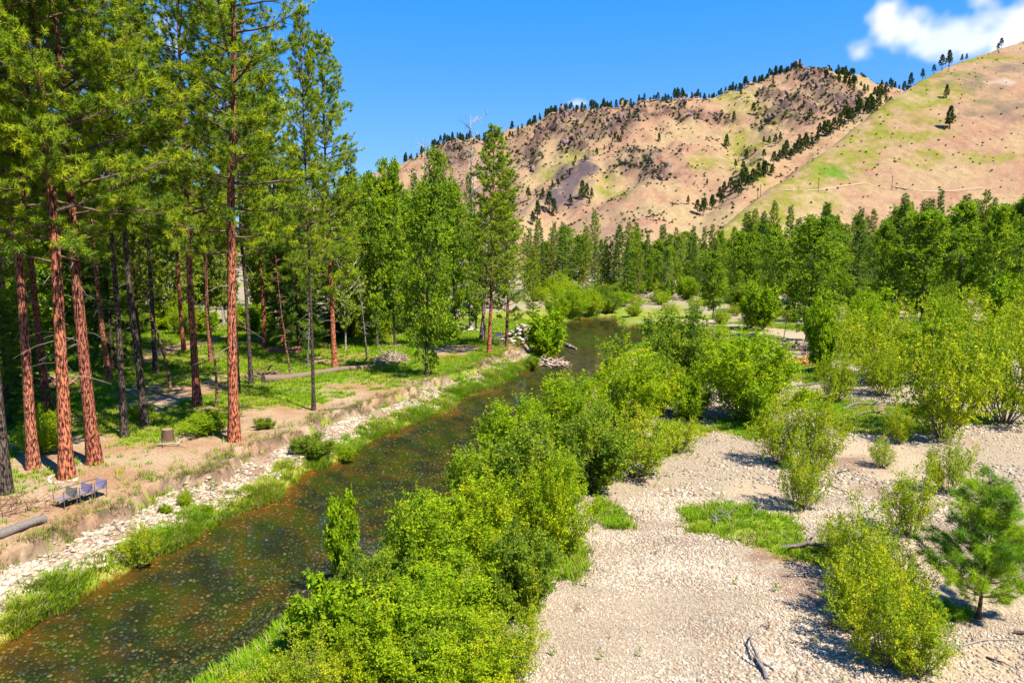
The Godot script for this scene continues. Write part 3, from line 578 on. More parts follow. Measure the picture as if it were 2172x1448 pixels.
["yellow-tipped willow shrub in the lower middle","willow",3,-1.56,-17.0,1.94,1.51,3.16,0],
["willow shrub touching the near gravel left edge","willow",2,0.31,-17.48,2.65,0.82,5.62,0],
["thin straggly shrub at the bottom beside the gravel","airy",1,0.04,-14.6,2.02,0.85,5.08,0],
["willow shrub at the bottom centre edge of the picture","willow",0,-2.56,-14.75,2.17,1.22,6.26,0],
["large-leaved shrub leaning over the shallows at the bottom","sapling",0,-4.39,-15.5,2.26,0.94,0.95,0],
["willow shrub cut by the bottom edge, right of centre","willow",1,-0.87,-13.74,1.83,1.35,1.29,0],
["low yellow-green shrub at the bottom edge by the water","airy",2,-4.33,-13.74,1.72,1.15,5.58,0],
["tiny yellow shrub tips at the bottom edge left","airy",0,-6.03,-13.9,0.77,1.5,4.22,0],
]],
["dense shrub island above the gravel bar",[
["round bright shrub at the left end of the shrub island","willow",1,6.84,-38.98,5.06,1.02,2.54,0],
["tallest shrub in the shrub island","willow",2,11.94,-48.13,6.58,0.91,2.49,0],
["small round shrub in front of the shrub island's middle","willow",0,10.79,-40.78,3.13,1.08,4.85,0],
["broad dark-green shrub at the right end of the shrub island","willow",3,14.25,-40.16,5.54,1.11,5.84,0],
["shrub behind the island's right half","willow",1,17.81,-56.16,4.33,1.39,3.69,0],
["darker shrub between the round bright shrub and the tallest","willow",2,9.12,-43.44,4.0,0.99,0.9,0],
["low pale shrub below the small round island shrub","airy",1,8.4,-33.54,1.94,1.31,4.52,0],
]],
["loose shrubs on the right gravel",[
["open yellow-green shrub right of the gravel bar's far tip","airy",0,12.46,-31.15,3.41,0.76,1.58,0],
["open shrub behind the shrub with the long shadow","airy",1,14.02,-30.42,4.05,0.67,3.59,0],
["drooping shrub casting a dark shadow on the gravel bar","airy",2,11.14,-25.37,2.88,0.73,4.14,0],
["slim shrub behind the grassy driftwood flat","airy",1,22.45,-46.46,4.26,0.68,6.07,0],
["wide shrub above the pale sand patch","airy",0,28.99,-52.86,6.47,0.96,0.46,0],
["largest loose shrub on the right side","airy",2,23.43,-36.31,7.43,0.77,1.19,0],
["tall shrub at the right edge above the gravel","airy",1,29.09,-39.56,7.24,0.75,5.81,0],
["shrub behind the largest loose shrub","airy",0,39.0,-56.16,7.05,0.88,3.67,0],
["bright shrub at the foot of the broad cottonwood","airy",2,38.18,-64.15,5.37,0.99,1.91,0],
["pale shrub right of the big dense cottonwood","airy",1,33.48,-67.34,5.63,0.99,2.22,0],
["small thin shrub on the pale gravel by the right path","airy",0,20.45,-35.34,2.29,0.64,2.94,0],
["compact shrub behind the young pine","airy",2,18.17,-27.53,2.61,0.8,6.1,0],
["shrub directly left of the young pine","airy",1,13.87,-22.88,2.79,0.68,4.33,0],
["big spreading shrub right of the forked driftwood","airy",2,10.44,-19.38,2.61,0.97,4.53,0],
["spreading shrub at the lower right, leaning toward the bottom edge","airy",0,8.93,-15.3,2.59,0.86,5.79,0],
["thin greyish shrub beside the grassy driftwood patch","airy",1,10.52,-21.34,1.44,0.82,5.27,0],
["tiny upright shrub on the sand","airy",0,17.33,-31.15,1.58,0.75,2.0,0],
]],
["young pines on the right sand",[
["young pine with long bright needles on the sand","youngpine",0,12.56,-17.43,4.14,1.0,1.1,0],
["pine seedling at the young pine's foot","youngpine",0,11.08,-16.88,0.91,1.3,5.64,0],
["low pine bough clump at the right edge behind the young pine","youngpine",0,16.11,-20.99,1.26,1.6,3.43,0],
]],
["bushes on the left bank",[
["bright green bush between the stump and the tall bright red pine","willow",0,-15.23,-33.42,1.2,2.02,4.76,0],
["green bush on the bank edge below the slim dark pine","willow",2,-9.81,-32.77,1.3,1.57,3.93,0],
["small dark-green bush on the stony bank","willow",1,-12.58,-25.4,0.8,0.74,1.49,0],
["bush at the water's edge below the camp chairs","airy",0,-12.18,-21.5,1.61,0.74,0.13,0],
["dim bush behind the stump","willow",3,-20.08,-36.29,1.04,1.45,0.3,0],
["shaded leafy bush between the edge pines","willow",1,-20.94,-29.85,2.15,1.05,2.81,0],
["dark bush below the white rock pile","willow",2,1.85,-63.3,1.2,1.46,5.61,0],
["round bush low on the stony bank","willow",3,-8.32,-33.51,0.78,1.19,1.77,0],
["low bush right of the tall bright red pine's foot","willow",2,-12.86,-34.7,0.62,1.92,3.15,0],
["leafy rosette plant on the white cobbles","sapling",1,-12.86,-24.44,0.42,1.38,0.63,0],
["second leafy rosette plant near the bank grass","sapling",1,-11.78,-25.45,0.41,1.44,1.52,0],
]],
["willows merged in the thick belt",[
["fifth belt willow from the left in the thick belt beside the river","willow",0,-1.39,-25.62,2.63,0.94,0.36,0],
["seventh belt willow from the left in the thick belt beside the river","willow",1,3.66,-33.54,3.37,0.89,0.81,0],
["second belt willow from the left in the thick belt beside the river","willow",2,-3.67,-17.0,2.07,0.96,0.31,0],
["third belt willow from the left in the thick belt beside the river","willow",3,-2.08,-16.11,1.98,1.07,0.46,0],
["sixth belt willow from the left in the thick belt beside the river","willow",0,-0.35,-18.52,1.96,0.98,5.13,0],
["first belt willow from the left in the thick belt beside the river","willow",1,-3.25,-14.39,1.68,1.06,3.61,0],
["fourth belt willow from the left in the thick belt beside the river","willow",2,-1.68,-14.57,1.48,1.29,4.52,0],
]],
["stems of the lower right shrub clump",[
["second leafy stem from the left in the lower right shrub clump","airy",0,9.35,-17.0,2.33,0.96,0.03,0],
["third leafy stem from the left in the lower right shrub clump","airy",1,10.5,-17.73,2.28,0.8,1.7,0],
["first leafy stem from the left in the lower right shrub clump","airy",2,9.21,-17.73,1.62,0.91,4.03,0],
["fourth leafy stem from the left in the lower right shrub clump","airy",0,9.49,-14.93,1.62,0.95,0.09,0],
]],
["shrubs in the thicket below the right-hand woods",[
["second thicket shrub from the left between twiggy dead tree and broad bright cottonwood","sapling",0,45.2,-84.73,6.81,0.8,4.08,0],
["fourth thicket shrub from the left between twiggy dead tree and broad bright cottonwood","sapling",1,31.83,-56.19,4.1,0.93,5.0,0],
["only thicket shrub standing between dense gravel cottonwood and twiggy dead tree","sapling",2,26.35,-58.2,6.86,0.46,5.9,0],
["second thicket shrub from the left between small dark pine and right edge","sapling",3,61.8,-84.85,7.92,0.77,0.35,0],
["third thicket shrub from the left between broad bright cottonwood and small dark pine","sapling",4,35.19,-54.9,3.95,0.58,1.32,0],
["first thicket shrub from the left between broad bright cottonwood and small dark pine","sapling",5,31.7,-51.83,5.64,0.5,3.38,0],
["second thicket shrub from the left between broad bright cottonwood and small dark pine","willow",6,37.89,-60.06,7.05,0.5,1.44,0],
["fourth thicket shrub from the left between broad bright cottonwood and small dark pine","sapling",7,33.78,-52.51,5.56,0.62,1.94,0],
["first thicket shrub from the left between small dark pine and right edge","sapling",8,34.0,-48.62,4.61,0.55,3.33,0],
["first thicket shrub from the left between twiggy dead tree and broad bright cottonwood","willow",9,37.31,-72.12,6.41,0.69,4.86,0],
["third thicket shrub from the left between twiggy dead tree and broad bright cottonwood","airy",10,26.73,-48.35,4.16,0.83,5.88,0],
["fifth thicket shrub from the left between broad bright cottonwood and small dark pine","willow",11,50.59,-78.94,7.11,0.65,1.14,0],
["third thicket shrub from the left between small dark pine and right edge","airy",12,50.62,-67.1,7.56,0.61,5.37,0],
]],
["shrubs in the clearing behind the shrub islands",[
["first clearing shrub from the left between tallest far pine and tallest island shrub","airy",0,24.97,-136.98,2.83,1.5,4.89,0],
["second clearing shrub from the left between tallest far pine and tallest island shrub","willow",1,31.93,-147.37,3.05,1.67,3.32,0],
["third clearing shrub from the left between tallest far pine and tallest island shrub","airy",2,27.96,-121.11,2.34,1.43,2.2,0],
["first clearing shrub from the left between tallest island shrub and pale-trunked clearing tree","airy",3,35.04,-130.41,2.7,1.5,4.46,0],
["third clearing shrub from the left between tallest island shrub and pale-trunked clearing tree","willow",4,31.11,-101.2,2.46,1.28,2.77,0],
["fourth clearing shrub from the left between tallest island shrub and pale-trunked clearing tree","airy",5,38.32,-116.93,2.18,1.48,5.4,0],
["first clearing shrub from the left between pale-trunked clearing tree and dense gravel cottonwood","airy",6,32.88,-94.15,2.61,1.12,1.34,0],
["third clearing shrub from the left between pale-trunked clearing tree and dense gravel cottonwood","willow",7,41.93,-109.38,3.03,1.25,5.73,0],
["second clearing shrub from the left between pale-trunked clearing tree and dense gravel cottonwood","airy",8,27.56,-73.56,2.06,1.23,5.66,0],
["second clearing shrub from the left between tallest island shrub and pale-trunked clearing tree","airy",9,41.22,-144.25,2.98,1.33,2.44,0],
["fourth clearing shrub from the left between pale-trunked clearing tree and dense gravel cottonwood","willow",10,41.62,-101.2,2.81,1.49,1.33,0],
["only clearing shrub standing between dense gravel cottonwood and twiggy dead tree","airy",11,46.53,-101.2,3.5,1.39,4.96,0],
]],
["undergrowth shrubs under the far treeline",[
["fourth treeline undergrowth shrub from the left between bend pine and tallest far pine","airy",0,8.75,-175.55,2.76,1.32,2.52,0],
["fourth treeline undergrowth shrub from the left between broad bright cottonwood and small dark pine","willow",1,129.39,-193.95,4.0,1.45,2.36,0],
["first treeline undergrowth shrub from the left between twiggy dead tree and broad bright cottonwood","airy",2,69.37,-134.49,3.51,1.13,2.72,0],
["seventh treeline undergrowth shrub from the left between tallest far pine and tallest island shrub","willow",3,41.46,-206.52,5.07,1.15,6.24,0],
["sixth treeline undergrowth shrub from the left between tallest far pine and tallest island shrub","airy",4,34.38,-180.93,4.41,1.47,4.83,0],
["eighth treeline undergrowth shrub from the left between small dark pine and right edge","willow",5,136.56,-186.1,3.63,1.17,3.05,0],
["first treeline undergrowth shrub from the left between small dark pine and right edge","willow",6,126.21,-183.66,4.94,1.48,1.33,0],
["seventh treeline undergrowth shrub from the left between bend pine and tallest far pine","willow",7,11.61,-168.78,3.94,1.39,5.42,0],
["fourth treeline undergrowth shrub from the left between tallest far pine and tallest island shrub","willow",8,27.12,-164.52,5.24,1.4,0.95,0],
["fourth treeline undergrowth shrub from the left between small dark pine and right edge","willow",9,131.07,-186.41,3.1,1.37,0.61,0],
["third treeline undergrowth shrub from the left between tallest far pine and tallest island shrub","airy",10,26.97,-174.25,4.16,1.32,4.18,0],
["ninth treeline undergrowth shrub from the left between tallest island shrub and pale-trunked clearing tree","airy",11,63.39,-196.48,4.84,1.1,3.94,0],
["second treeline undergrowth shrub from the left between bend pine and tallest far pine","willow",12,8.83,-212.12,3.43,1.22,0.66,0],
["third treeline undergrowth shrub from the left between bend pine and tallest far pine","willow",13,7.13,-158.33,2.76,1.06,6.01,0],
["ninth treeline undergrowth shrub from the left between small dark pine and right edge","airy",14,115.22,-154.31,3.22,1.34,0.93,0],
["sixth treeline undergrowth shrub from the left between twiggy dead tree and broad bright cottonwood","airy",15,89.73,-156.0,4.62,1.42,6.01,0],
["ninth treeline undergrowth shrub from the left between bend pine and tallest far pine","airy",16,13.92,-159.29,5.43,1.14,1.11,0],
["tenth treeline undergrowth shrub from the left between tallest far pine and tallest island shrub","airy",17,49.05,-217.8,3.29,1.02,4.96,0],
["seventh treeline undergrowth shrub from the left between small dark pine and right edge","willow",18,127.47,-174.06,5.25,1.33,3.42,0],
["first treeline undergrowth shrub from the left between dense gravel cottonwood and twiggy dead tree","willow",19,62.68,-143.88,5.37,1.2,2.0,0],
["first treeline undergrowth shrub from the left between pale-trunked clearing tree and dense gravel cottonwood","willow",20,43.85,-128.91,5.54,1.44,5.05,0],
["second treeline undergrowth shrub from the left between small dark pine and right edge","airy",21,102.08,-147.22,4.93,1.46,1.6,0],
["third treeline undergrowth shrub from the left between dense gravel cottonwood and twiggy dead tree","airy",22,79.41,-165.08,5.8,1.33,0.55,0],
["fifth treeline undergrowth shrub from the left between dense gravel cottonwood and twiggy dead tree","willow",23,96.01,-196.8,2.7,1.35,2.04,0],
["seventh treeline undergrowth shrub from the left between dense gravel cottonwood and twiggy dead tree","willow",24,77.49,-152.73,4.32,1.29,2.97,0],
["eighth treeline undergrowth shrub from the left between dense gravel cottonwood and twiggy dead tree","willow",25,80.33,-158.12,4.87,1.5,1.47,0],
["sixth treeline undergrowth shrub from the left between dense gravel cottonwood and twiggy dead tree","willow",26,69.74,-140.81,3.92,1.03,6.13,0],
["eleventh treeline undergrowth shrub from the left between tallest far pine and tallest island shrub","willow",27,39.82,-175.58,2.79,1.4,4.17,0],
["fifth treeline undergrowth shrub from the left between small dark pine and right edge","willow",28,99.49,-139.57,6.13,1.24,4.53,0],
["tenth treeline undergrowth shrub from the left between pale-trunked clearing tree and dense gravel cottonwood","airy",29,65.54,-157.69,6.5,1.03,4.76,0],
["third treeline undergrowth shrub from the left between tallest island shrub and pale-trunked clearing tree","airy",30,61.62,-206.39,5.75,1.12,1.08,0],
["second treeline undergrowth shrub from the left between broad bright cottonwood and small dark pine","willow",31,101.17,-158.86,6.29,1.43,4.1,0],
["third treeline undergrowth shrub from the left between small dark pine and right edge","willow",32,118.96,-169.46,5.83,1.41,0.77,0],
["second treeline undergrowth shrub from the left between tallest far pine and tallest island shrub","airy",33,29.13,-202.75,3.96,1.33,3.28,0],
["first treeline undergrowth shrub from the left between tallest island shrub and pale-trunked clearing tree","willow",34,44.44,-175.43,4.08,1.5,4.36,0],
["fifth treeline undergrowth shrub from the left between pale-trunked clearing tree and dense gravel cottonwood","airy",35,57.03,-157.57,5.54,1.07,4.27,0],
["fourth treeline undergrowth shrub from the left between tallest island shrub and pale-trunked clearing tree","airy",36,55.34,-183.97,4.99,1.26,5.03,0],
["eighth treeline undergrowth shrub from the left between tallest far pine and tallest island shrub","airy",37,39.4,-181.75,4.78,1.03,1.12,0],
["fifth treeline undergrowth shrub from the left between twiggy dead tree and broad bright cottonwood","willow",38,97.11,-173.42,3.52,1.13,2.75,0],
["eleventh treeline undergrowth shrub from the left between pale-trunked clearing tree and dense gravel cottonwood","airy",39,65.41,-156.51,3.31,1.21,4.98,0],
["fourth treeline undergrowth shrub from the left between dense gravel cottonwood and twiggy dead tree","airy",40,80.46,-165.5,5.37,1.19,0.26,0],
["seventh treeline undergrowth shrub from the left between twiggy dead tree and broad bright cottonwood","willow",41,75.75,-129.06,5.09,1.41,2.21,0],
["sixth treeline undergrowth shrub from the left between tallest island shrub and pale-trunked clearing tree","willow",42,56.72,-180.37,3.27,1.49,4.47,0],
["fifth treeline undergrowth shrub from the left between tallest island shrub and pale-trunked clearing tree","willow",43,53.43,-175.23,5.94,1.04,2.8,0],
["eighth treeline undergrowth shrub from the left between tallest island shrub and pale-trunked clearing tree","willow",44,61.13,-190.93,5.53,1.01,3.72,0],
["seventh treeline undergrowth shrub from the left between pale-trunked clearing tree and dense gravel cottonwood","willow",45,58.99,-158.72,4.16,1.24,5.59,0],
["fourth treeline undergrowth shrub from the left between pale-trunked clearing tree and dense gravel cottonwood","willow",46,55.61,-156.66,5.51,1.0,1.46,0],
["fifth treeline undergrowth shrub from the left between tallest far pine and tallest island shrub","willow",47,32.5,-182.65,3.68,1.17,2.43,0],
["sixth treeline undergrowth shrub from the left between pale-trunked clearing tree and dense gravel cottonwood","airy",48,70.46,-190.79,4.78,1.01,3.12,0],
["third treeline undergrowth shrub from the left between broad bright cottonwood and small dark pine","willow",49,117.12,-178.62,2.72,1.34,4.47,0],
["eighth treeline undergrowth shrub from the left between pale-trunked clearing tree and dense gravel cottonwood","willow",50,75.1,-194.51,5.49,1.42,0.88,0],
["tenth treeline undergrowth shrub from the left between tallest island shrub and pale-trunked clearing tree","willow",51,64.4,-195.01,3.08,1.17,3.25,0],
["first treeline undergrowth shrub from the left between bend pine and tallest far pine","willow",52,5.51,-158.43,4.58,1.04,2.41,0],
["second treeline undergrowth shrub from the left between twiggy dead tree and broad bright cottonwood","willow",53,89.12,-171.38,4.54,1.21,0.32,0],
["second treeline undergrowth shrub from the left between tallest island shrub and pale-trunked clearing tree","willow",54,41.91,-164.38,5.93,1.13,1.27,0],
["eighth treeline undergrowth shrub from the left between bend pine and tallest far pine","willow",55,12.58,-182.96,6.23,1.33,4.46,0],
["first treeline undergrowth shrub from the left between tallest far pine and tallest island shrub","willow",56,21.7,-161.22,3.3,1.46,3.49,0],
["sixth treeline undergrowth shrub from the left between bend pine and tallest far pine","willow",57,13.47,-198.03,2.77,1.48,5.17,0],
["fifth treeline undergrowth shrub from the left between bend pine and tallest far pine","willow",58,11.56,-205.22,3.67,1.36,5.04,0],
["second treeline undergrowth shrub from the left between dense gravel cottonwood and twiggy dead tree","willow",59,74.42,-159.27,4.28,1.44,0.36,0],
["third treeline undergrowth shrub from the left between pale-trunked clearing tree and dense gravel cottonwood","airy",60,51.52,-146.95,3.05,1.44,5.11,0],
["ninth treeline undergrowth shrub from the left between pale-trunked clearing tree and dense gravel cottonwood","willow",61,78.92,-198.97,4.74,1.4,3.13,0],
["third treeline undergrowth shrub from the left between twiggy dead tree and broad bright cottonwood","willow",62,76.44,-144.79,5.71,1.27,1.0,0],
["first treeline undergrowth shrub from the left between broad bright cottonwood and small dark pine","willow",63,86.1,-142.41,2.9,1.05,4.93,0],
["sixth treeline undergrowth shrub from the left between small dark pine and right edge","willow",64,118.72,-162.21,5.83,1.35,2.78,0],
["second treeline undergrowth shrub from the left between pale-trunked clearing tree and dense gravel cottonwood","willow",65,46.13,-134.08,3.03,1.08,2.8,0],
["eighth treeline undergrowth shrub from the left between twiggy dead tree and broad bright cottonwood","willow",66,78.98,-133.75,5.33,1.36,1.94,0],
["ninth treeline undergrowth shrub from the left between tallest far pine and tallest island shrub","airy",67,40.19,-182.21,3.11,1.4,6.16,0],
["seventh treeline undergrowth shrub from the left between tallest island shrub and pale-trunked clearing tree","willow",68,70.43,-221.04,3.12,1.15,4.11,0],
["fourth treeline undergrowth shrub from the left between twiggy dead tree and broad bright cottonwood","airy",69,97.71,-180.22,5.41,1.21,4.26,0],
]],
["shrubs on the pond's far shore",[
["second bright shrub from the left on the pond's grassy far shore","willow",0,10.57,-118.53,5.55,1.03,0.72,0],
["fourth bright shrub from the left on the pond's grassy far shore","willow",1,14.22,-121.79,5.29,0.95,5.2,0],
["fifth bright shrub from the left on the pond's grassy far shore","willow",2,17.65,-125.23,4.06,1.28,0.77,0],
["first bright shrub from the left on the pond's grassy far shore","willow",3,7.44,-114.44,4.74,1.0,5.8,0],
["sixth bright shrub from the left on the pond's grassy far shore","willow",0,22.8,-141.18,3.11,1.56,6.26,0],
["seventh bright shrub from the left on the pond's grassy far shore","willow",1,21.22,-118.53,2.29,1.43,5.9,0],
["third bright shrub from the left on the pond's grassy far shore","willow",2,14.52,-141.18,4.37,1.56,3.31,0],
]],
]
const HILL_PINES := [
["pines on the mountain ridge line",[
["first dark ridge-line pine from the left between ridge end and left cliff",0,-196.8,-1365.2,13.6,1,5.6],
["second dark ridge-line pine from the left between ridge end and left cliff",0,-185.4,-1365.7,13.0,1,3.8],
["third dark ridge-line pine from the left between ridge end and left cliff",0,-176.4,-1366.2,11.7,1,4.8],
["fourth dark ridge-line pine from the left between ridge end and left cliff",0,-164.9,-1358.1,15.7,1,0.2],
["fifth dark ridge-line pine from the left between ridge end and left cliff",0,-156.1,-1362.6,13.6,0,4.1],
["sixth dark ridge-line pine from the left between ridge end and left cliff",0,-151.2,-1371.3,14.7,0,2.1],
["seventh dark ridge-line pine from the left between ridge end and left cliff",0,-144.1,-1379.9,18.4,0,4.5],
["eighth dark ridge-line pine from the left between ridge end and left cliff",0,-135.6,-1380.0,11.5,0,3.7],
["ninth dark ridge-line pine from the left between ridge end and left cliff",0,-128.2,-1392.9,15.5,0,2.6],
["tenth dark ridge-line pine from the left between ridge end and left cliff",0,-117.3,-1384.6,18.5,0,2.4],
["first dark ridge-line pine from the left between left cliff and ridge dip",0,-107.4,-1384.7,12.1,0,2.1],
["second dark ridge-line pine from the left between left cliff and ridge dip",0,-95.8,-1376.3,15.0,0,1.6],
["third dark ridge-line pine from the left between left cliff and ridge dip",0,-89.8,-1380.7,11.9,1,3.4],
["fourth dark ridge-line pine from the left between left cliff and ridge dip",0,-83.2,-1376.5,12.0,2,0.3],
["fifth dark ridge-line pine from the left between left cliff and ridge dip",0,-75.3,-1364.0,13.0,2,1.3],
["sixth dark ridge-line pine from the left between left cliff and ridge dip",0,-69.2,-1368.5,18.6,2,1.5],
["seventh dark ridge-line pine from the left between left cliff and ridge dip",0,-63.1,-1368.6,10.9,2,3.6],
["eighth dark ridge-line pine from the left between left cliff and ridge dip",0,-52.8,-1360.4,17.4,0,5.3],
["ninth dark ridge-line pine from the left between left cliff and ridge dip",0,-40.7,-1352.2,16.1,0,1.8],
["tenth dark ridge-line pine from the left between left cliff and ridge dip",0,-28.8,-1315.5,15.2,0,1.5],
["eleventh dark ridge-line pine from the left between left cliff and ridge dip",0,-18.5,-1303.3,17.2,0,0.5],
["twelfth dark ridge-line pine from the left between left cliff and ridge dip",0,-11.2,-1307.9,11.9,2,1.1],
["thirteenth dark ridge-line pine from the left between left cliff and ridge dip",0,-4.1,-1312.3,16.8,2,5.8],
["fourteenth dark ridge-line pine from the left between left cliff and ridge dip",0,1.2,-1304.0,13.6,1,0.2],
["fifteenth dark ridge-line pine from the left between left cliff and ridge dip",0,11.4,-1317.2,14.6,0,0.9],
["sixteenth dark ridge-line pine from the left between left cliff and ridge dip",0,18.8,-1317.5,11.8,0,4.3],
["first dark ridge-line pine from the left between ridge dip and scree head",0,28.4,-1313.8,10.0,1,0.2],
["second dark ridge-line pine from the left between ridge dip and scree head",0,36.5,-1297.5,10.5,2,4.0],
["third dark ridge-line pine from the left between ridge dip and scree head",0,42.5,-1285.3,17.2,1,0.6],
["fourth dark ridge-line pine from the left between ridge dip and scree head",0,52.1,-1289.9,11.2,1,4.2],
["fifth dark ridge-line pine from the left between ridge dip and scree head",0,61.8,-1290.3,17.2,1,5.7],
["sixth dark ridge-line pine from the left between ridge dip and scree head",0,71.3,-1286.3,16.9,2,1.0],
["seventh dark ridge-line pine from the left between ridge dip and scree head",0,79.0,-1290.7,18.1,2,1.9],
["eighth dark ridge-line pine from the left between ridge dip and scree head",0,90.0,-1291.0,18.2,0,0.4],
["ninth dark ridge-line pine from the left between ridge dip and scree head",0,99.2,-1282.8,16.4,0,1.5],
["tenth dark ridge-line pine from the left between ridge dip and scree head",0,107.9,-1283.1,17.5,2,5.7],
["eleventh dark ridge-line pine from the left between ridge dip and scree head",0,116.8,-1279.1,13.2,1,5.0],
["twelfth dark ridge-line pine from the left between ridge dip and scree head",0,125.2,-1270.9,16.9,1,6.0],
["thirteenth dark ridge-line pine from the left between ridge dip and scree head",0,132.1,-1275.2,16.6,2,3.7],
["first dark ridge-line pine from the left between scree head and ridge notch",0,141.7,-1271.2,9.7,1,3.8],
["second dark ridge-line pine from the left between scree head and ridge notch",0,151.9,-1267.1,13.8,1,3.8],
["third dark ridge-line pine from the left between scree head and ridge notch",0,160.2,-1271.4,11.5,1,2.5],
["fourth dark ridge-line pine from the left between scree head and ridge notch",0,168.1,-1271.5,12.6,1,1.2],
["fifth dark ridge-line pine from the left between scree head and ridge notch",0,177.9,-1267.3,14.3,0,0.8],
["sixth dark ridge-line pine from the left between scree head and ridge notch",0,187.0,-1267.5,16.8,0,2.4],
["seventh dark ridge-line pine from the left between scree head and ridge notch",0,193.4,-1263.3,11.0,1,5.6],
["eighth dark ridge-line pine from the left between scree head and ridge notch",0,200.8,-1254.8,12.9,1,2.0],
["ninth dark ridge-line pine from the left between scree head and ridge notch",0,211.0,-1254.9,14.8,0,2.5],
["tenth dark ridge-line pine from the left between scree head and ridge notch",0,215.3,-1250.8,10.4,0,2.9],
["eleventh dark ridge-line pine from the left between scree head and ridge notch",0,225.8,-1255.2,12.6,0,6.2],
["twelfth dark ridge-line pine from the left between scree head and ridge notch",0,234.4,-1250.9,15.2,0,5.8],
["thirteenth dark ridge-line pine from the left between scree head and ridge notch",0,244.6,-1251.1,10.1,2,2.1],
["fourteenth dark ridge-line pine from the left between scree head and ridge notch",0,251.2,-1251.3,12.1,2,4.0],
["fifteenth dark ridge-line pine from the left between scree head and ridge notch",0,258.4,-1251.2,15.3,2,3.1],
["sixteenth dark ridge-line pine from the left between scree head and ridge notch",0,263.8,-1242.8,9.9,2,0.7],
["seventeenth dark ridge-line pine from the left between scree head and ridge notch",0,272.7,-1251.4,13.9,0,4.6],
["first dark ridge-line pine from the left between ridge notch and green saddle",0,282.1,-1251.6,12.3,0,0.0],
["second dark ridge-line pine from the left between ridge notch and green saddle",0,293.5,-1255.8,11.2,2,3.2],
["third dark ridge-line pine from the left between ridge notch and green saddle",0,305.4,-1260.1,14.7,1,3.9],
["fourth dark ridge-line pine from the left between ridge notch and green saddle",0,310.9,-1255.8,9.8,2,6.1],
["fifth dark ridge-line pine from the left between ridge notch and green saddle",0,320.7,-1260.0,15.4,1,3.1],
["sixth dark ridge-line pine from the left between ridge notch and green saddle",0,334.8,-1272.7,17.6,1,1.0],
["seventh dark ridge-line pine from the left between ridge notch and green saddle",0,346.4,-1272.7,16.6,1,5.6],
["eighth dark ridge-line pine from the left between ridge notch and green saddle",0,356.1,-1277.0,10.2,1,4.6],
["ninth dark ridge-line pine from the left between ridge notch and green saddle",0,367.8,-1289.8,10.3,1,6.1],
["tenth dark ridge-line pine from the left between ridge notch and green saddle",0,383.8,-1298.5,16.1,1,1.9],
["eleventh dark ridge-line pine from the left between ridge notch and green saddle",0,401.4,-1307.3,12.8,1,2.5],
["twelfth dark ridge-line pine from the left between ridge notch and green saddle",0,414.3,-1307.7,12.8,1,1.7],
["first dark ridge-line pine from the left between green saddle and rocky peak",0,421.7,-1303.6,13.9,1,4.0],
["second dark ridge-line pine from the left between green saddle and rocky peak",0,439.5,-1316.6,11.4,2,3.0],
["third dark ridge-line pine from the left between green saddle and rocky peak",0,451.3,-1316.8,16.8,1,2.5],
["fourth dark ridge-line pine from the left between green saddle and rocky peak",0,467.5,-1325.6,17.5,2,0.8],
["fifth dark ridge-line pine from the left between green saddle and rocky peak",0,480.0,-1330.2,15.0,2,3.6],
["sixth dark ridge-line pine from the left between green saddle and rocky peak",0,487.1,-1321.9,12.4,0,5.6],
["seventh dark ridge-line pine from the left between green saddle and rocky peak",0,504.9,-1330.8,15.6,1,5.2],
["eighth dark ridge-line pine from the left between green saddle and rocky peak",0,515.1,-1322.4,11.5,0,6.1],
["ninth dark ridge-line pine from the left between green saddle and rocky peak",0,527.6,-1322.8,17.1,1,5.3],
]],
["pines on the mountain shoulder",[
["seventeenth dark shoulder pine from the left between peak shoulder and grassy hill",0,677.6,-1294.6,15.2,1,2.2],
["fifth dark shoulder pine from the left between rocky peak and peak shoulder",0,570.9,-1241.8,14.8,2,2.6],
["twenty-third dark shoulder pine from the left between peak shoulder and grassy hill",0,695.2,-1307.0,12.7,2,0.4],
["fifth dark shoulder pine from the left between peak shoulder and grassy hill",0,608.1,-1262.8,17.9,2,1.5],
["sixth dark shoulder pine from the left between peak shoulder and grassy hill",0,640.5,-1325.5,17.6,2,5.0],
["fifteenth dark shoulder pine from the left between peak shoulder and grassy hill",0,690.4,-1319.9,17.0,0,3.1],
["twenty-second dark shoulder pine from the left between peak shoulder and grassy hill",0,643.5,-1214.8,16.3,2,2.4],
["eleventh dark shoulder pine from the left between rocky peak and peak shoulder",0,588.9,-1254.6,18.0,1,3.8],
["tenth dark shoulder pine from the left between rocky peak and peak shoulder",0,626.1,-1338.8,16.7,2,1.7],
["eighth dark shoulder pine from the left between rocky peak and peak shoulder",0,591.3,-1280.4,11.4,2,3.6],
["twentieth dark shoulder pine from the left between peak shoulder and grassy hill",0,701.1,-1328.2,11.2,2,0.5],
["sixteenth dark shoulder pine from the left between peak shoulder and grassy hill",0,681.8,-1303.0,10.8,2,4.8],
["seventh dark shoulder pine from the left between peak shoulder and grassy hill",0,610.2,-1258.5,18.9,2,3.5],
["thirteenth dark shoulder pine from the left between peak shoulder and grassy hill",0,690.7,-1328.5,18.6,0,3.0],
["twelfth dark shoulder pine from the left between rocky peak and peak shoulder",0,582.0,-1237.4,18.5,2,3.6],
["ninth dark shoulder pine from the left between rocky peak and peak shoulder",0,576.7,-1246.1,12.1,2,3.4],
["third dark shoulder pine from the left between rocky peak and peak shoulder",0,557.8,-1254.7,10.6,2,1.7],
["third dark shoulder pine from the left between peak shoulder and grassy hill",0,589.6,-1233.1,12.5,0,3.7],
["fourth dark shoulder pine from the left between peak shoulder and grassy hill",0,606.5,-1262.8,15.6,0,4.2],
["eighteenth dark shoulder pine from the left between peak shoulder and grassy hill",0,700.3,-1328.3,14.4,2,2.1],
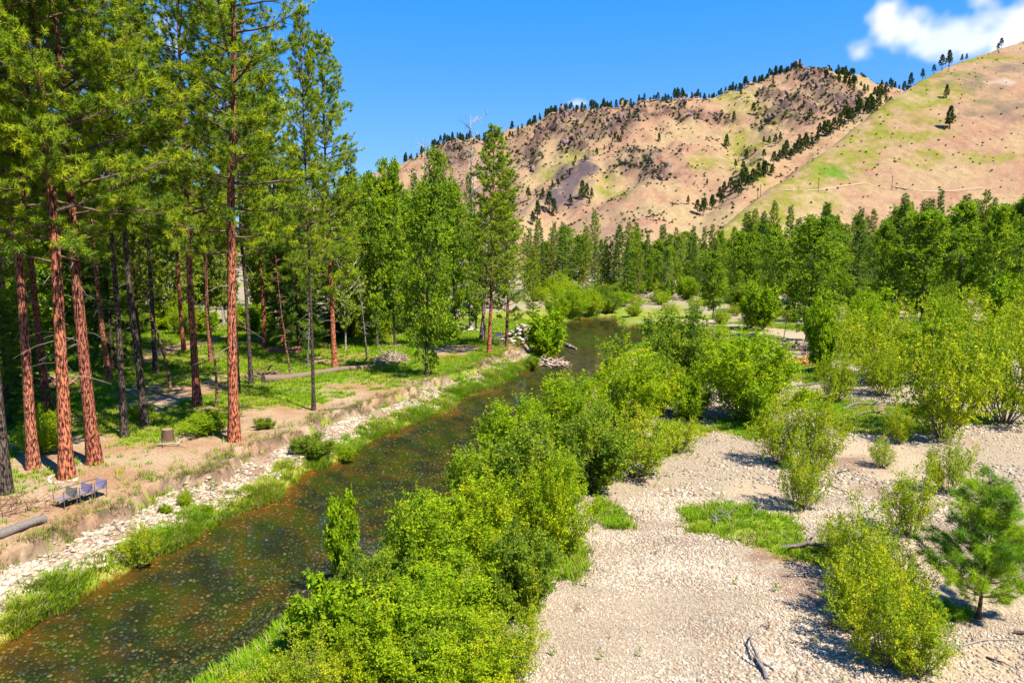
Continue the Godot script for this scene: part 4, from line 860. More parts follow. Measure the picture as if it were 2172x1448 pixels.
["twenty-sixth dark shoulder pine from the left between peak shoulder and grassy hill",0,731.5,-1361.1,15.8,0,2.7],
["twenty-fifth dark shoulder pine from the left between peak shoulder and grassy hill",0,658.5,-1227.1,15.4,0,2.1],
["sixth dark shoulder pine from the left between rocky peak and peak shoulder",0,582.8,-1267.6,13.0,0,0.5],
["twenty-first dark shoulder pine from the left between peak shoulder and grassy hill",0,706.7,-1336.6,18.2,2,4.7],
["twelfth dark shoulder pine from the left between peak shoulder and grassy hill",0,677.8,-1311.7,17.7,1,4.7],
["twenty-fourth dark shoulder pine from the left between peak shoulder and grassy hill",0,651.6,-1218.8,16.2,2,0.1],
["first dark shoulder pine from the left between peak shoulder and grassy hill",0,604.8,-1271.5,17.8,2,4.5],
["tenth dark shoulder pine from the left between peak shoulder and grassy hill",0,657.6,-1307.9,14.0,0,3.6],
["thirteenth dark shoulder pine from the left between rocky peak and peak shoulder",0,602.0,-1275.9,11.5,2,1.1],
["second dark shoulder pine from the left between peak shoulder and grassy hill",0,589.3,-1237.4,17.1,1,4.9],
["fourteenth dark shoulder pine from the left between rocky peak and peak shoulder",0,589.8,-1241.7,13.4,1,3.1],
["fourth dark shoulder pine from the left between rocky peak and peak shoulder",0,571.5,-1272.0,13.3,0,5.3],
["eighth dark shoulder pine from the left between peak shoulder and grassy hill",0,648.7,-1316.7,14.4,1,1.6],
["second dark shoulder pine from the left between rocky peak and peak shoulder",0,554.9,-1250.4,16.5,2,2.7],
["eleventh dark shoulder pine from the left between peak shoulder and grassy hill",0,664.2,-1294.9,18.0,1,0.8],
["first dark shoulder pine from the left between rocky peak and peak shoulder",0,570.2,-1289.1,15.9,1,0.2],
["fourteenth dark shoulder pine from the left between peak shoulder and grassy hill",0,629.2,-1206.6,10.7,0,1.3],
["ninth dark shoulder pine from the left between peak shoulder and grassy hill",0,607.2,-1219.9,17.3,1,3.9],
["nineteenth dark shoulder pine from the left between peak shoulder and grassy hill",0,681.2,-1290.1,16.4,0,0.0],
["seventh dark shoulder pine from the left between rocky peak and peak shoulder",0,586.4,-1271.9,18.3,0,3.7],
]],
["conifers in the gully",[
["first dark gully conifer from the left between ridge notch and green saddle",0,220.1,-824.0,17.8,2,5.8],
["second dark gully conifer from the left between ridge notch and green saddle",0,226.0,-819.8,20.5,2,4.5],
["third dark gully conifer from the left between ridge notch and green saddle",0,231.0,-832.3,17.5,2,5.4],
["fourth dark gully conifer from the left between ridge notch and green saddle",0,244.4,-848.8,18.4,1,3.8],
["fifth dark gully conifer from the left between ridge notch and green saddle",0,247.3,-857.1,17.8,2,1.5],
["sixth dark gully conifer from the left between ridge notch and green saddle",0,263.3,-882.2,18.4,2,5.2],
["seventh dark gully conifer from the left between ridge notch and green saddle",0,259.0,-857.5,14.6,0,5.7],
["eighth dark gully conifer from the left between ridge notch and green saddle",0,272.8,-894.8,19.4,1,1.5],
["ninth dark gully conifer from the left between ridge notch and green saddle",0,278.6,-886.9,21.3,2,4.0],
["tenth dark gully conifer from the left between ridge notch and green saddle",0,282.1,-883.0,16.1,0,3.0],
["eleventh dark gully conifer from the left between ridge notch and green saddle",0,280.4,-862.5,22.7,0,1.2],
["first dark gully conifer from the left between green saddle and rocky peak",0,293.7,-891.7,19.8,0,3.2],
["second dark gully conifer from the left between green saddle and rocky peak",0,297.9,-887.7,23.3,0,5.3],
["third dark gully conifer from the left between green saddle and rocky peak",0,296.7,-875.3,19.3,2,3.8],
["fourth dark gully conifer from the left between green saddle and rocky peak",0,309.6,-896.2,21.8,2,3.4],
["fifth dark gully conifer from the left between green saddle and rocky peak",0,314.8,-904.6,15.0,2,1.3],
["sixth dark gully conifer from the left between green saddle and rocky peak",0,320.6,-908.8,23.4,0,0.8],
["seventh dark gully conifer from the left between green saddle and rocky peak",0,335.1,-929.8,19.8,0,3.8],
["eighth dark gully conifer from the left between green saddle and rocky peak",0,335.9,-925.6,22.2,0,4.6],
["ninth dark gully conifer from the left between green saddle and rocky peak",0,347.8,-933.9,16.5,1,1.7],
["tenth dark gully conifer from the left between green saddle and rocky peak",0,359.2,-959.0,21.1,2,6.1],
["eleventh dark gully conifer from the left between green saddle and rocky peak",0,374.5,-980.1,17.0,0,4.3],
["twelfth dark gully conifer from the left between green saddle and rocky peak",0,383.0,-988.4,20.6,1,5.8],
["thirteenth dark gully conifer from the left between green saddle and rocky peak",0,390.5,-996.8,24.8,0,5.7],
["fourteenth dark gully conifer from the left between green saddle and rocky peak",0,395.7,-992.6,16.8,2,0.8],
["fifteenth dark gully conifer from the left between green saddle and rocky peak",0,403.1,-996.9,17.1,2,5.9],
["sixteenth dark gully conifer from the left between green saddle and rocky peak",0,407.6,-1001.2,19.4,1,5.3],
["seventeenth dark gully conifer from the left between green saddle and rocky peak",0,415.7,-1014.0,18.6,0,6.2],
["eighteenth dark gully conifer from the left between green saddle and rocky peak",0,424.6,-1013.9,25.3,1,1.7],
["nineteenth dark gully conifer from the left between green saddle and rocky peak",0,434.7,-1031.0,17.3,0,3.4],
["first dark gully conifer from the left between rocky peak and peak shoulder",0,439.2,-1026.8,17.0,0,5.6],
["second dark gully conifer from the left between rocky peak and peak shoulder",0,452.4,-1039.8,18.4,1,2.7],
["third dark gully conifer from the left between rocky peak and peak shoulder",0,460.7,-1052.7,18.8,1,1.0],
["fourth dark gully conifer from the left between rocky peak and peak shoulder",0,465.7,-1048.4,23.6,1,5.8],
["fifth dark gully conifer from the left between rocky peak and peak shoulder",0,471.3,-1048.5,24.7,2,1.3],
["sixth dark gully conifer from the left between rocky peak and peak shoulder",0,477.5,-1052.8,17.6,1,2.7],
["seventh dark gully conifer from the left between rocky peak and peak shoulder",0,484.1,-1057.1,24.6,2,4.3],
["eighth dark gully conifer from the left between rocky peak and peak shoulder",0,498.7,-1070.1,26.6,0,2.1],
["ninth dark gully conifer from the left between rocky peak and peak shoulder",0,519.5,-1099.9,28.7,2,1.6],
["tenth dark gully conifer from the left between rocky peak and peak shoulder",0,523.5,-1095.6,25.3,2,0.4],
["first dark gully conifer from the left between peak shoulder and grassy hill",0,528.0,-1104.1,19.2,2,0.4],
["second dark gully conifer from the left between peak shoulder and grassy hill",0,539.5,-1116.8,20.2,0,4.5],
["third dark gully conifer from the left between peak shoulder and grassy hill",0,551.3,-1121.2,29.4,1,1.1],
["fourth dark gully conifer from the left between peak shoulder and grassy hill",0,558.1,-1129.9,23.8,2,1.1],
["fifth dark gully conifer from the left between peak shoulder and grassy hill",0,569.6,-1129.9,29.4,1,2.1],
["sixth dark gully conifer from the left between peak shoulder and grassy hill",0,589.2,-1159.9,29.8,0,0.7],
]],
["pines on the mountain's open slope",[
["fourth dark open-slope pine from the left between ridge notch and green saddle",0,376.7,-1195.5,18.1,0,5.0],
["fourth dark open-slope pine from the left between green saddle and rocky peak",0,409.4,-1196.0,21.4,2,2.1],
["sixth dark open-slope pine from the left between green saddle and rocky peak",0,351.2,-976.0,14.8,2,0.1],
["third dark open-slope pine from the left between ridge notch and green saddle",0,339.2,-1109.3,23.0,0,0.5],
["eighth dark open-slope pine from the left between green saddle and rocky peak",0,388.9,-1060.3,13.2,0,1.0],
["tenth dark open-slope pine from the left between green saddle and rocky peak",0,392.0,-1043.7,17.3,2,4.2],
["seventh dark open-slope pine from the left between green saddle and rocky peak",0,383.3,-1068.5,11.8,1,4.2],
["third dark open-slope pine from the left between green saddle and rocky peak",0,352.1,-1050.5,15.9,0,0.3],
["fifth dark open-slope pine from the left between green saddle and rocky peak",0,363.4,-1046.8,8.7,1,0.6],
["first dark open-slope pine from the left between scree head and ridge notch",0,230.8,-1101.4,13.7,0,2.4],
["first dark open-slope pine from the left between green saddle and rocky peak",0,411.1,-1269.2,12.3,2,0.6],
["ninth dark open-slope pine from the left between green saddle and rocky peak",0,474.6,-1287.3,12.4,2,1.4],
["twelfth dark open-slope pine from the left between green saddle and rocky peak",0,503.4,-1296.4,10.7,0,1.9],
["eleventh dark open-slope pine from the left between green saddle and rocky peak",0,403.6,-1056.5,14.6,1,5.4],
["thirteenth dark open-slope pine from the left between green saddle and rocky peak",0,415.5,-1005.5,20.8,0,5.9],
["first dark open-slope pine from the left between ridge notch and green saddle",0,217.5,-857.7,10.6,1,2.3],
["second dark open-slope pine from the left between green saddle and rocky peak",0,309.0,-933.3,18.0,2,1.1],
["fifth dark open-slope pine from the left between ridge notch and green saddle",0,310.5,-970.8,12.1,1,4.9],
["second dark open-slope pine from the left between ridge notch and green saddle",0,260.0,-928.7,9.0,1,2.3],
]],
["pines on the diagonal shrub line",[
["tenth dark shrub-line pine from the left between scree head and ridge notch",0,169.7,-1122.3,12.6,0,1.8],
["second dark shrub-line pine from the left between scree head and ridge notch",0,133.3,-1091.9,7.9,0,4.8],
["seventh dark shrub-line pine from the left between ridge dip and scree head",0,44.4,-972.0,7.4,0,0.3],
["sixteenth dark shrub-line pine from the left between ridge dip and scree head",0,84.6,-1023.4,6.5,1,3.1],
["thirteenth dark shrub-line pine from the left between scree head and ridge notch",0,180.7,-1148.1,9.7,1,3.0],
["seventh dark shrub-line pine from the left between scree head and ridge notch",0,164.1,-1147.4,7.9,0,1.7],
["twentieth dark shrub-line pine from the left between ridge dip and scree head",0,112.4,-1074.7,7.0,2,1.4],
["eleventh dark shrub-line pine from the left between ridge dip and scree head",0,65.9,-989.3,11.4,1,0.7],
["fourth dark shrub-line pine from the left between ridge dip and scree head",0,36.6,-988.0,7.1,1,1.3],
["twelfth dark shrub-line pine from the left between scree head and ridge notch",0,179.1,-1143.8,10.0,2,0.8],
["ninth dark shrub-line pine from the left between ridge dip and scree head",0,59.2,-1009.9,7.8,1,0.4],
["twelfth dark shrub-line pine from the left between ridge dip and scree head",0,72.7,-1023.0,9.2,2,4.1],
["eighteenth dark shrub-line pine from the left between ridge dip and scree head",0,96.2,-1057.4,10.9,2,4.1],
["tenth dark shrub-line pine from the left between ridge dip and scree head",0,64.8,-1010.2,8.3,1,5.0],
["fifth dark shrub-line pine from the left between ridge dip and scree head",0,38.0,-942.7,7.8,2,1.1],
["fifth dark shrub-line pine from the left between scree head and ridge notch",0,157.0,-1109.3,7.4,0,5.3],
["fourth dark shrub-line pine from the left between scree head and ridge notch",0,152.7,-1096.4,8.6,1,3.7],
["second dark shrub-line pine from the left between ridge dip and scree head",0,34.0,-951.0,6.0,1,1.5],
["nineteenth dark shrub-line pine from the left between ridge dip and scree head",0,109.0,-1045.0,9.3,0,3.9],
["eighth dark shrub-line pine from the left between scree head and ridge notch",0,166.4,-1134.9,13.3,1,1.7],
["third dark shrub-line pine from the left between ridge dip and scree head",0,35.7,-983.9,7.1,1,4.2],
["fourteenth dark shrub-line pine from the left between scree head and ridge notch",0,199.9,-1199.0,12.9,0,1.0],
["eighth dark shrub-line pine from the left between ridge dip and scree head",0,56.9,-989.1,9.1,1,0.9],
["third dark shrub-line pine from the left between scree head and ridge notch",0,146.3,-1109.1,7.8,0,6.3],
["ninth dark shrub-line pine from the left between scree head and ridge notch",0,170.9,-1139.3,8.1,1,1.1],
["seventeenth dark shrub-line pine from the left between ridge dip and scree head",0,91.2,-1040.4,11.6,2,1.4],
["eleventh dark shrub-line pine from the left between scree head and ridge notch",0,173.6,-1122.4,11.4,0,0.3],
["first dark shrub-line pine from the left between ridge dip and scree head",0,34.7,-1008.9,7.9,1,4.7],
["sixth dark shrub-line pine from the left between scree head and ridge notch",0,165.1,-1168.4,9.7,1,5.1],
["fourteenth dark shrub-line pine from the left between ridge dip and scree head",0,81.7,-1035.9,7.8,2,3.3],
["thirteenth dark shrub-line pine from the left between ridge dip and scree head",0,74.2,-1018.9,9.5,1,0.5],
["sixth dark shrub-line pine from the left between ridge dip and scree head",0,44.4,-996.7,10.0,1,4.0],
["first dark shrub-line pine from the left between scree head and ridge notch",0,130.8,-1083.3,11.6,2,4.7],
["fifteenth dark shrub-line pine from the left between ridge dip and scree head",0,84.4,-1023.4,10.9,0,2.8],
]],
["pines below the grey scree",[
["second dark scree-foot pine from the left between ridge dip and scree head",0,26.2,-875.5,18.1,1,4.3],
["fifth dark scree-foot pine from the left between ridge dip and scree head",0,49.2,-917.3,27.8,2,6.0],
["sixth dark scree-foot pine from the left between ridge dip and scree head",0,55.2,-912.9,23.9,0,2.9],
["seventh dark scree-foot pine from the left between ridge dip and scree head",0,79.0,-938.3,15.5,1,4.9],
["eighth dark scree-foot pine from the left between ridge dip and scree head",0,96.1,-951.3,26.2,0,6.1],
["ninth dark scree-foot pine from the left between ridge dip and scree head",0,103.0,-955.7,19.8,0,6.0],
["second dark scree-foot pine from the left between scree head and ridge notch",0,109.0,-951.3,14.4,0,3.4],
["fourth dark scree-foot pine from the left between ridge dip and scree head",0,41.1,-947.0,13.1,1,6.0],
["first dark scree-foot pine from the left between ridge dip and scree head",0,22.9,-991.7,19.2,2,1.5],
["first dark scree-foot pine from the left between scree head and ridge notch",0,104.0,-934.3,10.3,2,4.4],
["third dark scree-foot pine from the left between ridge dip and scree head",0,32.8,-892.2,24.6,1,4.2],
]],
["lone pines on the grassy hill",[
["larger lone pine on the grassy hillside",1,397.3,-638.1,21.1,1,0.8],
["smaller lone pine above the larger lone pine",1,426.5,-693.6,13.4,0,4.0],
["pine second from the lower end of the hill's skyline row",1,414.4,-735.9,15.2,1,0.7],
["lowest pine of the hill's skyline row",1,403.1,-727.2,11.0,2,0.9],
["bushy pine in the hill's skyline row",1,431.2,-744.7,11.3,1,3.9],
["narrow pine in the hill's skyline row",1,452.8,-761.8,10.5,2,0.5],
["leaning pine beside the fullest skyline pine",1,468.9,-774.6,17.1,2,2.9],
["fullest pine on the hill's skyline",1,481.6,-783.2,18.4,1,3.6],
["left one of two tiny skyline pines",1,501.3,-792.0,8.2,1,2.2],
["right one of two tiny skyline pines",1,511.8,-800.5,7.7,1,2.0],
["small dark pine high on the skyline",1,557.9,-818.0,8.5,1,4.4],
["uppermost pine on the hill's skyline",1,564.5,-822.2,12.5,2,4.2],
["left dark pine where hill meets mountain",1,351.7,-688.5,16.1,0,2.5],
["right dark pine where hill meets mountain",1,359.2,-692.9,19.1,0,6.0],
]],
]
const HILL_PATCHES := [
	[0,543.0,-1288.9,44.0,47.6,"rock"],
	[0,545.9,-1215.7,55.3,82.9,"rock"],
	[0,465.1,-1171.9,62.2,58.9,"rock"],
	[0,564.7,-1185.7,45.0,56.9,"rock"],
	[0,454.2,-1252.6,28.5,26.2,"rock"],
	[0,-113.4,-1337.5,40.6,58.7,"rock"],
	[0,78.1,-1239.5,56.4,54.1,"rock"],
	[0,141.6,-1215.4,64.5,49.7,"rock"],
	[0,198.5,-1216.3,36.9,47.0,"rock"],
	[0,97.2,-1167.4,35.4,37.7,"rock"],
	[0,198.5,-1037.4,47.2,39.7,"rock"],
	[0,208.3,-983.1,29.8,30.1,"rock"],
	[0,355.1,-1195.3,19.9,23.7,"rock"],
	[0,286.0,-1208.7,45.8,28.4,"rock"],
	[0,26.7,-1165.4,26.5,58.6,"rock"],
	[0,81.3,-1010.6,23.0,69.6,"scree"],
	[0,108.9,-1049.4,17.5,53.2,"scree"],
	[0,54.4,-955.1,18.1,30.3,"scree"],
	[0,411.2,-1221.8,37.1,38.0,"green"],
	[0,433.9,-1170.9,26.6,42.4,"green"],
	[0,373.3,-1114.0,33.8,77.4,"green"],
	[0,321.1,-983.4,29.8,85.0,"green"],
	[0,280.2,-1004.9,30.5,41.8,"green"],
	[0,139.2,-960.3,21.9,48.2,"green"],
	[0,108.2,-1116.2,33.9,39.3,"green"],
	[0,406.2,-1286.1,48.8,30.8,"green"],
	[0,60.8,-1072.7,24.4,30.1,"green"],
	[1,226.1,-553.1,38.9,39.1,"green"],
	[1,259.2,-578.3,40.7,24.9,"green"],
	[1,198.4,-528.1,31.0,35.4,"green"],
	[1,294.1,-612.0,43.1,28.8,"green"],
	[1,337.6,-633.3,52.0,18.1,"green"],
	[1,395.1,-701.8,49.4,32.6,"green"],
	[1,337.2,-658.9,38.6,21.8,"green"],
	[1,442.6,-744.8,43.7,21.8,"green"],
	[1,298.5,-595.1,27.9,14.4,"green"],
	[1,350.5,-595.4,27.9,14.3,"green"],
	[1,402.2,-583.1,27.3,8.0,"green"],
	[1,174.4,-499.1,23.4,28.1,"green"],
	[1,387.7,-591.5,13.9,8.0,"green"],
	[1,151.9,-470.2,16.5,31.4,"green"],
	[1,267.7,-607.7,28.5,21.4,"green"],
	[1,307.6,-641.6,30.1,18.0,"green"],
	[1,365.6,-680.4,47.9,36.1,"green"],
	[1,413.6,-727.5,34.1,14.4,"green"],
	[1,508.5,-787.9,55.4,18.1,"green"],
	[1,230.4,-574.0,20.2,24.7,"green"],
	[1,425.5,-706.5,49.7,32.8,"green"],
	[1,268.1,-582.4,13.3,13.8,"lush"],
	[1,473.1,-715.4,27.1,32.9,"sage"],
	[1,463.1,-664.2,30.2,28.2,"sage"],
	[1,432.1,-663.9,20.1,16.4,"sage"],
	[1,521.5,-745.5,28.3,18.9,"sage"],
	[1,501.5,-715.6,16.3,11.8,"pale"],
]
const POLES := [
	[241.6,-548.9,10.6,"lower wooden power pole on the hill beside the bright green patch"],
	[301.7,-553.0,11.8,"wooden power pole on the hill further right along the dirt track"],
	[189.4,-536.3,9.2,"left pole of the twin power poles at the hill's foot"],
	[193.1,-540.5,9.3,"right pole of the twin power poles at the hill's foot"],
]
const TRACK := [[209.6, -548.9], [228.2, -549.0], [244.8, -553.2], [263.5, -561.4], [284.5, -565.6], [293.9, -561.5], [306.9, -557.2], [321.1, -549.0], [340.8, -544.9], [366.6, -544.9]]
const GROUND_PATCHES := [
	[8.29,-24.4,1.85,1.96,"grass"],
	[9.26,-23.29,1.12,2.14,"grass"],
	[6.95,-24.64,0.68,1.18,"grass"],
	[13.11,-38.42,1.59,2.46,"grass"],
	[6.09,-35.34,1.46,2.86,"grass"],
	[3.67,-25.12,0.69,1.48,"grass"],
	[1.75,-21.34,0.88,1.44,"grass"],
	[21.87,-44.9,2.79,4.57,"grass"],
	[21.29,-39.56,3.0,2.96,"grass"],
	[25.93,-58.6,3.23,5.12,"grass"],
	[20.81,-95.65,4.62,9.43,"grass"],
	[70.84,-132.49,7.31,12.83,"grass"],
	[50.98,-146.55,6.06,18.94,"grass"],
	[14.09,-132.49,10.96,18.13,"grass"],
	[26.44,-42.07,2.61,2.67,"grass"],
	[16.66,-102.81,1.42,6.18,"grass"],
	[9.91,-21.34,0.59,1.08,"grass"],
	[11.79,-17.73,0.73,0.51,"grass"],
	[9.86,-38.42,1.59,1.79,"grass"],
	[18.88,-30.42,2.52,3.59,"sand"],
	[18.13,-33.54,2.31,3.46,"sand"],
	[13.03,-20.65,1.71,2.04,"sand"],
	[10.97,-15.5,1.92,1.19,"sand"],
	[9.98,-27.24,1.13,1.44,"sand"],
	[35.18,-83.92,4.63,10.46,"sand"],
	[31.94,-56.16,2.32,4.23,"sand"],
	[29.47,-102.81,2.84,7.74,"sand"],
	[14.03,-19.08,1.05,1.76,"sand"],
	[8.62,-19.38,0.8,1.81,"litter"],
	[8.39,-20.99,0.87,0.7,"litter"],
	[8.61,-17.0,0.47,0.7,"litter"],
	[4.4,-24.17,0.5,0.55,"litter"],
	[1.75,-17.98,0.25,0.36,"litter"],
	[16.15,-31.91,1.32,1.56,"litter"],
	[15.5,-26.68,1.29,1.38,"litter"],
	[31.9,-74.73,2.58,5.77,"litter"],
	[15.42,-24.64,0.51,1.42,"litter"],
	[-32.6,-68.39,1.89,7.8,"soil"],
	[-21.93,-41.35,1.71,2.88,"soil"],
	[-20.72,-44.43,1.84,2.32,"soil"],
	[-13.85,-37.44,2.07,1.9,"soil"],
	[-10.57,-35.21,1.46,2.32,"soil"],
	[-8.3,-41.35,2.28,3.17,"soil"],
	[-5.67,-64.74,2.23,4.17,"soil"],
	[-24.45,-44.43,1.53,2.32,"soil"],
	[-20.2,-29.85,1.24,2.3,"soil"],
]


class Mb:
	var v := PackedVector3Array()
	var n := PackedVector3Array()
	var c := PackedColorArray()
	func tri(a: Vector3, b: Vector3, d: Vector3, col: Color) -> void:
		v.push_back(a); v.push_back(b); v.push_back(d)
		c.push_back(col); c.push_back(col); c.push_back(col)
	func add_to(m: ArrayMesh, mat: Material) -> void:
		if v.is_empty():
			return
		var a := []
		a.resize(Mesh.ARRAY_MAX)
		a[Mesh.ARRAY_VERTEX] = v
		if n.size() == v.size():
			a[Mesh.ARRAY_NORMAL] = n
		a[Mesh.ARRAY_COLOR] = c
		m.add_surface_from_arrays(Mesh.PRIMITIVE_TRIANGLES, a)
		m.surface_set_material(m.get_surface_count() - 1, mat)
	func mesh(mat: Material) -> ArrayMesh:
		var m := ArrayMesh.new()
		add_to(m, mat)
		return m

var M := {}
var used := {}
var rng := RandomNumberGenerator.new()
var nz := FastNoiseLite.new()
var wx := PackedFloat32Array()
var wz := PackedFloat32Array()
var wside := PackedInt32Array()
var proto := {}

# ------------------------------------------------------------------ naming
func numbered(called: String) -> String:
	used[called] = used.get(called, 0) + 1
	return called if used[called] == 1 else "%s_%03d" % [called, used[called] - 1]

func tag(o: Node, label: String, category: String, group := "", kind := "") -> Node:
	if label: o.set_meta("label", label)
	if category: o.set_meta("category", category)
	if group: o.set_meta("group", group)
	if kind: o.set_meta("kind", kind)
	return o

func thing(called: String, label: String, category: String, at: Vector3, group := "") -> Node3D:
	var o := Node3D.new()
	o.name = numbered(called)
	add_child(o)
	o.position = at
	tag(o, label, category, group)
	return o

func part(called: String, mesh: Mesh, parent: Node, mat: Material = null) -> MeshInstance3D:
	var o := MeshInstance3D.new()
	o.name = numbered(called) if parent == self else called
	o.mesh = mesh
	if mat: o.material_override = mat
	parent.add_child(o, true)
	return o

# ------------------------------------------------------------------ materials
func lin(r: float, g: float, b: float) -> Color:
	return Color(r, g, b).linear_to_srgb()

func noise_tex(freq: float, lo: float, hi: float, seed_: int, type := FastNoiseLite.TYPE_SIMPLEX_SMOOTH, size := 512) -> NoiseTexture2D:
	var f := FastNoiseLite.new()
	f.noise_type = type
	f.frequency = freq
	f.seed = seed_
	f.fractal_octaves = 5
	var t := NoiseTexture2D.new()
	t.width = size; t.height = size
	t.seamless = true
	t.noise = f
	var g := Gradient.new()
	g.set_color(0, Color(lo, lo, lo)); g.set_color(1, Color(hi, hi, hi))
	t.color_ramp = g
	return t

func mat(called: String, rough := 0.9, spec := 0.3) -> StandardMaterial3D:
	var m := StandardMaterial3D.new()
	m.resource_name = called
	m.vertex_color_use_as_albedo = true
	m.roughness = rough
	m.metallic_specular = spec
	M[called] = m
	return m

func materials() -> void:
	var m := mat("leaf", 0.7, 0.22)
	m.backlight_enabled = true
	m.backlight = lin(0.85, 1.0, 0.4)
	m = mat("needle", 0.7, 0.2)
	m.backlight_enabled = true
	m.backlight = lin(0.7, 0.8, 0.3)
	m = mat("grass", 0.8, 0.18)
	m.backlight_enabled = true
	m.backlight = lin(0.7, 0.9, 0.3)
	m = mat("bark", 0.95, 0.2)
	var bt := noise_tex(0.02, 0.30, 1.0, 3)
	bt.color_ramp.set_offset(0, 0.34)
	bt.color_ramp.set_offset(1, 0.56)
	m.albedo_texture = bt
	m.uv1_triplanar = true
	m.uv1_scale = Vector3(1.5, 0.30, 1.5)
	m.heightmap_enabled = true
	m.heightmap_texture = m.albedo_texture
	m.heightmap_scale = 5.0
	m = mat("limb", 0.95, 0.2)
	m = mat("wood", 0.9, 0.2)
	m.albedo_texture = noise_tex(0.03, 0.42, 1.0, 5)
	m.uv1_triplanar = true
	m.uv1_scale = Vector3(1.5, 1.5, 1.5)
	m.heightmap_enabled = true
	m.heightmap_texture = m.albedo_texture
	m.heightmap_scale = 2.0
	m = mat("ground", 0.95, 0.2)
	m.albedo_texture = noise_tex(0.035, 0.7, 1.0, 11)
	m.uv1_triplanar = true
	m.uv1_world_triplanar = true
	m.uv1_scale = Vector3(0.37, 0.37, 0.37)
	m.heightmap_enabled = true
	m.heightmap_texture = m.albedo_texture
	m.heightmap_scale = 7.0
	m = mat("hillside", 0.95, 0.15)
	m.albedo_texture = noise_tex(0.02, 0.80, 1.0, 17)
	m.uv1_triplanar = true
	m.uv1_world_triplanar = true
	m.uv1_scale = Vector3(0.012, 0.012, 0.012)
	m.detail_enabled = true
	m.detail_blend_mode = BaseMaterial3D.BLEND_MODE_MUL
	m.detail_albedo = noise_tex(0.03, 0.58, 1.0, 19)
	m.heightmap_enabled = true
	m.heightmap_texture = m.albedo_texture
	m.heightmap_scale = 260.0
	m.detail_uv_layer = BaseMaterial3D.DETAIL_UV_2
	m.uv2_triplanar = true
	m.uv2_world_triplanar = true
	m.uv2_scale = Vector3(0.06, 0.06, 0.06)
	mat("stone", 0.85, 0.3)
	m = mat("wet_stone", 0.5, 0.4)
	m = mat("paint", 0.7, 0.3)
	m = mat("steel", 0.45, 0.5)
	m = mat("cloth", 0.9, 0.2)
	m = StandardMaterial3D.new()
	m.resource_name = "water"
	var c := lin(0.014, 0.020, 0.004)
	c.a = 0.22
	m.albedo_color = c
	m.transparency = BaseMaterial3D.TRANSPARENCY_ALPHA
	m.roughness = 0.04
	m.metallic_specular = 0.23
	m.normal_enabled = true
	var t := noise_tex(0.012, 0.0, 1.0, 23)
	t.as_normal_map = true
	t.color_ramp = null
	t.bump_strength = 2.0
	m.normal_texture = t
	m.normal_scale = 0.10
	m.uv1_triplanar = true
	m.uv1_world_triplanar = true
	m.uv1_scale = Vector3(0.22, 0.22, 0.22)
	M["water"] = m

# ------------------------------------------------------------------ ground shape
func shore(x: float, z: float) -> Vector2:   # x: distance to the waterline, negative on the water; y: 0 pine bank, 1 gravel side, 2 pond's far shore
	var best := 1e12
	var s := 0
	var inside := false
	var k := wx.size()
	var x2 := wx[0]; var z2 := wz[0]
	for j in k:
		var i := k - 1 - j
		var x1 := wx[i]; var z1 := wz[i]
		var dx := x2 - x1; var dz := z2 - z1
		var t := clampf(((x - x1) * dx + (z - z1) * dz) / (dx * dx + dz * dz + 1e-9), 0.0, 1.0)
		var ex := x - x1 - dx * t; var ez := z - z1 - dz * t
		var q := ex * ex + ez * ez
		if q < best:
			best = q
			s = wside[i]
		if (z1 > z) != (z2 > z) and x < dx * (z - z1) / dz + x1:
			inside = not inside
		x2 = x1; z2 = z1
	var d := sqrt(best)
	return Vector2(-d if inside else d, s)

func scarp_at(x: float, z: float) -> float:
	return 2.3 + 0.9 * nz.get_noise_2d(x * 2.0 + 40.0, z * 2.0) + 0.55 * nz.get_noise_2d(x * 16.0, z * 16.0 + 12.0)

func height_from(x: float, z: float, w: Vector2) -> float:
	var n := nz.get_noise_2d(x, z)
	var d := w.x + 0.45 * nz.get_noise_2d(x * 6.0, z * 6.0 + 90.0)
	if d < 0.0:
		return -minf(0.8, 0.02 - d * 0.3) + 0.05 * nz.get_noise_2d(x * 12.0, z * 12.0)
	var far := smoothstep(-72.0, -105.0, z)
	if w.y < 0.5:
		var s := scarp_at(x, z)
		var h := 0.0
		if d < s:
			h = 0.95 * pow(d / s, 0.85)
		else:
			h = 0.95 + 0.45 * minf(1.0, (d - s) / 0.16) + 0.14 * n * minf(1.0, (d - s) / 2.0) + minf(d, 40.0) * 0.004
		return h * lerpf(1.0, 0.6, far) + 0.02
	if w.y < 1.5:
		return (0.32 * (1.0 - exp(-d / 1.1)) + 0.16 + 0.22 * n * (1.0 - exp(-d / 4.0))) * lerpf(1.0, 1.9, far) * (1.0 - exp(-d * 3.0)) + 0.01
	return 0.85 * (1.0 - exp(-d / 3.0)) + 0.15 * n * (1.0 - exp(-d / 3.0)) + 0.01

func ground_h(x: float, z: float) -> float:
	return height_from(x, z, shore(x, z))

func patch_at(x: float, z: float, kind: String) -> float:
	var best := 0.0
	var e := 0.55 * nz.get_noise_2d(x * 5.0, z * 5.0 + 300.0) + 0.35 * nz.get_noise_2d(x * 17.0, z * 17.0)
	for p in GROUND_PATCHES:
		if p[4] != kind:
			continue
		var a: float = (x - p[0]) / p[2]
		var b: float = (z - p[1]) / p[3]
		var q := a * a + b * b
		if q < 2.2:
			best = maxf(best, clampf((1.3 - sqrt(q) + e) * 1.7, 0.0, 1.0))
	return best

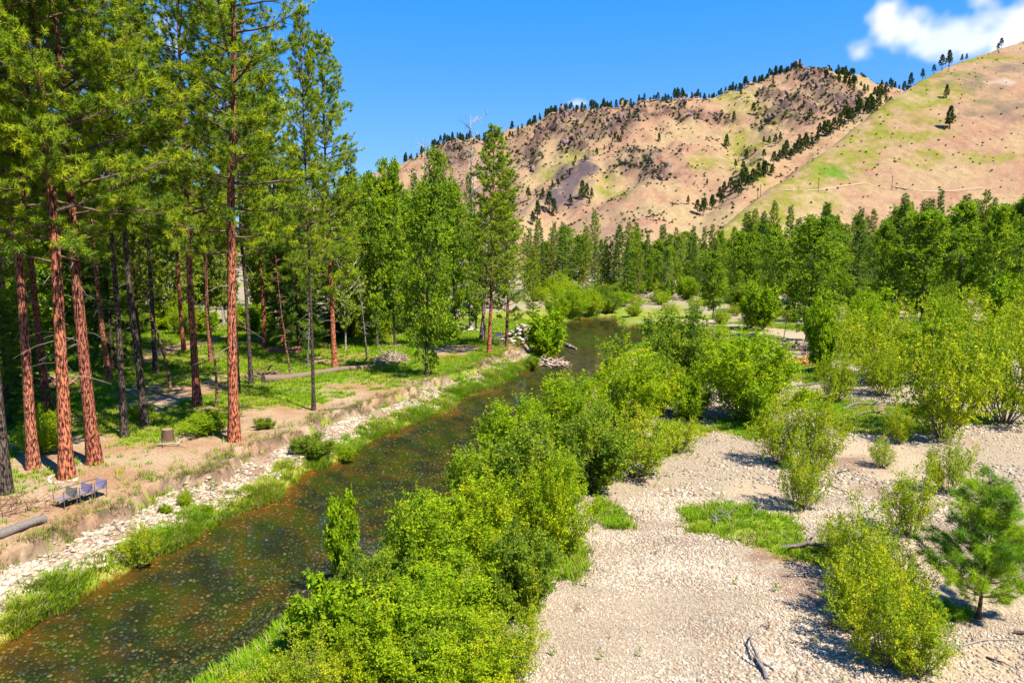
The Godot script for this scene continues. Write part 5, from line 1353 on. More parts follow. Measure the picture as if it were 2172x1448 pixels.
func grassiness(x: float, z: float, w: Vector2) -> float:
	var d := w.x
	var n := nz.get_noise_2d(x * 1.7 + 11.0, z * 1.7)
	var fine := nz.get_noise_2d(x * 9.0, z * 9.0)
	if d < 0.0:
		return 0.0
	if w.y < 0.5:
		if d < 1.15:
			return 0.95
		if d < scarp_at(x, z) + 0.1:
			return clampf(0.05 + 1.2 * (fine + n - 0.12), 0.0, 1.0)
		var back := lerpf(9.0, 1.6, smoothstep(-31.0, -46.0, z))
		var t := smoothstep(scarp_at(x, z) + back * 0.42, scarp_at(x, z) + back * 1.15, d + 1.6 * n)
		return clampf(t * (0.72 + 0.9 * n + 0.35 * fine) + 0.12 * (1.0 - t) - patch_at(x, z, "soil"), 0.0, 1.0)
	if w.y < 1.5:
		var near := 1.0 - smoothstep(1.2, 2.6, d + fine)
		var g := maxf(near * 0.9, patch_at(x, z, "grass"))
		if z < -55.0:
			g = maxf(g, clampf(0.28 + 1.5 * n + 0.5 * fine, 0.0, 1.0) * smoothstep(-55.0, -75.0, z))
		return clampf(g - patch_at(x, z, "sand") * 0.7, 0.0, 1.0)
	return clampf((1.0 if d < 16.0 else 0.3) + 0.8 * n, 0.0, 1.0)

func ground_color(x: float, z: float, w: Vector2) -> Color:
	var n := nz.get_noise_2d(x * 3.0, z * 3.0 + 500.0)
	var f := nz.get_noise_2d(x * 14.0, z * 14.0 + 700.0)
	var d := w.x
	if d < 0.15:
		var amber := Color(0.12, 0.054, 0.005)
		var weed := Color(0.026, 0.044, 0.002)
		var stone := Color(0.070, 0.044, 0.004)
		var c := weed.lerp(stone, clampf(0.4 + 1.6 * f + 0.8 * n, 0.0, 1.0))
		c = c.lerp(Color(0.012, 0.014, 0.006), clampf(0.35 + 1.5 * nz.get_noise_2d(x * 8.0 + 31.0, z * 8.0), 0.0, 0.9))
		return c.lerp(amber, clampf(0.62 + d * 1.25 + 0.6 * n + 0.5 * f, 0.0, 1.0))  # bed colour blends unevenly to amber towards the waterline
	var g := grassiness(x, z, w)
	var base := Color(0.30, 0.245, 0.175).lerp(Color(0.27, 0.195, 0.13), clampf(1.6 * n - 0.1, 0.0, 0.7))
	if w.y < 0.5:
		var s := scarp_at(x, z)
		if d < s:
			base = Color(0.30, 0.225, 0.16).lerp(Color(0.22, 0.145, 0.095), clampf(0.4 + 2.0 * n, 0.0, 1.0))
		elif d < s + 0.22 + 0.3 * f:
			base = Color(0.14, 0.098, 0.065)
		else:
			base = Color(0.345, 0.25, 0.16).lerp(Color(0.28, 0.165, 0.09), clampf(0.45 + 1.3 * n + 0.6 * f, 0.0, 1.0))
	else:
		base = base.lerp(Color(0.36, 0.285, 0.185), patch_at(x, z, "sand"))
		base = base.lerp(Color(0.19, 0.115, 0.08), 0.85 * patch_at(x, z, "litter") * clampf(0.7 + 1.5 * f, 0.0, 1.0))
	var green := Color(0.15, 0.225, 0.012).lerp(Color(0.28, 0.25, 0.06), clampf(0.35 + 1.2 * n + 0.8 * f, 0.0, 1.0))
	if w.y > 0.5 and z > -60.0:   # a rim of dry rusty sedge round the grass patches
		base = base.lerp(Color(0.26, 0.145, 0.045), clampf(2.2 * g, 0.0, 0.75))
	return base.lerp(green, smoothstep(0.3, 0.75, g) if w.y > 0.5 else smoothstep(0.15, 0.6, g))

func lines(from: float, to: float, fine: float, steps: Array, far_lo: float, far_hi: float) -> PackedFloat32Array:   # steps: [from, to, step] where finer than fine
	var a := PackedFloat32Array()
	var s := fine
	var x := from
	var left := []
	while x > far_lo:
		s *= 1.14
		x -= s
		left.append(x)
	left.reverse()
	for q in left:
		a.push_back(q)
	x = from
	while x < to:
		a.push_back(x)
		var st := fine
		for z in steps:
			if x >= z[0] and x < z[1]:
				st = z[2]
		x += st
	s = fine
	while x < far_hi:
		a.push_back(x)
		s *= 1.14
		x += s
	a.push_back(far_hi)
	return a

func grid_mesh(xs: PackedFloat32Array, zs: PackedFloat32Array, hs: PackedFloat32Array, cols: PackedColorArray, m: Material, keep_above := -1e9) -> ArrayMesh:
	var nx := xs.size(); var nzz := zs.size()
	var v := PackedVector3Array(); v.resize(nx * nzz)
	var no := PackedVector3Array(); no.resize(nx * nzz)
	for j in nzz:
		for i in nx:
			var k := j * nx + i
			v[k] = Vector3(xs[i], hs[k], zs[j])
			var i0 := maxi(i - 1, 0); var i1 := mini(i + 1, nx - 1)
			var j0 := maxi(j - 1, 0); var j1 := mini(j + 1, nzz - 1)
			no[k] = Vector3(-(hs[j * nx + i1] - hs[j * nx + i0]) / (xs[i1] - xs[i0]), 1.0, -(hs[j1 * nx + i] - hs[j0 * nx + i]) / (zs[j1] - zs[j0])).normalized()
	var ix := PackedInt32Array()
	for j in nzz - 1:
		for i in nx - 1:
			var k := j * nx + i
			if maxf(maxf(hs[k], hs[k + 1]), maxf(hs[k + nx], hs[k + nx + 1])) < keep_above:
				continue
			ix.push_back(k); ix.push_back(k + 1); ix.push_back(k + nx)
			ix.push_back(k + 1); ix.push_back(k + nx + 1); ix.push_back(k + nx)
	var a := []
	a.resize(Mesh.ARRAY_MAX)
	a[Mesh.ARRAY_VERTEX] = v; a[Mesh.ARRAY_NORMAL] = no; a[Mesh.ARRAY_COLOR] = cols; a[Mesh.ARRAY_INDEX] = ix
	var out := ArrayMesh.new()
	out.add_surface_from_arrays(Mesh.PRIMITIVE_TRIANGLES, a)
	out.surface_set_material(0, m)
	return out

func build_ground() -> void:
	var xs := lines(-40.0, 40.0, 0.40, [[-17.0, -5.0, 0.15]], -1700.0, 2200.0)
	var zs := lines(-95.0, -10.0, 0.42, [[-46.0, -14.0, 0.18]], -1900.0, 60.0)
	var hs := PackedFloat32Array(); hs.resize(xs.size() * zs.size())
	var cs := PackedColorArray(); cs.resize(hs.size())
	for j in zs.size():
		for i in xs.size():
			var w := shore(xs[i], zs[j])
			hs[j * xs.size() + i] = height_from(xs[i], zs[j], w)
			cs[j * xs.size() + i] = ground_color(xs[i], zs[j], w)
	tag(part("ground", grid_mesh(xs, zs, hs, cs, M.ground), self), "river banks, gravel bar and valley floor", "", "", "structure")
	var poly := PackedVector2Array()
	for p in WATER:
		poly.push_back(Vector2(p[0], p[1]))
	var wide := Geometry2D.offset_polygon(poly, 0.7)[0]
	var idx := Geometry2D.triangulate_polygon(wide)
	var v := PackedVector3Array(); var no := PackedVector3Array(); var ix := PackedInt32Array()
	for p in wide:
		v.push_back(Vector3(p.x, 0.0, p.y)); no.push_back(Vector3.UP)
	for k in range(0, idx.size(), 3):
		var a := wide[idx[k]]; var b := wide[idx[k + 1]]; var c := wide[idx[k + 2]]
		if (b - a).cross(c - a) > 0.0:
			ix.append_array([idx[k], idx[k + 1], idx[k + 2]])
		else:
			ix.append_array([idx[k], idx[k + 2], idx[k + 1]])
	var arr := []
	arr.resize(Mesh.ARRAY_MAX)
	arr[Mesh.ARRAY_VERTEX] = v; arr[Mesh.ARRAY_NORMAL] = no; arr[Mesh.ARRAY_INDEX] = ix
	var wm := ArrayMesh.new()
	wm.add_surface_from_arrays(Mesh.PRIMITIVE_TRIANGLES, arr)
	wm.surface_set_material(0, M.water)
	tag(part("river_water", wm, self), "clear shallow olive river water", "", "", "structure")

# ------------------------------------------------------------------ hills
func ridge_h(R: Array, x: float, z: float) -> float:
	var best := -60.0
	for a in R:
		var ax: float = a[0]; var az: float = a[2]
		var dx: float = a[3] - ax; var dz: float = a[5] - az
		var t := clampf(((x - ax) * dx + (z - az) * dz) / (dx * dx + dz * dz), 0.0, 1.0)
		var ex := x - ax - dx * t; var ez := z - az - dz * t
		var s: float = a[8] if dx * (z - az) - dz * (x - ax) < 0.0 else (maxf(a[6], 0.8) if t <= 0.0 and a[8] > a[6] else a[6])
		var r: float = a[7]
		var y: float = a[1] + (a[4] - a[1]) * t - s * (sqrt(ex * ex + ez * ez + r * r) - r)
		if y > best:
			best = y
	return best

func mountain_h(x: float, z: float) -> float:
	var h := ridge_h(MOUNTAIN, x, z)
	var k := smoothstep(20.0, 120.0, h)
	h += k * (11.0 * nz.get_noise_2d(x * 0.10, z * 0.10) - 14.0 * (0.3 - absf(nz.get_noise_2d(x * 0.22 + 50.0, z * 0.07))) + 4.0 * nz.get_noise_2d(x * 0.4, z * 0.4))
	var rock := hill_patch(0, x, z, "rock")
	if rock > 0.0:
		h += rock * 20.0 * absf(nz.get_noise_2d(x * 0.55, z * 0.55)) + rock * 9.0 * nz.get_noise_2d(x * 1.5, z * 1.5)
	return h

func hill_h(x: float, z: float) -> float:
	var h := ridge_h(HILL, x, z)
	return h + smoothstep(10.0, 60.0, h) * (3.0 * nz.get_noise_2d(x * 0.15, z * 0.15) + 0.8 * nz.get_noise_2d(x * 0.6, z * 0.6))

func hill_patch(which: int, x: float, z: float, kind: String) -> float:
	var best := 0.0
	var e := 0.9 * nz.get_noise_2d(x * 0.3, z * 0.3 + 300.0) + 0.5 * nz.get_noise_2d(x * 1.1, z * 1.1)
	for p in HILL_PATCHES:
		if p[0] != which or p[5] != kind:
			continue
		var a: float = (x - p[1]) / p[3]
		var b: float = (z - p[2]) / p[4]
		var q := a * a + b * b
		if q < 4.0:
			best = maxf(best, clampf((1.15 - sqrt(q) + e) * 1.8, 0.0, 1.0))
	return best

func hill_color(which: int, x: float, z: float) -> Color:
	var n := nz.get_noise_2d(x * 0.12 + 70.0, z * 0.12)
	var f := nz.get_noise_2d(x * 0.6, z * 0.6 + 20.0)
	var c := Color(0.435, 0.278, 0.169).lerp(Color(0.445, 0.330, 0.174), clampf(0.4 + 1.6 * n, 0.0, 1.0))
	c = c.lerp(Color(0.386, 0.212, 0.137), clampf(0.08 + 1.2 * f - 0.8 * n, 0.0, 0.8))
	c = c.lerp(Color(0.266, 0.259, 0.046), 1.0 * hill_patch(which, x, z, "green") * clampf(0.75 + 1.6 * f + 1.2 * nz.get_noise_2d(x * 1.9, z * 1.9), 0.15, 1.0))
	if which == 0:
		c = c.lerp(Color(0.138, 0.089, 0.082), hill_patch(0, x, z, "rock") * clampf(0.75 + f, 0.3, 1.0))
		c = c.lerp(Color(0.145, 0.106, 0.113), hill_patch(0, x, z, "scree"))
	else:
		c = c.lerp(Color(0.217, 0.172, 0.121), 0.8 * hill_patch(1, x, z, "sage") * clampf(0.6 + 1.5 * f, 0.0, 1.0))
		c = c.lerp(Color(0.482, 0.380, 0.285), hill_patch(1, x, z, "pale"))
		c = c.lerp(Color(0.121, 0.242, 0.017), 0.9 * hill_patch(1, x, z, "lush"))
	return c

func build_hills() -> void:
	for which in 2:
		var xs := PackedFloat32Array(); var zs := PackedFloat32Array()
		var st := 6.5 if which == 0 else 4.5
		var x0 := -620.0 if which == 0 else 40.0
		var x1 := 1200.0 if which == 0 else 1050.0
		var z0 := -1620.0 if which == 0 else -1010.0
		var z1 := -560.0 if which == 0 else -300.0
		var q := x0
		while q < x1:
			xs.push_back(q); q += st
		q = z0
		while q < z1:
			zs.push_back(q); q += st
		var hs := PackedFloat32Array(); hs.resize(xs.size() * zs.size())
		var cs := PackedColorArray(); cs.resize(hs.size())
		for j in zs.size():
			for i in xs.size():
				var k := j * xs.size() + i
				hs[k] = mountain_h(xs[i], zs[j]) if which == 0 else hill_h(xs[i], zs[j])
				if hs[k] > -8.0:
					cs[k] = hill_color(which, xs[i], zs[j])
		var o := part("mountain" if which == 0 else "hill", grid_mesh(xs, zs, hs, cs, M.hillside, -2.0), self)
		tag(o, "dry tan mountain with dark rock outcrops" if which == 0 else "smooth grassy hill with a dirt track", "", "", "structure")
	# dirt track on the hill
	var b := Mb.new()
	for i in TRACK.size() - 1:
		for s in 14:
			var q := []
			for e in 2:
				var t := (s + e) / 14.0
				var x: float = lerpf(TRACK[i][0], TRACK[i + 1][0], t)
				var z: float = lerpf(TRACK[i][1], TRACK[i + 1][1], t)
				q.append(Vector3(x, hill_h(x, z) + 0.25, z)); q.append(Vector3(x + 1.4, hill_h(x + 1.4, z + 2.2) + 0.25, z + 2.2))
			var col := Color(0.36, 0.25, 0.165)
			b.tri(q[0], q[2], q[1], col); b.tri(q[1], q[2], q[3], col)
	tag(part("dirt_track", b.mesh(M.ground), self), "pale dirt track along the hillside", "", "", "structure")

# ------------------------------------------------------------------ shapes
func tube(b: Mb, pts: PackedVector3Array, radii: PackedFloat32Array, sides: int, c0: Color, c1: Color, caps := false, jitter := 0.0, smooth_ := true) -> void:
	var k := pts.size()
	var ref := Vector3(0.31, 0.12, 0.94)
	var rings := []
	var norms := []
	for i in k:
		var dir := (pts[mini(i + 1, k - 1)] - pts[maxi(i - 1, 0)]).normalized()
		var u := dir.cross(ref)
		if u.length() < 0.05:
			u = dir.cross(Vector3(1, 0, 0.1))
		u = u.normalized()
		var w := dir.cross(u)
		var r := PackedVector3Array(); var no := PackedVector3Array()
		for s in sides:
			var a := TAU * s / sides
			var o := u * cos(a) + w * sin(a)
			no.push_back(o)
			r.push_back(pts[i] + o * radii[i] * (1.0 + jitter * rng.randf_range(-1.0, 1.0)))
		rings.append(r); norms.append(no)
	for i in k - 1:
		var ca := c0.lerp(c1, float(i) / (k - 1)); var cb := c0.lerp(c1, float(i + 1) / (k - 1))
		for s in sides:
			var t := (s + 1) % sides
			var q := [rings[i][s], rings[i][t], rings[i + 1][s], rings[i + 1][t]]
			b.v.append_array([q[0], q[2], q[1], q[1], q[2], q[3]])
			b.c.append_array([ca, cb, ca, ca, cb, cb])
			if smooth_:
				b.n.append_array([norms[i][s], norms[i + 1][s], norms[i][t], norms[i][t], norms[i + 1][s], norms[i + 1][t]])
	if caps:
		for e in 2:
			var i := 0 if e == 0 else k - 1
			var nn := (pts[0] - pts[1]).normalized() if e == 0 else (pts[k - 1] - pts[k - 2]).normalized()
			for s in sides:
				var t := (s + 1) % sides
				b.v.append_array([pts[i], rings[i][t], rings[i][s]] if e == 1 else [pts[i], rings[i][s], rings[i][t]])
				var cc := (c0 if e == 0 else c1)
				b.c.append_array([cc, cc, cc])
				if smooth_:
					b.n.append_array([nn, nn, nn])

func aim(dir: Vector3, roll: float) -> Basis:
	var y := dir.normalized()
	var x := y.cross(Vector3(0.37, 0.11, 0.92)).normalized()
	return Basis(x, y, x.cross(y)).rotated(y, roll)

func rdir() -> Vector3:
	var a := rng.randf() * TAU
	var y := rng.randf_range(-1.0, 1.0)
	var r := sqrt(1.0 - y * y)
	return Vector3(r * cos(a), y, r * sin(a))

func leaf_sprig(count: int, length: float, size: float, width: float, droop := 0.2) -> PackedVector3Array:
	var v := PackedVector3Array()
	for i in count:
		var p := Vector3(0, length * (i + rng.randf()) / count, 0)
		var a := rng.randf() * TAU
		var d := Vector3(cos(a), rng.randf_range(-droop, 0.9), sin(a)).normalized()
		var s := size * rng.randf_range(0.7, 1.25)
		var side := d.cross(rdir()).normalized() * width * s * 0.5
		var up := side.cross(d).normalized() * 0.12 * s
		var mid := p + d * s * 0.5 - up
		var tip := p + d * s
		v.append_array([p, mid + side, tip, p, tip, mid - side + up])
	return v

func needle_tuft(count: int, length: float, width: float, spread := 1.0, twig := 0.12) -> PackedVector3Array:
	var v := PackedVector3Array()
	for i in count:
		var p := Vector3(0, twig * rng.randf(), 0)
		var d := (Vector3(0, 0.55, 0) + rdir() * spread).normalized()
		var s := d.cross(rdir()).normalized() * width * 0.5
		var l := length * rng.randf_range(0.7, 1.15)
		v.append_array([p - s, p + s, p + d * l])
	return v

func palette(colors: Array, count: int, per: int) -> Array:   # colour arrays for a sprig: each leaf a little different
	var out := []
	for c: Color in colors:
		var a := PackedColorArray()
		for i in count:
			var k := rng.randf_range(0.75, 1.25)
			var q := Color(c.r * k * rng.randf_range(0.88, 1.12), c.g * k, c.b * k)
			for j in per:
				a.push_back(q)
		out.append(a)
	return out

func spr(b: Mb, tpl: PackedVector3Array, t: Transform3D, cols: PackedColorArray) -> void:
	b.v.append_array(t * tpl)
	b.c.append_array(cols)

func trunk_line(h: float, bend: float, k := 9) -> PackedVector3Array:
	var p := PackedVector3Array()
	var off := Vector3.ZERO
	for i in k:
		p.push_back(Vector3(off.x, h * i / (k - 1.0), off.z))
		off += Vector3(rng.randf_range(-1, 1), 0, rng.randf_range(-1, 1)) * bend
	return p

func on_line(p: PackedVector3Array, t: float) -> Vector3:
	var f := clampf(t, 0.0, 0.9999) * (p.size() - 1)
	var i := int(f)
	return p[i].lerp(p[i + 1], f - i)

func trunk_mesh(line: PackedVector3Array, r: float, low: Color, high: Color, flare := 1.35) -> ArrayMesh:
	var b := Mb.new()
	var pts := PackedVector3Array([line[0] - Vector3(0, 0.5, 0)]); var rad := PackedFloat32Array([r * flare * 1.15])
	for i in 22:
		var t := i / 21.0
		pts.push_back(on_line(line, t)); rad.push_back(r * (1.0 - 0.93 * pow(t, 0.9)) * (1.0 + (flare - 1.0) * exp(-t * 45.0)))
	tube(b, pts, rad, 12, low, high, false, 0.07)
	return b.mesh(M.bark)

# ------------------------------------------------------------------ plant kinds
func make_pine(h: float, base: float, radius: float, boughs: int, seed_: int, low: Color, tone := 1.0, trunk_r := 0.225) -> Dictionary:
	rng.seed = seed_
	var line := trunk_line(h, 0.12)
	var trunk := trunk_mesh(line, trunk_r, low, Color(0.13, 0.085, 0.06))
	var nb := Mb.new(); var lb := Mb.new()
	var cols := [Color(0.174, 0.254, 0.017), Color(0.218, 0.297, 0.017), Color(0.286, 0.351, 0.017), Color(0.123, 0.200, 0.019), Color(0.146, 0.227, 0.023), Color(0.336, 0.389, 0.015)]
	for i in cols.size():
		cols[i] = Color(cols[i].r * tone, cols[i].g * tone, cols[i].b * tone)
	var tufts := []; var pal := []
	for i in 5:
		tufts.append(needle_tuft(44, 0.21, 0.025, 1.5))
	pal = palette(cols, 44, 3)
	var wood := Color(0.10, 0.07, 0.05)
	for k in 16:   # dead stubs on the bare trunk
		var y := rng.randf_range(base * 0.45, base * 1.15)
		var p := on_line(line, y); var a := rng.randf() * TAU
		var o := Vector3(cos(a), rng.randf_range(-0.3, 0.1), sin(a)); var l := rng.randf_range(0.4, 1.7)
		tube(lb, PackedVector3Array([p, p + o * l * 0.5, p + o * l + Vector3(0, -0.15 * l, 0)]), PackedFloat32Array([0.026, 0.015, 0.005]), 3, Color(0.11, 0.085, 0.07), Color(0.14, 0.12, 0.10), false, 0.0, false)
	for k in boughs:
		var t := pow((k + rng.randf()) / boughs, 0.9)
		var y := lerpf(base, 0.985, t)
		var p := on_line(line, y)
		var a := k * 2.39996 + rng.randf_range(-0.5, 0.5)
		var prof := pow(1.0 - t, 0.62) * (0.55 + 0.45 * smoothstep(0.0, 0.18, t))
		var l := maxf(0.35, radius * prof * rng.randf_range(0.55, 1.2))
		var rise := lerpf(-0.12, 0.8, t) + rng.randf_range(-0.25, 0.4)
		var o := Vector3(cos(a), 0, sin(a))
		var pts := PackedVector3Array(); var rad := PackedFloat32Array()
		for s in 5:
			var q := s / 4.0
			pts.push_back(p + o * l * q + Vector3(0, l * (rise * q + 0.22 * q * q), 0) + rdir() * 0.06 * l * q); rad.push_back(lerpf(0.055, 0.008, q) * (0.6 + l * 0.15))
		tube(lb, pts, rad, 4, wood, wood, false, 0.0, false)
		var twigs := int(6 + l * 6.2)
		for j in twigs:
			var q := lerpf(0.32, 1.0, (j + rng.randf()) / twigs)
			var from := on_line(pts, q)
			var d := (o * rng.randf_range(0.3, 1.0) + Vector3(-o.z, 0, o.x) * rng.randf_range(-1.0, 1.0) + Vector3(0, rng.randf_range(-0.1, 1.1), 0)).normalized()
			var tl := rng.randf_range(0.25, 0.75) * (0.5 + 0.25 * l)
			tube(lb, PackedVector3Array([from, from + d * tl]), PackedFloat32Array([0.012, 0.006]), 3, wood, wood, false, 0.0, false)
			var col: PackedColorArray = pal[rng.randi() % 6]
			for e in 2:
				var at := from + d * tl * (1.0 - e * 0.3) + rdir() * 0.05
				spr(nb, tufts[rng.randi() % 5], Transform3D(aim(d + rdir() * 0.5, rng.randf() * TAU).scaled(Vector3.ONE * rng.randf_range(0.7, 1.2)), at), col)
	var m := ArrayMesh.new()
	nb.add_to(m, M.needle); lb.add_to(m, M.limb)
	return {"trunk": trunk, "crown": m, "h": h}

func make_fir(h: float, radius: float, seed_: int) -> Dictionary:
	rng.seed = seed_
	var line := trunk_line(h, 0.05)
	var trunk := trunk_mesh(line, 0.24, Color(0.12, 0.085, 0.065), Color(0.08, 0.06, 0.05))
	var nb := Mb.new(); var lb := Mb.new()
	var tufts := []
	for i in 4:
		tufts.append(needle_tuft(22, 0.5, 0.075, 0.8, 0.4))
	var pal := palette([Color(0.106, 0.176, 0.020), Color(0.137, 0.216, 0.022), Color(0.187, 0.274, 0.024), Color(0.067, 0.127, 0.024)], 22, 3)
	var wood := Color(0.07, 0.055, 0.045)
	var n := 110
	for k in n:
		var t := (k + rng.randf()) / n
		var y := lerpf(0.07, 0.99, t)
		var p := on_line(line, y)
		var a := k * 2.39996 + rng.randf_range(-0.4, 0.4)
		var l := maxf(0.25, radius * pow(1.0 - t, 0.85) * rng.randf_range(0.65, 1.15))
		var o := Vector3(cos(a), 0, sin(a))
		var e := p + o * l + Vector3(0, l * lerpf(-0.35, 0.5, t), 0)
		tube(lb, PackedVector3Array([p, e]), PackedFloat32Array([0.03, 0.006]), 3, wood, wood, false, 0.0, false)
		var m := int(3 + l * 3.6)
		var col: PackedColorArray = pal[rng.randi() % 4]
		for j in m:
			var q := lerpf(0.25, 1.0, (j + rng.randf()) / m)
			var d := (o + Vector3(-o.z, 0, o.x) * rng.randf_range(-1.1, 1.1) + Vector3(0, -0.1, 0)).normalized()
			spr(nb, tufts[rng.randi() % 4], Transform3D(aim(d, rng.randf() * TAU), p.lerp(e, q)), col)
	var m2 := ArrayMesh.new()
	nb.add_to(m2, M.needle); lb.add_to(m2, M.limb)
	return {"trunk": trunk, "crown": m2, "h": h}

func make_broadleaf(h: float, radius: float, base: float, sprigs: int, leaf: float, seed_: int, cols: Array, bark: Color, trunk_r := 0.22) -> Dictionary:
	rng.seed = seed_
	var line := trunk_line(h, 0.16)
	var trunk := trunk_mesh(line, trunk_r, bark, Color(bark.r * 1.2, bark.g * 1.2, bark.b * 1.2))
	var nb := Mb.new(); var lb := Mb.new()
	var tps := []
	for i in 6:
		tps.append(leaf_sprig(12, 0.55, leaf, 0.75))
	var pal := palette(cols, 12, 6)
	var limbs := 34
	var per := int(ceil(sprigs / float(limbs)))
	for k in limbs:
		var t := (k + rng.randf()) / limbs
		var y := lerpf(base, 0.97, t)
		var p := on_line(line, y)
		var a := k * 2.39996 + rng.randf_range(-0.6, 0.6)
		var prof := sin(PI * clampf(0.16 + 0.84 * t, 0.0, 1.0) * 0.93) * rng.randf_range(0.6, 1.2)
		var l := maxf(0.8, radius * prof)
		var o := Vector3(cos(a), 0, sin(a))
		var pts := PackedVector3Array(); var rad := PackedFloat32Array()
		for s in 5:
			var q := s / 4.0
			pts.push_back(p + o * l * q + Vector3(0, l * (0.75 * q + 0.2 * q * q), 0) + rdir() * 0.12 * l * q); rad.push_back(lerpf(0.06, 0.008, q))
		tube(lb, pts, rad, 4, bark, bark, false, 0.0, false)
		var clumps := 5
		for cidx in clumps:
			var cc := on_line(pts, rng.randf_range(0.35, 1.05)) + rdir() * 0.28 * l
			tube(lb, PackedVector3Array([on_line(pts, 0.6), cc]), PackedFloat32Array([0.015, 0.005]), 3, bark, bark, false, 0.0, false)
			var col: PackedColorArray = pal[rng.randi() % pal.size()]
			for j in int(per / 5.0) + 1:
				var d := rdir()
				var at := cc + Vector3(d.x, d.y * 0.7, d.z) * rng.randf_range(0.2, 0.95) * (0.35 + 0.16 * l)
				spr(nb, tps[rng.randi() % 6], Transform3D(aim(d + Vector3(0, 0.25, 0), rng.randf() * TAU), at), col if rng.randf() < 0.75 else pal[rng.randi() % pal.size()])
	var m := ArrayMesh.new()
	nb.add_to(m, M.leaf); lb.add_to(m, M.limb)
	return {"trunk": trunk, "crown": m, "h": h * 1.13}

func make_shrub(h: float, radius: float, stems: int, sprigs: int, leaf: float, seed_: int, cols: Array, dense := true, aspect := 0.42) -> Dictionary:
	rng.seed = seed_
	var sb := Mb.new(); var nb := Mb.new()
	var tps := []
	for i in 6:
		tps.append(leaf_sprig(16, 0.42, leaf, aspect, 0.35))
	var pal := palette(cols, 16, 6)
	var bark := Color(0.13, 0.10, 0.07)
	var per := int(sprigs / float(stems))
	for k in stems:
		var a := k * 2.39996 + rng.randf_range(-0.4, 0.4)
		var f := sqrt((k + 0.5) / stems)
		var o := Vector3(cos(a), 0, sin(a))
		var top := o * radius * f * rng.randf_range(0.75, 1.1) + Vector3(0, h * (1.0 - 0.55 * f * f) * rng.randf_range(0.78, 1.08), 0)
		var pts := PackedVector3Array(); var rad := PackedFloat32Array()
		for s in 6:
			var q := s / 5.0
			pts.push_back(Vector3(top.x * pow(q, 0.8), top.y * q, top.z * pow(q, 0.8)) + o * 0.12 + rdir() * 0.04 * q); rad.push_back(lerpf(0.022, 0.005, q))
		tube(sb, pts, rad, 4, bark, Color(0.16, 0.14, 0.07), false, 0.0, false)
		var col: PackedColorArray = pal[rng.randi() % pal.size()]
		for j in per:
			var q := pow(rng.randf(), 0.7 if dense else 0.85) * 0.95 + 0.07
			if not dense and q < 0.2:
				continue
			var p := on_line(pts, q)
			var d := (rdir() + (pts[5] - pts[3]).normalized() * 0.6 + Vector3(0, 0.25, 0)).normalized()
			var w := (0.20 if dense else 0.24) * radius * (1.0 - 0.45 * q)
			spr(nb, tps[rng.randi() % 6], Transform3D(aim(d, rng.randf() * TAU), p + rdir() * w * sqrt(rng.randf())), col if rng.randf() < 0.7 else pal[rng.randi() % pal.size()])
	return {"stems": sb.mesh(M.limb), "foliage": nb.mesh(M.leaf), "h": h}

func make_young_pine(seed_: int) -> Dictionary:
	rng.seed = seed_
	var h := 4.0
	var line := trunk_line(h, 0.03)
	var trunk := trunk_mesh(line, 0.055, Color(0.16, 0.10, 0.07), Color(0.2, 0.16, 0.06))
	var nb := Mb.new(); var lb := Mb.new()
	var tufts := []
	for i in 5:
		tufts.append(needle_tuft(60, 0.20, 0.010, 1.15, 0.2))
	var pal := palette([Color(0.17, 0.29, 0.018), Color(0.21, 0.33, 0.018), Color(0.26, 0.37, 0.018), Color(0.13, 0.24, 0.02)], 60, 3)
	var wood := Color(0.12, 0.08, 0.055)
	var candle := Color(0.22, 0.20, 0.06)
	for k in 46:
		var t := (floorf(k / 5.0) + rng.randf_range(0.0, 0.35)) / 9.6
		var p := on_line(line, lerpf(0.14, 0.97, t))
		var a := k * TAU / 5.0 + floorf(k / 5.0) * 0.7 + rng.randf_range(-0.25, 0.25)
		var l := maxf(0.2, 1.35 * pow(1.0 - t, 0.75) * rng.randf_range(0.5, 1.2))
		var o := Vector3(cos(a), 0, sin(a))
		var pts := PackedVector3Array(); var rad := PackedFloat32Array()
		for s in 5:
			var q := s / 4.0
			pts.push_back(p + o * l * q + Vector3(0, l * (0.22 * q + 0.38 * q * q), 0)); rad.push_back(lerpf(0.02, 0.007, q))
		tube(lb, pts, rad, 4, wood, wood, false, 0.0, false)
		tube(lb, PackedVector3Array([pts[4], pts[4] + Vector3(o.x * 0.03, 0.17, o.z * 0.03)]), PackedFloat32Array([0.014, 0.007]), 4, candle, candle, false, 0.0, false)
		var col: PackedColorArray = pal[rng.randi() % 4]
		for j in int(7 + l * 17.0):
			var q := lerpf(0.2, 1.02, pow(rng.randf(), 0.75))
			spr(nb, tufts[rng.randi() % 5], Transform3D(aim(o + Vector3(-o.z, 0, o.x) * rng.randf_range(-0.8, 0.8) + Vector3(0, 0.45, 0), rng.randf() * TAU), on_line(pts, q) + rdir() * 0.16), col)
	var m := ArrayMesh.new()
	nb.add_to(m, M.needle); lb.add_to(m, M.limb)
	return {"trunk": trunk, "crown": m, "h": h}

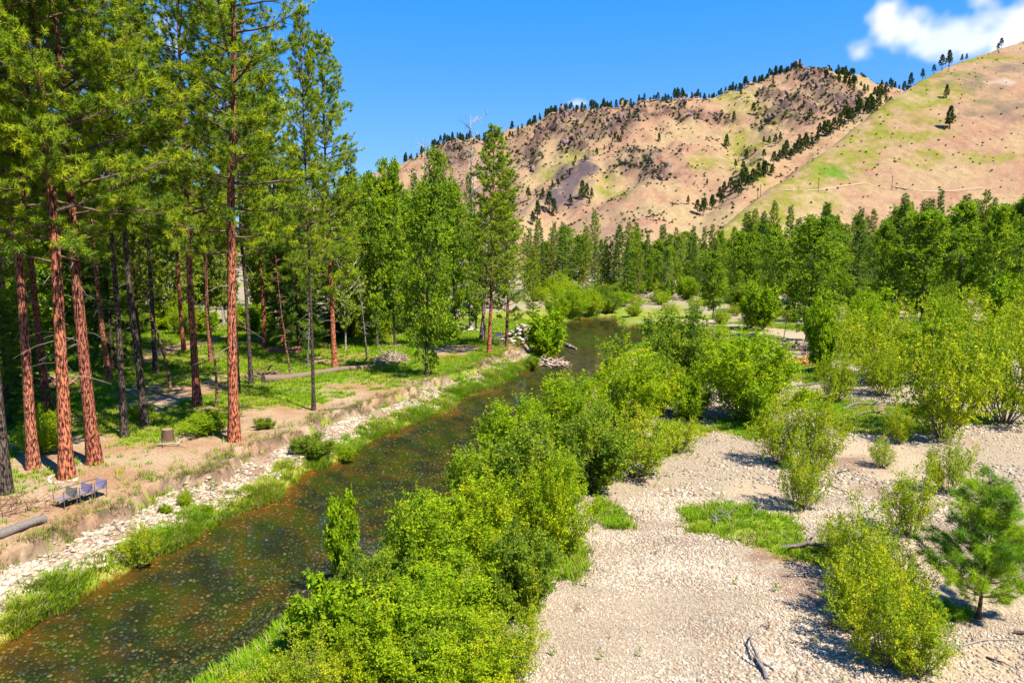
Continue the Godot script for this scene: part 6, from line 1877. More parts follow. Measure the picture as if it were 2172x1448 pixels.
func make_snag(kind: int) -> Dictionary:
	rng.seed = 900 + kind
	var h := 12.0
	var line := trunk_line(h, 0.13)
	var low: Color = [Color(0.24, 0.125, 0.085), Color(0.24, 0.21, 0.185), Color(0.27, 0.25, 0.23)][kind]
	var trunk := trunk_mesh(line, 0.11 if kind < 2 else 0.14, low, Color(low.r * 0.9, low.g * 0.95, low.b), 1.2)
	var lb := Mb.new()
	for k in 34 if kind < 2 else 60:
		var y := rng.randf_range(0.25, 0.99)
		var p := on_line(line, y); var a := rng.randf() * TAU
		var o := Vector3(cos(a), rng.randf_range(-0.2, 0.5) if kind < 2 else rng.randf_range(0.2, 1.0), sin(a)).normalized()
		var l := rng.randf_range(0.3, 1.1) if kind < 2 else rng.randf_range(0.8, 2.6) * (1.15 - y * 0.7)
		var e := p + o * l + Vector3(0, (-0.2 if kind < 2 else 0.25) * l, 0)
		tube(lb, PackedVector3Array([p, p + o * l * 0.5, e]), PackedFloat32Array([0.022, 0.014, 0.005]), 3, low, low, false, 0.0, false)
		for j in 3 if kind == 2 else 1:
			var f := p + o * l * rng.randf_range(0.3, 0.9)
			tube(lb, PackedVector3Array([f, f + (o + rdir()).normalized() * l * 0.35]), PackedFloat32Array([0.012, 0.004]), 3, low, low, false, 0.0, false)
	return {"trunk": trunk, "crown": lb.mesh(M.limb), "h": h}

func make_plants() -> void:
	var red := Color(0.47, 0.155, 0.08)
	proto["pine"] = [
		make_pine(28.0, 0.27, 3.7, 104, 101, red), make_pine(28.0, 0.36, 3.4, 92, 102, Color(0.40, 0.145, 0.085)),
		make_pine(28.0, 0.30, 3.6, 100, 103, Color(0.36, 0.12, 0.07)), make_pine(24.0, 0.14, 3.2, 108, 104, Color(0.26, 0.12, 0.08), 0.9, 0.19),
		make_pine(24.0, 0.22, 3.2, 104, 105, red, 1.1, 0.20), make_pine(28.0, 0.36, 3.4, 92, 106, Color(0.095, 0.075, 0.06), 0.95, 0.19)]
	proto["fir"] = [make_fir(20.0, 3.3, 201), make_fir(22.0, 2.9, 202), make_fir(18.0, 3.4, 203)]
	var green := [Color(0.177, 0.276, 0.015), Color(0.228, 0.328, 0.013), Color(0.142, 0.234, 0.017), Color(0.279, 0.348, 0.015), Color(0.125, 0.203, 0.021)]
	var gray := Color(0.16, 0.14, 0.115)
	proto["cottonwood"] = []
	for i in 4:
		proto["cottonwood"].append(make_broadleaf(18.0, 3.7, 0.05 + 0.025 * i, 1700, 0.25, 301 + i, green, gray if i % 2 else Color(0.085, 0.075, 0.06)))
	var pale := [Color(0.194, 0.270, 0.028), Color(0.239, 0.312, 0.025), Color(0.171, 0.239, 0.038), Color(0.285, 0.322, 0.048)]
	proto["aspen"] = []
	for i in 4:
		proto["aspen"].append(make_broadleaf(18.0, 2.9, 0.16, 1200, 0.23, 321 + i, pale, Color(0.42, 0.39, 0.34), 0.16))
	var fresh := [Color(0.211, 0.317, 0.009), Color(0.245, 0.348, 0.009), Color(0.171, 0.276, 0.011), Color(0.285, 0.364, 0.009)]
	var lime := [Color(0.257, 0.348, 0.009), Color(0.296, 0.374, 0.009), Color(0.217, 0.312, 0.009), Color(0.342, 0.385, 0.009)]
	proto["willow"] = []
	var olive := [Color(0.15, 0.225, 0.018), Color(0.19, 0.26, 0.016), Color(0.12, 0.19, 0.02), Color(0.23, 0.285, 0.016)]
	for i in 6:
		proto["willow"].append(make_shrub(3.0, 1.5, 22 + 2 * (i % 3), 1200 + 90 * (i % 4), [0.10, 0.088, 0.112][i % 3], 401 + i, [fresh, lime, olive][i % 3], true))
	var yellow := [Color(0.251, 0.312, 0.013), Color(0.308, 0.359, 0.013), Color(0.205, 0.281, 0.015), Color(0.365, 0.380, 0.015)]
	proto["airy"] = []
	for i in 3:
		proto["airy"].append(make_shrub(3.0, 1.5, 18, 760, 0.085, 421 + i, yellow, false, 0.5))
	proto["sapling"] = [make_shrub(3.0, 1.2, 9, 420, 0.20, 441, fresh, false, 0.5)]
	proto["youngpine"] = [make_young_pine(461)]
	proto["snag"] = [make_snag(0), make_snag(1), make_snag(2)]

const CALLED := {"pine": ["pine_tree", "tree"], "fir": ["fir_tree", "tree"], "cottonwood": ["cottonwood_tree", "tree"], "aspen": ["cottonwood_tree", "tree"], "willow": ["willow_shrub", "shrub"], "airy": ["open_shrub", "shrub"], "sapling": ["young_cottonwood", "shrub"], "youngpine": ["young_pine", "tree"], "snag": ["bare_tree", "tree"]}

func build_plants() -> void:
	for g in PLANTS:   # [group, rows of [label, kind, variant, x, z, height, width, yaw, lean]]
		for row_: Array in g[1]:
			var p := row_.slice(1)
			var kind: String = p[0]
			var pr: Dictionary = proto[kind][int(p[1]) % proto[kind].size()]
			var x: float = p[2]; var z: float = p[3]
			var y := maxf(ground_h(x, z), 0.05)
			var o := thing(CALLED[kind][0], row_[0], CALLED[kind][1], Vector3(x, y - 0.03, z), g[0])
			var s: float = p[4] / pr.h
			var w: float = p[5] * (1.0 if pr.has("stems") or kind == "sapling" else s)
			if pr.has("stems"):
				w = p[5] * s
			o.transform.basis = Basis(Vector3.BACK, deg_to_rad(p[7])) * Basis(Vector3.UP, p[6]).scaled_local(Vector3(w, s, w))
			if pr.has("stems"):
				part("stems", pr.stems, o); part("foliage", pr.foliage, o)
			else:
				part("trunk", pr.trunk, o); part("crown", pr.crown, o)

func hill_pine_mesh(seed_: int) -> ArrayMesh:
	rng.seed = seed_
	var b := Mb.new()
	tube(b, PackedVector3Array([Vector3(0, -0.8, 0), Vector3(0, 10, 0)]), PackedFloat32Array([0.28, 0.05]), 5, Color(0.10, 0.06, 0.045), Color(0.08, 0.06, 0.05), false, 0.0, false)
	var tuft := needle_tuft(10, 0.9, 0.30, 0.9, 0.3)
	var pal := palette([Color(0.040, 0.068, 0.020), Color(0.052, 0.084, 0.022), Color(0.066, 0.10, 0.024)], 10, 3)
	for k in 130:
		var t := rng.randf()
		var r := 2.0 * pow(1.0 - t, 0.8) * sqrt(rng.randf()) + 0.1
		var a := rng.randf() * TAU
		spr(b, tuft, Transform3D(aim(Vector3(cos(a), 0.25, sin(a)), rng.randf() * TAU), Vector3(cos(a) * r, lerpf(1.5 + seed_ % 3, 9.7, t), sin(a) * r)), pal[rng.randi() % 3])
	return b.mesh(M.needle)

func build_hill_pines() -> void:
	var ms := [hill_pine_mesh(51), hill_pine_mesh(52), hill_pine_mesh(53)]
	for g in HILL_PINES:   # [group, rows of [label, hill, x, z, height, shape, yaw]]
		for row_: Array in g[1]:
			var p := row_.slice(1)
			var x: float = p[1]; var z: float = p[2]
			var y := mountain_h(x, z) if p[0] == 0 else hill_h(x, z)
			var o := part("hill_pine", ms[int(p[4])], self)
			tag(o, row_[0], "tree", g[0])
			o.position = Vector3(x, y, z)
			o.rotation.y = p[5]
			o.scale = Vector3.ONE * p[3] / 10.2

# ------------------------------------------------------------------ loose matter: grass, cobbles, brush
func scatter(called: String, label: String, meshes: Array, spots: Array) -> void:   # spots: one array of [Transform3D, Color] for each mesh
	for i in meshes.size():
		if spots[i].is_empty():
			continue
		var mm := MultiMesh.new()
		mm.transform_format = MultiMesh.TRANSFORM_3D
		mm.use_colors = true
		mm.mesh = meshes[i]
		mm.instance_count = spots[i].size()
		for k in spots[i].size():
			mm.set_instance_transform(k, spots[i][k][0])
			mm.set_instance_color(k, spots[i][k][1])
		var o := MultiMeshInstance3D.new()
		o.name = numbered(called)
		o.multimesh = mm
		add_child(o)
		tag(o, label, "", "", "stuff")

func stone_mesh(seed_: int, m: Material) -> ArrayMesh:
	rng.seed = seed_
	var sp := SphereMesh.new()
	sp.radial_segments = 8; sp.rings = 4
	sp.radius = 0.5; sp.height = 1.0
	var a := sp.get_mesh_arrays()
	var v: PackedVector3Array = a[Mesh.ARRAY_VERTEX]
	var f := FastNoiseLite.new()
	f.seed = seed_; f.frequency = 0.9
	for i in v.size():
		var p := v[i]
		v[i] = Vector3(p.x, p.y * 0.62, p.z * 0.8) * (1.0 + 0.45 * f.get_noise_3dv(p * 1.4))
	var st := SurfaceTool.new()
	st.begin(Mesh.PRIMITIVE_TRIANGLES)
	var ix: PackedInt32Array = a[Mesh.ARRAY_INDEX]
	st.set_smooth_group(0)
	for k in ix:
		st.set_color(Color.WHITE)
		st.add_vertex(v[k])
	st.generate_normals()
	var out := st.commit()
	out.surface_set_material(0, m)
	return out

func blade_tuft(count: int, h: float, spread: float, width: float) -> ArrayMesh:
	var b := Mb.new()
	for i in count:
		var a := rng.randf() * TAU
		var o := Vector3(cos(a), 0, sin(a))
		var p := o * spread * sqrt(rng.randf()) * 0.6
		var l := h * rng.randf_range(0.55, 1.15)
		var s := Vector3(-o.z, 0, o.x) * width
		var lean := o * l * rng.randf_range(0.1, 0.6)
		var mid := p + lean * 0.35 + Vector3(0, l * 0.6, 0)
		var k := rng.randf_range(0.8, 1.2)
		var c := Color(k, k, k)
		b.tri(p - s, p + s, mid + s * 0.6, c)
		b.tri(p - s, mid + s * 0.6, mid - s * 0.6, c)
		b.tri(mid - s * 0.6, mid + s * 0.6, p + lean + Vector3(0, l * 0.9, 0), c)
	return b.mesh(M.grass)

func left_x(z: float) -> float:   # the pine bank's waterline
	for i in wx.size() - 1:
		if wside[i] == 0 and wz[i] >= z and wz[i + 1] < z:
			return lerpf(wx[i], wx[i + 1], (z - wz[i]) / (wz[i + 1] - wz[i]))
	return -13.3

func in_view(x: float, z: float, margin := 5.0) -> bool:   # only ground that the photograph shows is strewn
	return absf(x) < -z * 0.76 + margin

func build_loose() -> void:
	rng.seed = 77
	# cobbles
	var stones := [stone_mesh(61, M.stone), stone_mesh(62, M.stone), stone_mesh(63, M.stone)]
	var spots := [[], [], []]
	var bank := [[], [], []]
	var cobbles := 0
	var ground := get_node("ground")
	for pass_ in 3:   # near gravel, middle gravel, stony pine bank
		var total: int = [150000, 75000, 42000][pass_]
		for i in total:
			var x := 0.0; var z := 0.0
			if pass_ == 0:
				z = -rng.randf_range(12.5, 27.0); x = rng.randf_range(-2.5, 17.0)
			elif pass_ == 1:
				z = -rng.randf_range(26.0, 72.0); x = rng.randf_range(0.0, 46.0)
			else:
				z = -13.0 - 60.0 * pow(rng.randf(), 1.6); x = left_x(z) - rng.randf_range(0.3, 3.6)
			if not in_view(x, z):
				continue
			var w := shore(x, z)
			if w.x < 0.3 or (pass_ == 2) != (w.y < 0.5) or pass_ < 2 and patch_at(x, z, "litter") > rng.randf_range(0.2, 1.3):
				continue
			if pass_ == 2:
				var sc := scarp_at(x, z)
				if w.x > sc - 0.1 or w.x < 0.6 or nz.get_noise_2d(x * 5.0, z * 5.0) > rng.randf_range(0.05, 0.45):
					continue
			elif pass_ < 2 and nz.get_noise_2d(x * 2.2, z * 2.2 + 60.0) > rng.randf_range(0.3, 0.6) or patch_at(x, z, "sand") > rng.randf() * 1.15 or grassiness(x, z, w) > rng.randf_range(0.3, 0.7):
				continue
			var s := (0.050 if pass_ == 0 else 0.085) * exp(rng.randf_range(-0.6, 0.85)) * clampf(1.0 + 1.1 * nz.get_noise_2d(x * 1.3 + 5.0, z * 2.6), 0.6, 1.7)
			if pass_ == 2:
				s = 0.085 * exp(rng.randf_range(-0.6, 1.0))
			var y := height_from(x, z, w)
			var k := rng.randf_range(0.68, 1.14) * (1.0 + 0.35 * nz.get_noise_2d(x * 4.0, z * 7.0 + 70.0))
			var c := Color(0.285 * k, 0.235 * k, 0.17 * k)
			var pick := rng.randf()
			if pick < 0.12:
				c = Color(0.25 * k, 0.165 * k, 0.105 * k)
			elif pick < 0.22:
				c = Color(0.20 * k, 0.17 * k, 0.145 * k)
			elif pick > 0.86:
				c = Color(0.35 * k, 0.30 * k, 0.235 * k)
			var bs := Basis(Vector3.UP, rng.randf() * TAU) * Basis(Vector3.RIGHT, rng.randf_range(-0.4, 0.4))
			if pass_ == 2 and s > 0.125 and z > -34.0 and cobbles < 290:
				cobbles += 1
				var o := part("cobble", stones[i % 3], ground, rock_mat(i % 3))
				o.transform = Transform3D(bs.scaled_local(Vector3(s, s * 0.85, s)), Vector3(x, y + s * 0.08, z))
				continue
			(bank if pass_ == 2 else spots)[i % 3].append([Transform3D(bs.scaled_local(Vector3(s, s * rng.randf_range(0.7, 1.1), s)), Vector3(x, y + s * 0.05, z)), c])
	scatter("gravel", "pale rounded cobbles of the gravel bar", stones, spots)
	scatter("bank_gravel", "whitish cobbles on the eroded pine bank", stones, bank)
	# stones on the river bed
	var wet := [stone_mesh(65, M.wet_stone), stone_mesh(66, M.wet_stone)]
	spots = [[], []]
	for i in 64000:
		var z := -13.0 - 60.0 * pow(rng.randf(), 1.5); var x := rng.randf_range(-14.0, 6.0)
		if not in_view(x, z):
			continue
		var w := shore(x, z)
		if w.x > -0.1:
			continue
		var s := 0.075 * exp(rng.randf_range(-0.7, 0.8))
		var k := rng.randf_range(0.45, 1.9)
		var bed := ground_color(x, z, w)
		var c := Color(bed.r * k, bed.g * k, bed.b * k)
		var pick := rng.randf()
		if pick < 0.10:
			c = Color(0.085 * k, 0.050 * k, 0.007 * k)
		elif pick < 0.22:
			c = Color(0.034 * k, 0.050 * k, 0.006 * k)
		elif pick < 0.235:
			c = Color(0.11, 0.09, 0.04)
		spots[i % 2].append([Transform3D(Basis(Vector3.UP, rng.randf() * TAU).scaled_local(Vector3(s, s * 0.7, s)), Vector3(x, height_from(x, z, w) + s * 0.1, z)), c])
	scatter("riverbed_gravel", "algae-brown stones on the river bed", wet, spots)
	# grass
	rng.seed = 78
	var tufts := [blade_tuft(13, 0.34, 0.20, 0.010), blade_tuft(12, 0.36, 0.24, 0.011), blade_tuft(9, 0.22, 0.26, 0.013)]
	spots = [[], [], []]
	for i in 190000:
		var x := 0.0; var z := 0.0
		var lush := false
		if i < 50000:   # along the pine bank's waterline
			z = -13.0 - 61.0 * pow(rng.randf(), 1.5); x = left_x(z) - rng.randf_range(-0.2, 1.5)
			if i % 8 == 0:
				z = -70.0 - 55.0 * rng.randf(); x = rng.randf_range(2.0, 26.0)
			lush = true
		elif i < 120000:
			z = -14.0 - 95.0 * pow(rng.randf(), 1.15); x = rng.randf_range(z * 0.78, 4.0)
		else:
			z = -12.5 - 90.0 * pow(rng.randf(), 1.3); x = rng.randf_range(-6.0, -z * 0.78)
		if not in_view(x, z):
			continue
		var w := shore(x, z)
		if w.x < -0.05 or (lush and (w.x > 1.35 or w.y > 0.5 and z > -60.0)):
			continue
		var g := grassiness(x, z, w)
		if lush and w.x > 0.0 and nz.get_noise_2d(x * 7.0, z * 7.0) + 0.25 * rng.randf_range(-1.0, 1.0) + (0.0 if w.x < 0.6 else -0.12) < rng.randf_range(-0.12, 0.42):
			continue
		if g < rng.randf_range(0.1, 0.75):
			continue
		var n := nz.get_noise_2d(x * 3.0, z * 3.0 + 500.0)
		var c := Color(0.16, 0.285, 0.008).lerp(Color(0.27, 0.32, 0.02), clampf(0.3 + 1.4 * n + rng.randf_range(-0.25, 0.25), 0.0, 1.0))
		if rng.randf() < (0.2 if lush else 0.10):
			c = Color(0.36, 0.30, 0.12)
		var s := rng.randf_range(0.7, 1.3) * (1.0 + smoothstep(-35.0, -90.0, z) * 0.9)
		var k := 1 if lush and w.x < 0.9 else (0 if rng.randf() < 0.6 else 2)
		spots[k].append([Transform3D(Basis(Vector3.UP, rng.randf() * TAU).scaled_local(Vector3(s * 1.25, s * (rng.randf_range(0.55, 1.05) if lush else 0.75), s * 1.25)), Vector3(x, height_from(x, z, w) - 0.02, z)), c])
	scatter("grass", "green and straw-coloured grass on the river banks", tufts, spots)
	rng.seed = 82
	var straw := [blade_tuft(12, 0.26, 0.24, 0.009)]
	spots = [[]]
	for i in 9000:
		var z := -13.0 - 58.0 * pow(rng.randf(), 1.4); var x := left_x(z) - rng.randf_range(1.2, 4.6)
		var w := shore(x, z)
		var gap := w.x - scarp_at(x, z)
		if w.y > 0.5 or gap < -0.25 or gap > 1.6 or rng.randf() > exp(-absf(gap - 0.12) * 1.8) or nz.get_noise_2d(x * 6.0, z * 6.0 + 33.0) < rng.randf_range(-0.4, 0.3):
			continue
		var c := [Color(0.30, 0.235, 0.11), Color(0.22, 0.15, 0.08), Color(0.17, 0.25, 0.02), Color(0.21, 0.27, 0.025)][rng.randi() % 4] as Color
		var s := rng.randf_range(0.6, 1.35)
		spots[0].append([Transform3D(Basis(Vector3.UP, rng.randf() * TAU) * Basis(Vector3.RIGHT, rng.randf_range(-0.7, 0.7)).scaled_local(Vector3(s, s, s)), Vector3(x, height_from(x, z, w) - 0.03, z)), c])
	scatter("dry_grass", "straw tufts and rootlets hanging on the eroded bank's lip", straw, spots)
	# weeds sprouting from the gravel
	rng.seed = 80
	var wb := Mb.new()
	var ws := leaf_sprig(14, 0.16, 0.07, 0.4)
	wb.v = ws
	for i in ws.size():
		wb.c.push_back(Color.WHITE)
	spots = [[]]
	for i in 900:
		var z := -rng.randf_range(13.5, 40.0); var x := rng.randf_range(0.0, 22.0)
		if not in_view(x, z) or nz.get_noise_2d(x * 4.0, z * 4.0 + 800.0) < rng.randf_range(-0.1, 0.6):
			continue
		var w := shore(x, z)
		if w.x < 1.0:
			continue
		var s := rng.randf_range(0.6, 1.6)
		spots[0].append([Transform3D(Basis(Vector3.UP, rng.randf() * TAU).scaled_local(Vector3(s, s, s)), Vector3(x, height_from(x, z, w), z)), Color(0.17, 0.25, 0.02) if rng.randf() < 0.7 else Color(0.22, 0.12, 0.07)])
	scatter("weeds", "small weeds sprouting between the cobbles", [wb.mesh(M.leaf)], spots)
	# brush on the hills
	rng.seed = 79
	var bl := Mb.new()
	var tuft := needle_tuft(26, 0.75, 0.30, 1.0, 0.2)
	bl.v = tuft
	for i in tuft.size():
		bl.c.push_back(Color.WHITE)
	spots = [[]]
	for i in 34000:
		var which := 0 if i < 29000 else 1
		var x := rng.randf_range(-300.0, 800.0) if which == 0 else rng.randf_range(120.0, 600.0)
		var z := -rng.randf_range(640.0, 1420.0) if which == 0 else -rng.randf_range(380.0, 840.0)
		var y := mountain_h(x, z) if which == 0 else hill_h(x, z)
		if y < 12.0:
			continue
		var rock := hill_patch(0, x, z, "rock") if which == 0 else 0.0
		var n := nz.get_noise_2d(x * 0.25, z * 0.25 + 900.0)
		if rng.randf() > (0.05 + 1.5 * maxf(0.0, n - 0.05) + 0.6 * rock if which == 0 else 0.10 + 0.5 * maxf(0.0, n)):
			continue
		var s := rng.randf_range(1.3, 3.0) * (1.6 if rock > 0.3 else 1.0) * (1.0 if which == 0 else 0.6)
		var k := rng.randf_range(0.7, 1.3)
		spots[0].append([Transform3D(Basis(Vector3.UP, rng.randf() * TAU).scaled_local(Vector3(s * 1.3, s, s * 1.3)), Vector3(x, y + 0.2 * s, z)), Color(0.07 * k, 0.088 * k, 0.03 * k)])
	scatter("brush", "dark low brush dotting the dry slopes", [bl.mesh(M.needle)], spots)

func build_ridge_forest() -> void:
	rng.seed = 91
	var ms := [hill_pine_mesh(54), hill_pine_mesh(55)]
	for m: ArrayMesh in ms:
		m.surface_set_material(0, M.needle)
	var spots := [[], []]
	for i in 1100:
		var a: Array = MOUNTAIN[rng.randi() % 22]
		var t := rng.randf()
		var x: float = lerpf(a[0], a[3], t) + rng.randf_range(-12.0, 12.0)
		var off := rng.randf_range(-40.0, 9.0)
		var z: float = lerpf(a[2], a[5], t) + off
		if nz.get_noise_2d(x * 0.5, 7.0) < -0.12 or absf(x - 575.0) < 26.0:
			continue
		var h := rng.randf_range(6.0, 20.0)
		spots[i % 2].append([Transform3D(Basis(Vector3.UP, rng.randf() * TAU).scaled_local(Vector3.ONE * h / 10.2), Vector3(x, mountain_h(x, z), z)), Color.WHITE])
	scatter("ridge_forest", "dark conifer forest massed along the mountain's crest", ms, spots)

func build_crags() -> void:
	rng.seed = 95
	var ms := []
	for k in 3:
		var st := SurfaceTool.new()
		st.begin(Mesh.PRIMITIVE_TRIANGLES)
		var sp := SphereMesh.new()
		sp.radial_segments = 7; sp.rings = 4; sp.radius = 0.5; sp.height = 1.0
		var a := sp.get_mesh_arrays()
		var v: PackedVector3Array = a[Mesh.ARRAY_VERTEX]
		for i: int in a[Mesh.ARRAY_INDEX]:
			st.set_color(Color.WHITE)
			var p := v[i]
			st.add_vertex(p * (1.0 + 1.1 * nz.get_noise_3dv(p * 16.0 + Vector3(k * 50, 0, 0))) * Vector3(1.0, 1.25, 0.8))
		st.set_smooth_group(-1)
		st.generate_normals()
		var m := st.commit()
		m.surface_set_material(0, M.stone)
		ms.append(m)
	var spots := [[], [], []]
	for i in 16000:
		var x := rng.randf_range(-260.0, 800.0)
		var z := -rng.randf_range(800.0, 1420.0)
		var rock := hill_patch(0, x, z, "rock")
		if rock < rng.randf_range(0.35, 1.6) or nz.get_noise_2d(x * 0.5, z * 0.5 + 40.0) < rng.randf_range(-0.2, 0.25):
			continue
		var s := rng.randf_range(2.0, 5.5) * (0.7 + 0.9 * rock)
		var q := rng.randf_range(0.7, 1.25)
		spots[i % 3].append([Transform3D(Basis.from_euler(Vector3(rng.randf_range(-0.4, 0.4), rng.randf() * TAU, rng.randf_range(-0.4, 0.4))).scaled_local(Vector3(s, s * 1.2, s)), Vector3(x, mountain_h(x, z) + s * 0.1, z)), Color(0.135 * q, 0.092 * q, 0.08 * q)])
	scatter("crag_rubble", "dark broken rock of the mountain's outcrops", ms, spots)

# ------------------------------------------------------------------ logs, driftwood and camp things
func spot(x: float, z: float, up := 0.0) -> Vector3:
	return Vector3(x, maxf(ground_h(x, z), 0.0) + up, z)

func log_thing(called: String, label: String, a: Vector3, b: Vector3, r0: float, r1: float, bark: Color, ends: Color, group := "", stubs := 0) -> Node3D:
	var o := thing(called, label, "log", a, group)
	var m := Mb.new()
	var pts := PackedVector3Array(); var rad := PackedFloat32Array()
	for i in 9:
		var t := i / 8.0
		pts.push_back((b - a) * t + rdir() * r0 * 0.35); rad.push_back(lerpf(r0, r1, t) * rng.randf_range(0.93, 1.07))
	tube(m, pts, rad, 10, bark, Color(bark.r * 1.1, bark.g * 1.1, bark.b * 1.1), false, 0.11)
	for i in stubs:
		var p := on_line(pts, rng.randf()); var d := (rdir() + Vector3(0, 0.8, 0)).normalized()
		tube(m, PackedVector3Array([p, p + d * rng.randf_range(0.3, 0.9)]), PackedFloat32Array([0.04, 0.015]), 5, bark, bark)
	part("trunk", m.mesh(M.wood), o)
	for e in 2:
		var c := Mb.new()
		var p := pts[0] if e == 0 else pts[8]
		var d := (pts[0] - pts[1]).normalized() if e == 0 else (pts[8] - pts[7]).normalized()
		tube(c, PackedVector3Array([p - d * 0.02, p + d * 0.012]), PackedFloat32Array([rad[0] if e == 0 else rad[8]] ) + PackedFloat32Array([(rad[0] if e == 0 else rad[8]) * 0.94]), 10, ends, ends, true)
		part("cut_end", c.mesh(M.wood), o)
	return o

func driftwood(label: String, at: Vector3, dir: Vector3, length: float, r: float, col: Color, forks := 3, group := "driftwood on the gravel", arch := 0.1) -> void:
	var b := Mb.new()
	var pts := PackedVector3Array(); var rad := PackedFloat32Array()
	var side := Vector3(-dir.z, 0, dir.x)
	for i in 8:
		var t := i / 7.0
		pts.push_back(dir * length * t + side * sin(t * 4.0 + length) * 0.08 * length + Vector3(0, r * 0.6 + arch * length * sin(PI * t) * rng.randf_range(0.6, 1.2), 0)); rad.push_back(lerpf(r, r * 0.25, t))
	tube(b, pts, rad, 7, col, col, true, 0.12)
	for k in forks:
		var p := on_line(pts, rng.randf_range(0.05, 0.85))
		var d := (dir * rng.randf_range(-0.3, 0.9) + side * (1.0 if k % 2 else -1.0) * rng.randf_range(0.4, 1.0) + Vector3(0, rng.randf_range(0.0, 0.5), 0)).normalized()
		var l := length * rng.randf_range(0.2, 0.5)
		tube(b, PackedVector3Array([p, p + d * l * 0.5 + Vector3(0, 0.02, 0), p + d * l]), PackedFloat32Array([r * 0.6, r * 0.4, r * 0.12]), 6, col, col, false, 0.1)
	var o := part("driftwood", b.mesh(M.wood), self)
	o.position = at
	tag(o, label, "driftwood", group)

func heap(called: String, label: String, category: String, at: Vector3, size: Vector3, count: int, r: float, col: Color) -> void:   # a tangle of sticks that nobody could count
	var b := Mb.new()
	for i in count:
		var p := Vector3(rng.randf_range(-1, 1) * size.x, absf(rng.randfn(0.0, 0.4)) * size.y, rng.randf_range(-1, 1) * size.z)
		p.y *= maxf(0.1, 1.0 - 0.8 * Vector2(p.x / size.x, p.z / size.z).length())
		var d := Vector3(rng.randf_range(-1, 1), rng.randf_range(-0.25, 0.45), rng.randf_range(-1, 1)).normalized()
		var l := rng.randf_range(0.3, 1.0) * size.x
		var k := rng.randf_range(0.6, 1.25)
		var c := Color(col.r * k, col.g * k, col.b * k)
		tube(b, PackedVector3Array([p - d * l * 0.5, p + rdir() * 0.06 * l, p + d * l * 0.5]), PackedFloat32Array([r * rng.randf_range(0.6, 1.6), r, r * 0.3]), 4, c, c, false, 0.0, false)
	var o := part(called, b.mesh(M.limb), self)
	o.position = at
	tag(o, label, category, "", "stuff")

func box(b: Mb, at: Vector3, size: Vector3, c: Color, basis := Basis.IDENTITY) -> void:
	var bm := BoxMesh.new()
	bm.size = size
	var a := bm.get_mesh_arrays()
	var t := Transform3D(basis, at)
	for k: int in a[Mesh.ARRAY_INDEX]:
		b.v.push_back(t * a[Mesh.ARRAY_VERTEX][k]); b.n.push_back(basis * a[Mesh.ARRAY_NORMAL][k]); b.c.push_back(c)

func rod(from: Vector3, to: Vector3, r: float, c: Color) -> Mb:
	var b := Mb.new()
	tube(b, PackedVector3Array([from, to]), PackedFloat32Array([r, r]), 6, c, c, true)
	return b

func camp_chair(label: String, at: Vector3, turn: float, sling: Color, group: String) -> void:
	var o := thing("camp_chair", label, "chair", at, group)
	o.rotation.y = turn
	var iron := Color(0.10, 0.07, 0.055)
	for s in [-1.0, 1.0]:
		for f in [-1.0, 1.0]:
			part("leg", rod(Vector3(0.26 * s, 0, 0.22 * f), Vector3(0.28 * s, 0.62, 0.24 * f), 0.014, iron).mesh(M.steel), o)
		part("armrest", rod(Vector3(0.28 * s, 0.62, -0.25), Vector3(0.28 * s, 0.60, 0.25), 0.017, iron).mesh(M.steel), o)
	for row_ in [["seat", Vector3(0, 0.33, -0.22), Vector3(0, 0.36, 0.20), Color(0.12, 0.10, 0.11)], ["backrest", Vector3(0, 0.34, 0.20), Vector3(0, 0.66, 0.27), sling]]:
		var b := Mb.new()
		for i in 8:
			for j in 4:
				var q := []
				for e in 4:
					var u := (i + (e & 1)) / 8.0; var w := (j + (e >> 1)) / 4.0
					var p: Vector3 = (row_[1] as Vector3).lerp(row_[2], w)
					p.x = lerpf(-0.27, 0.27, u)
					p.y -= 0.07 * sin(PI * u)
					q.append(p)
				b.tri(q[0], q[1], q[2], row_[3]); b.tri(q[1], q[3], q[2], row_[3])
		part(row_[0], b.mesh(M.cloth), o)

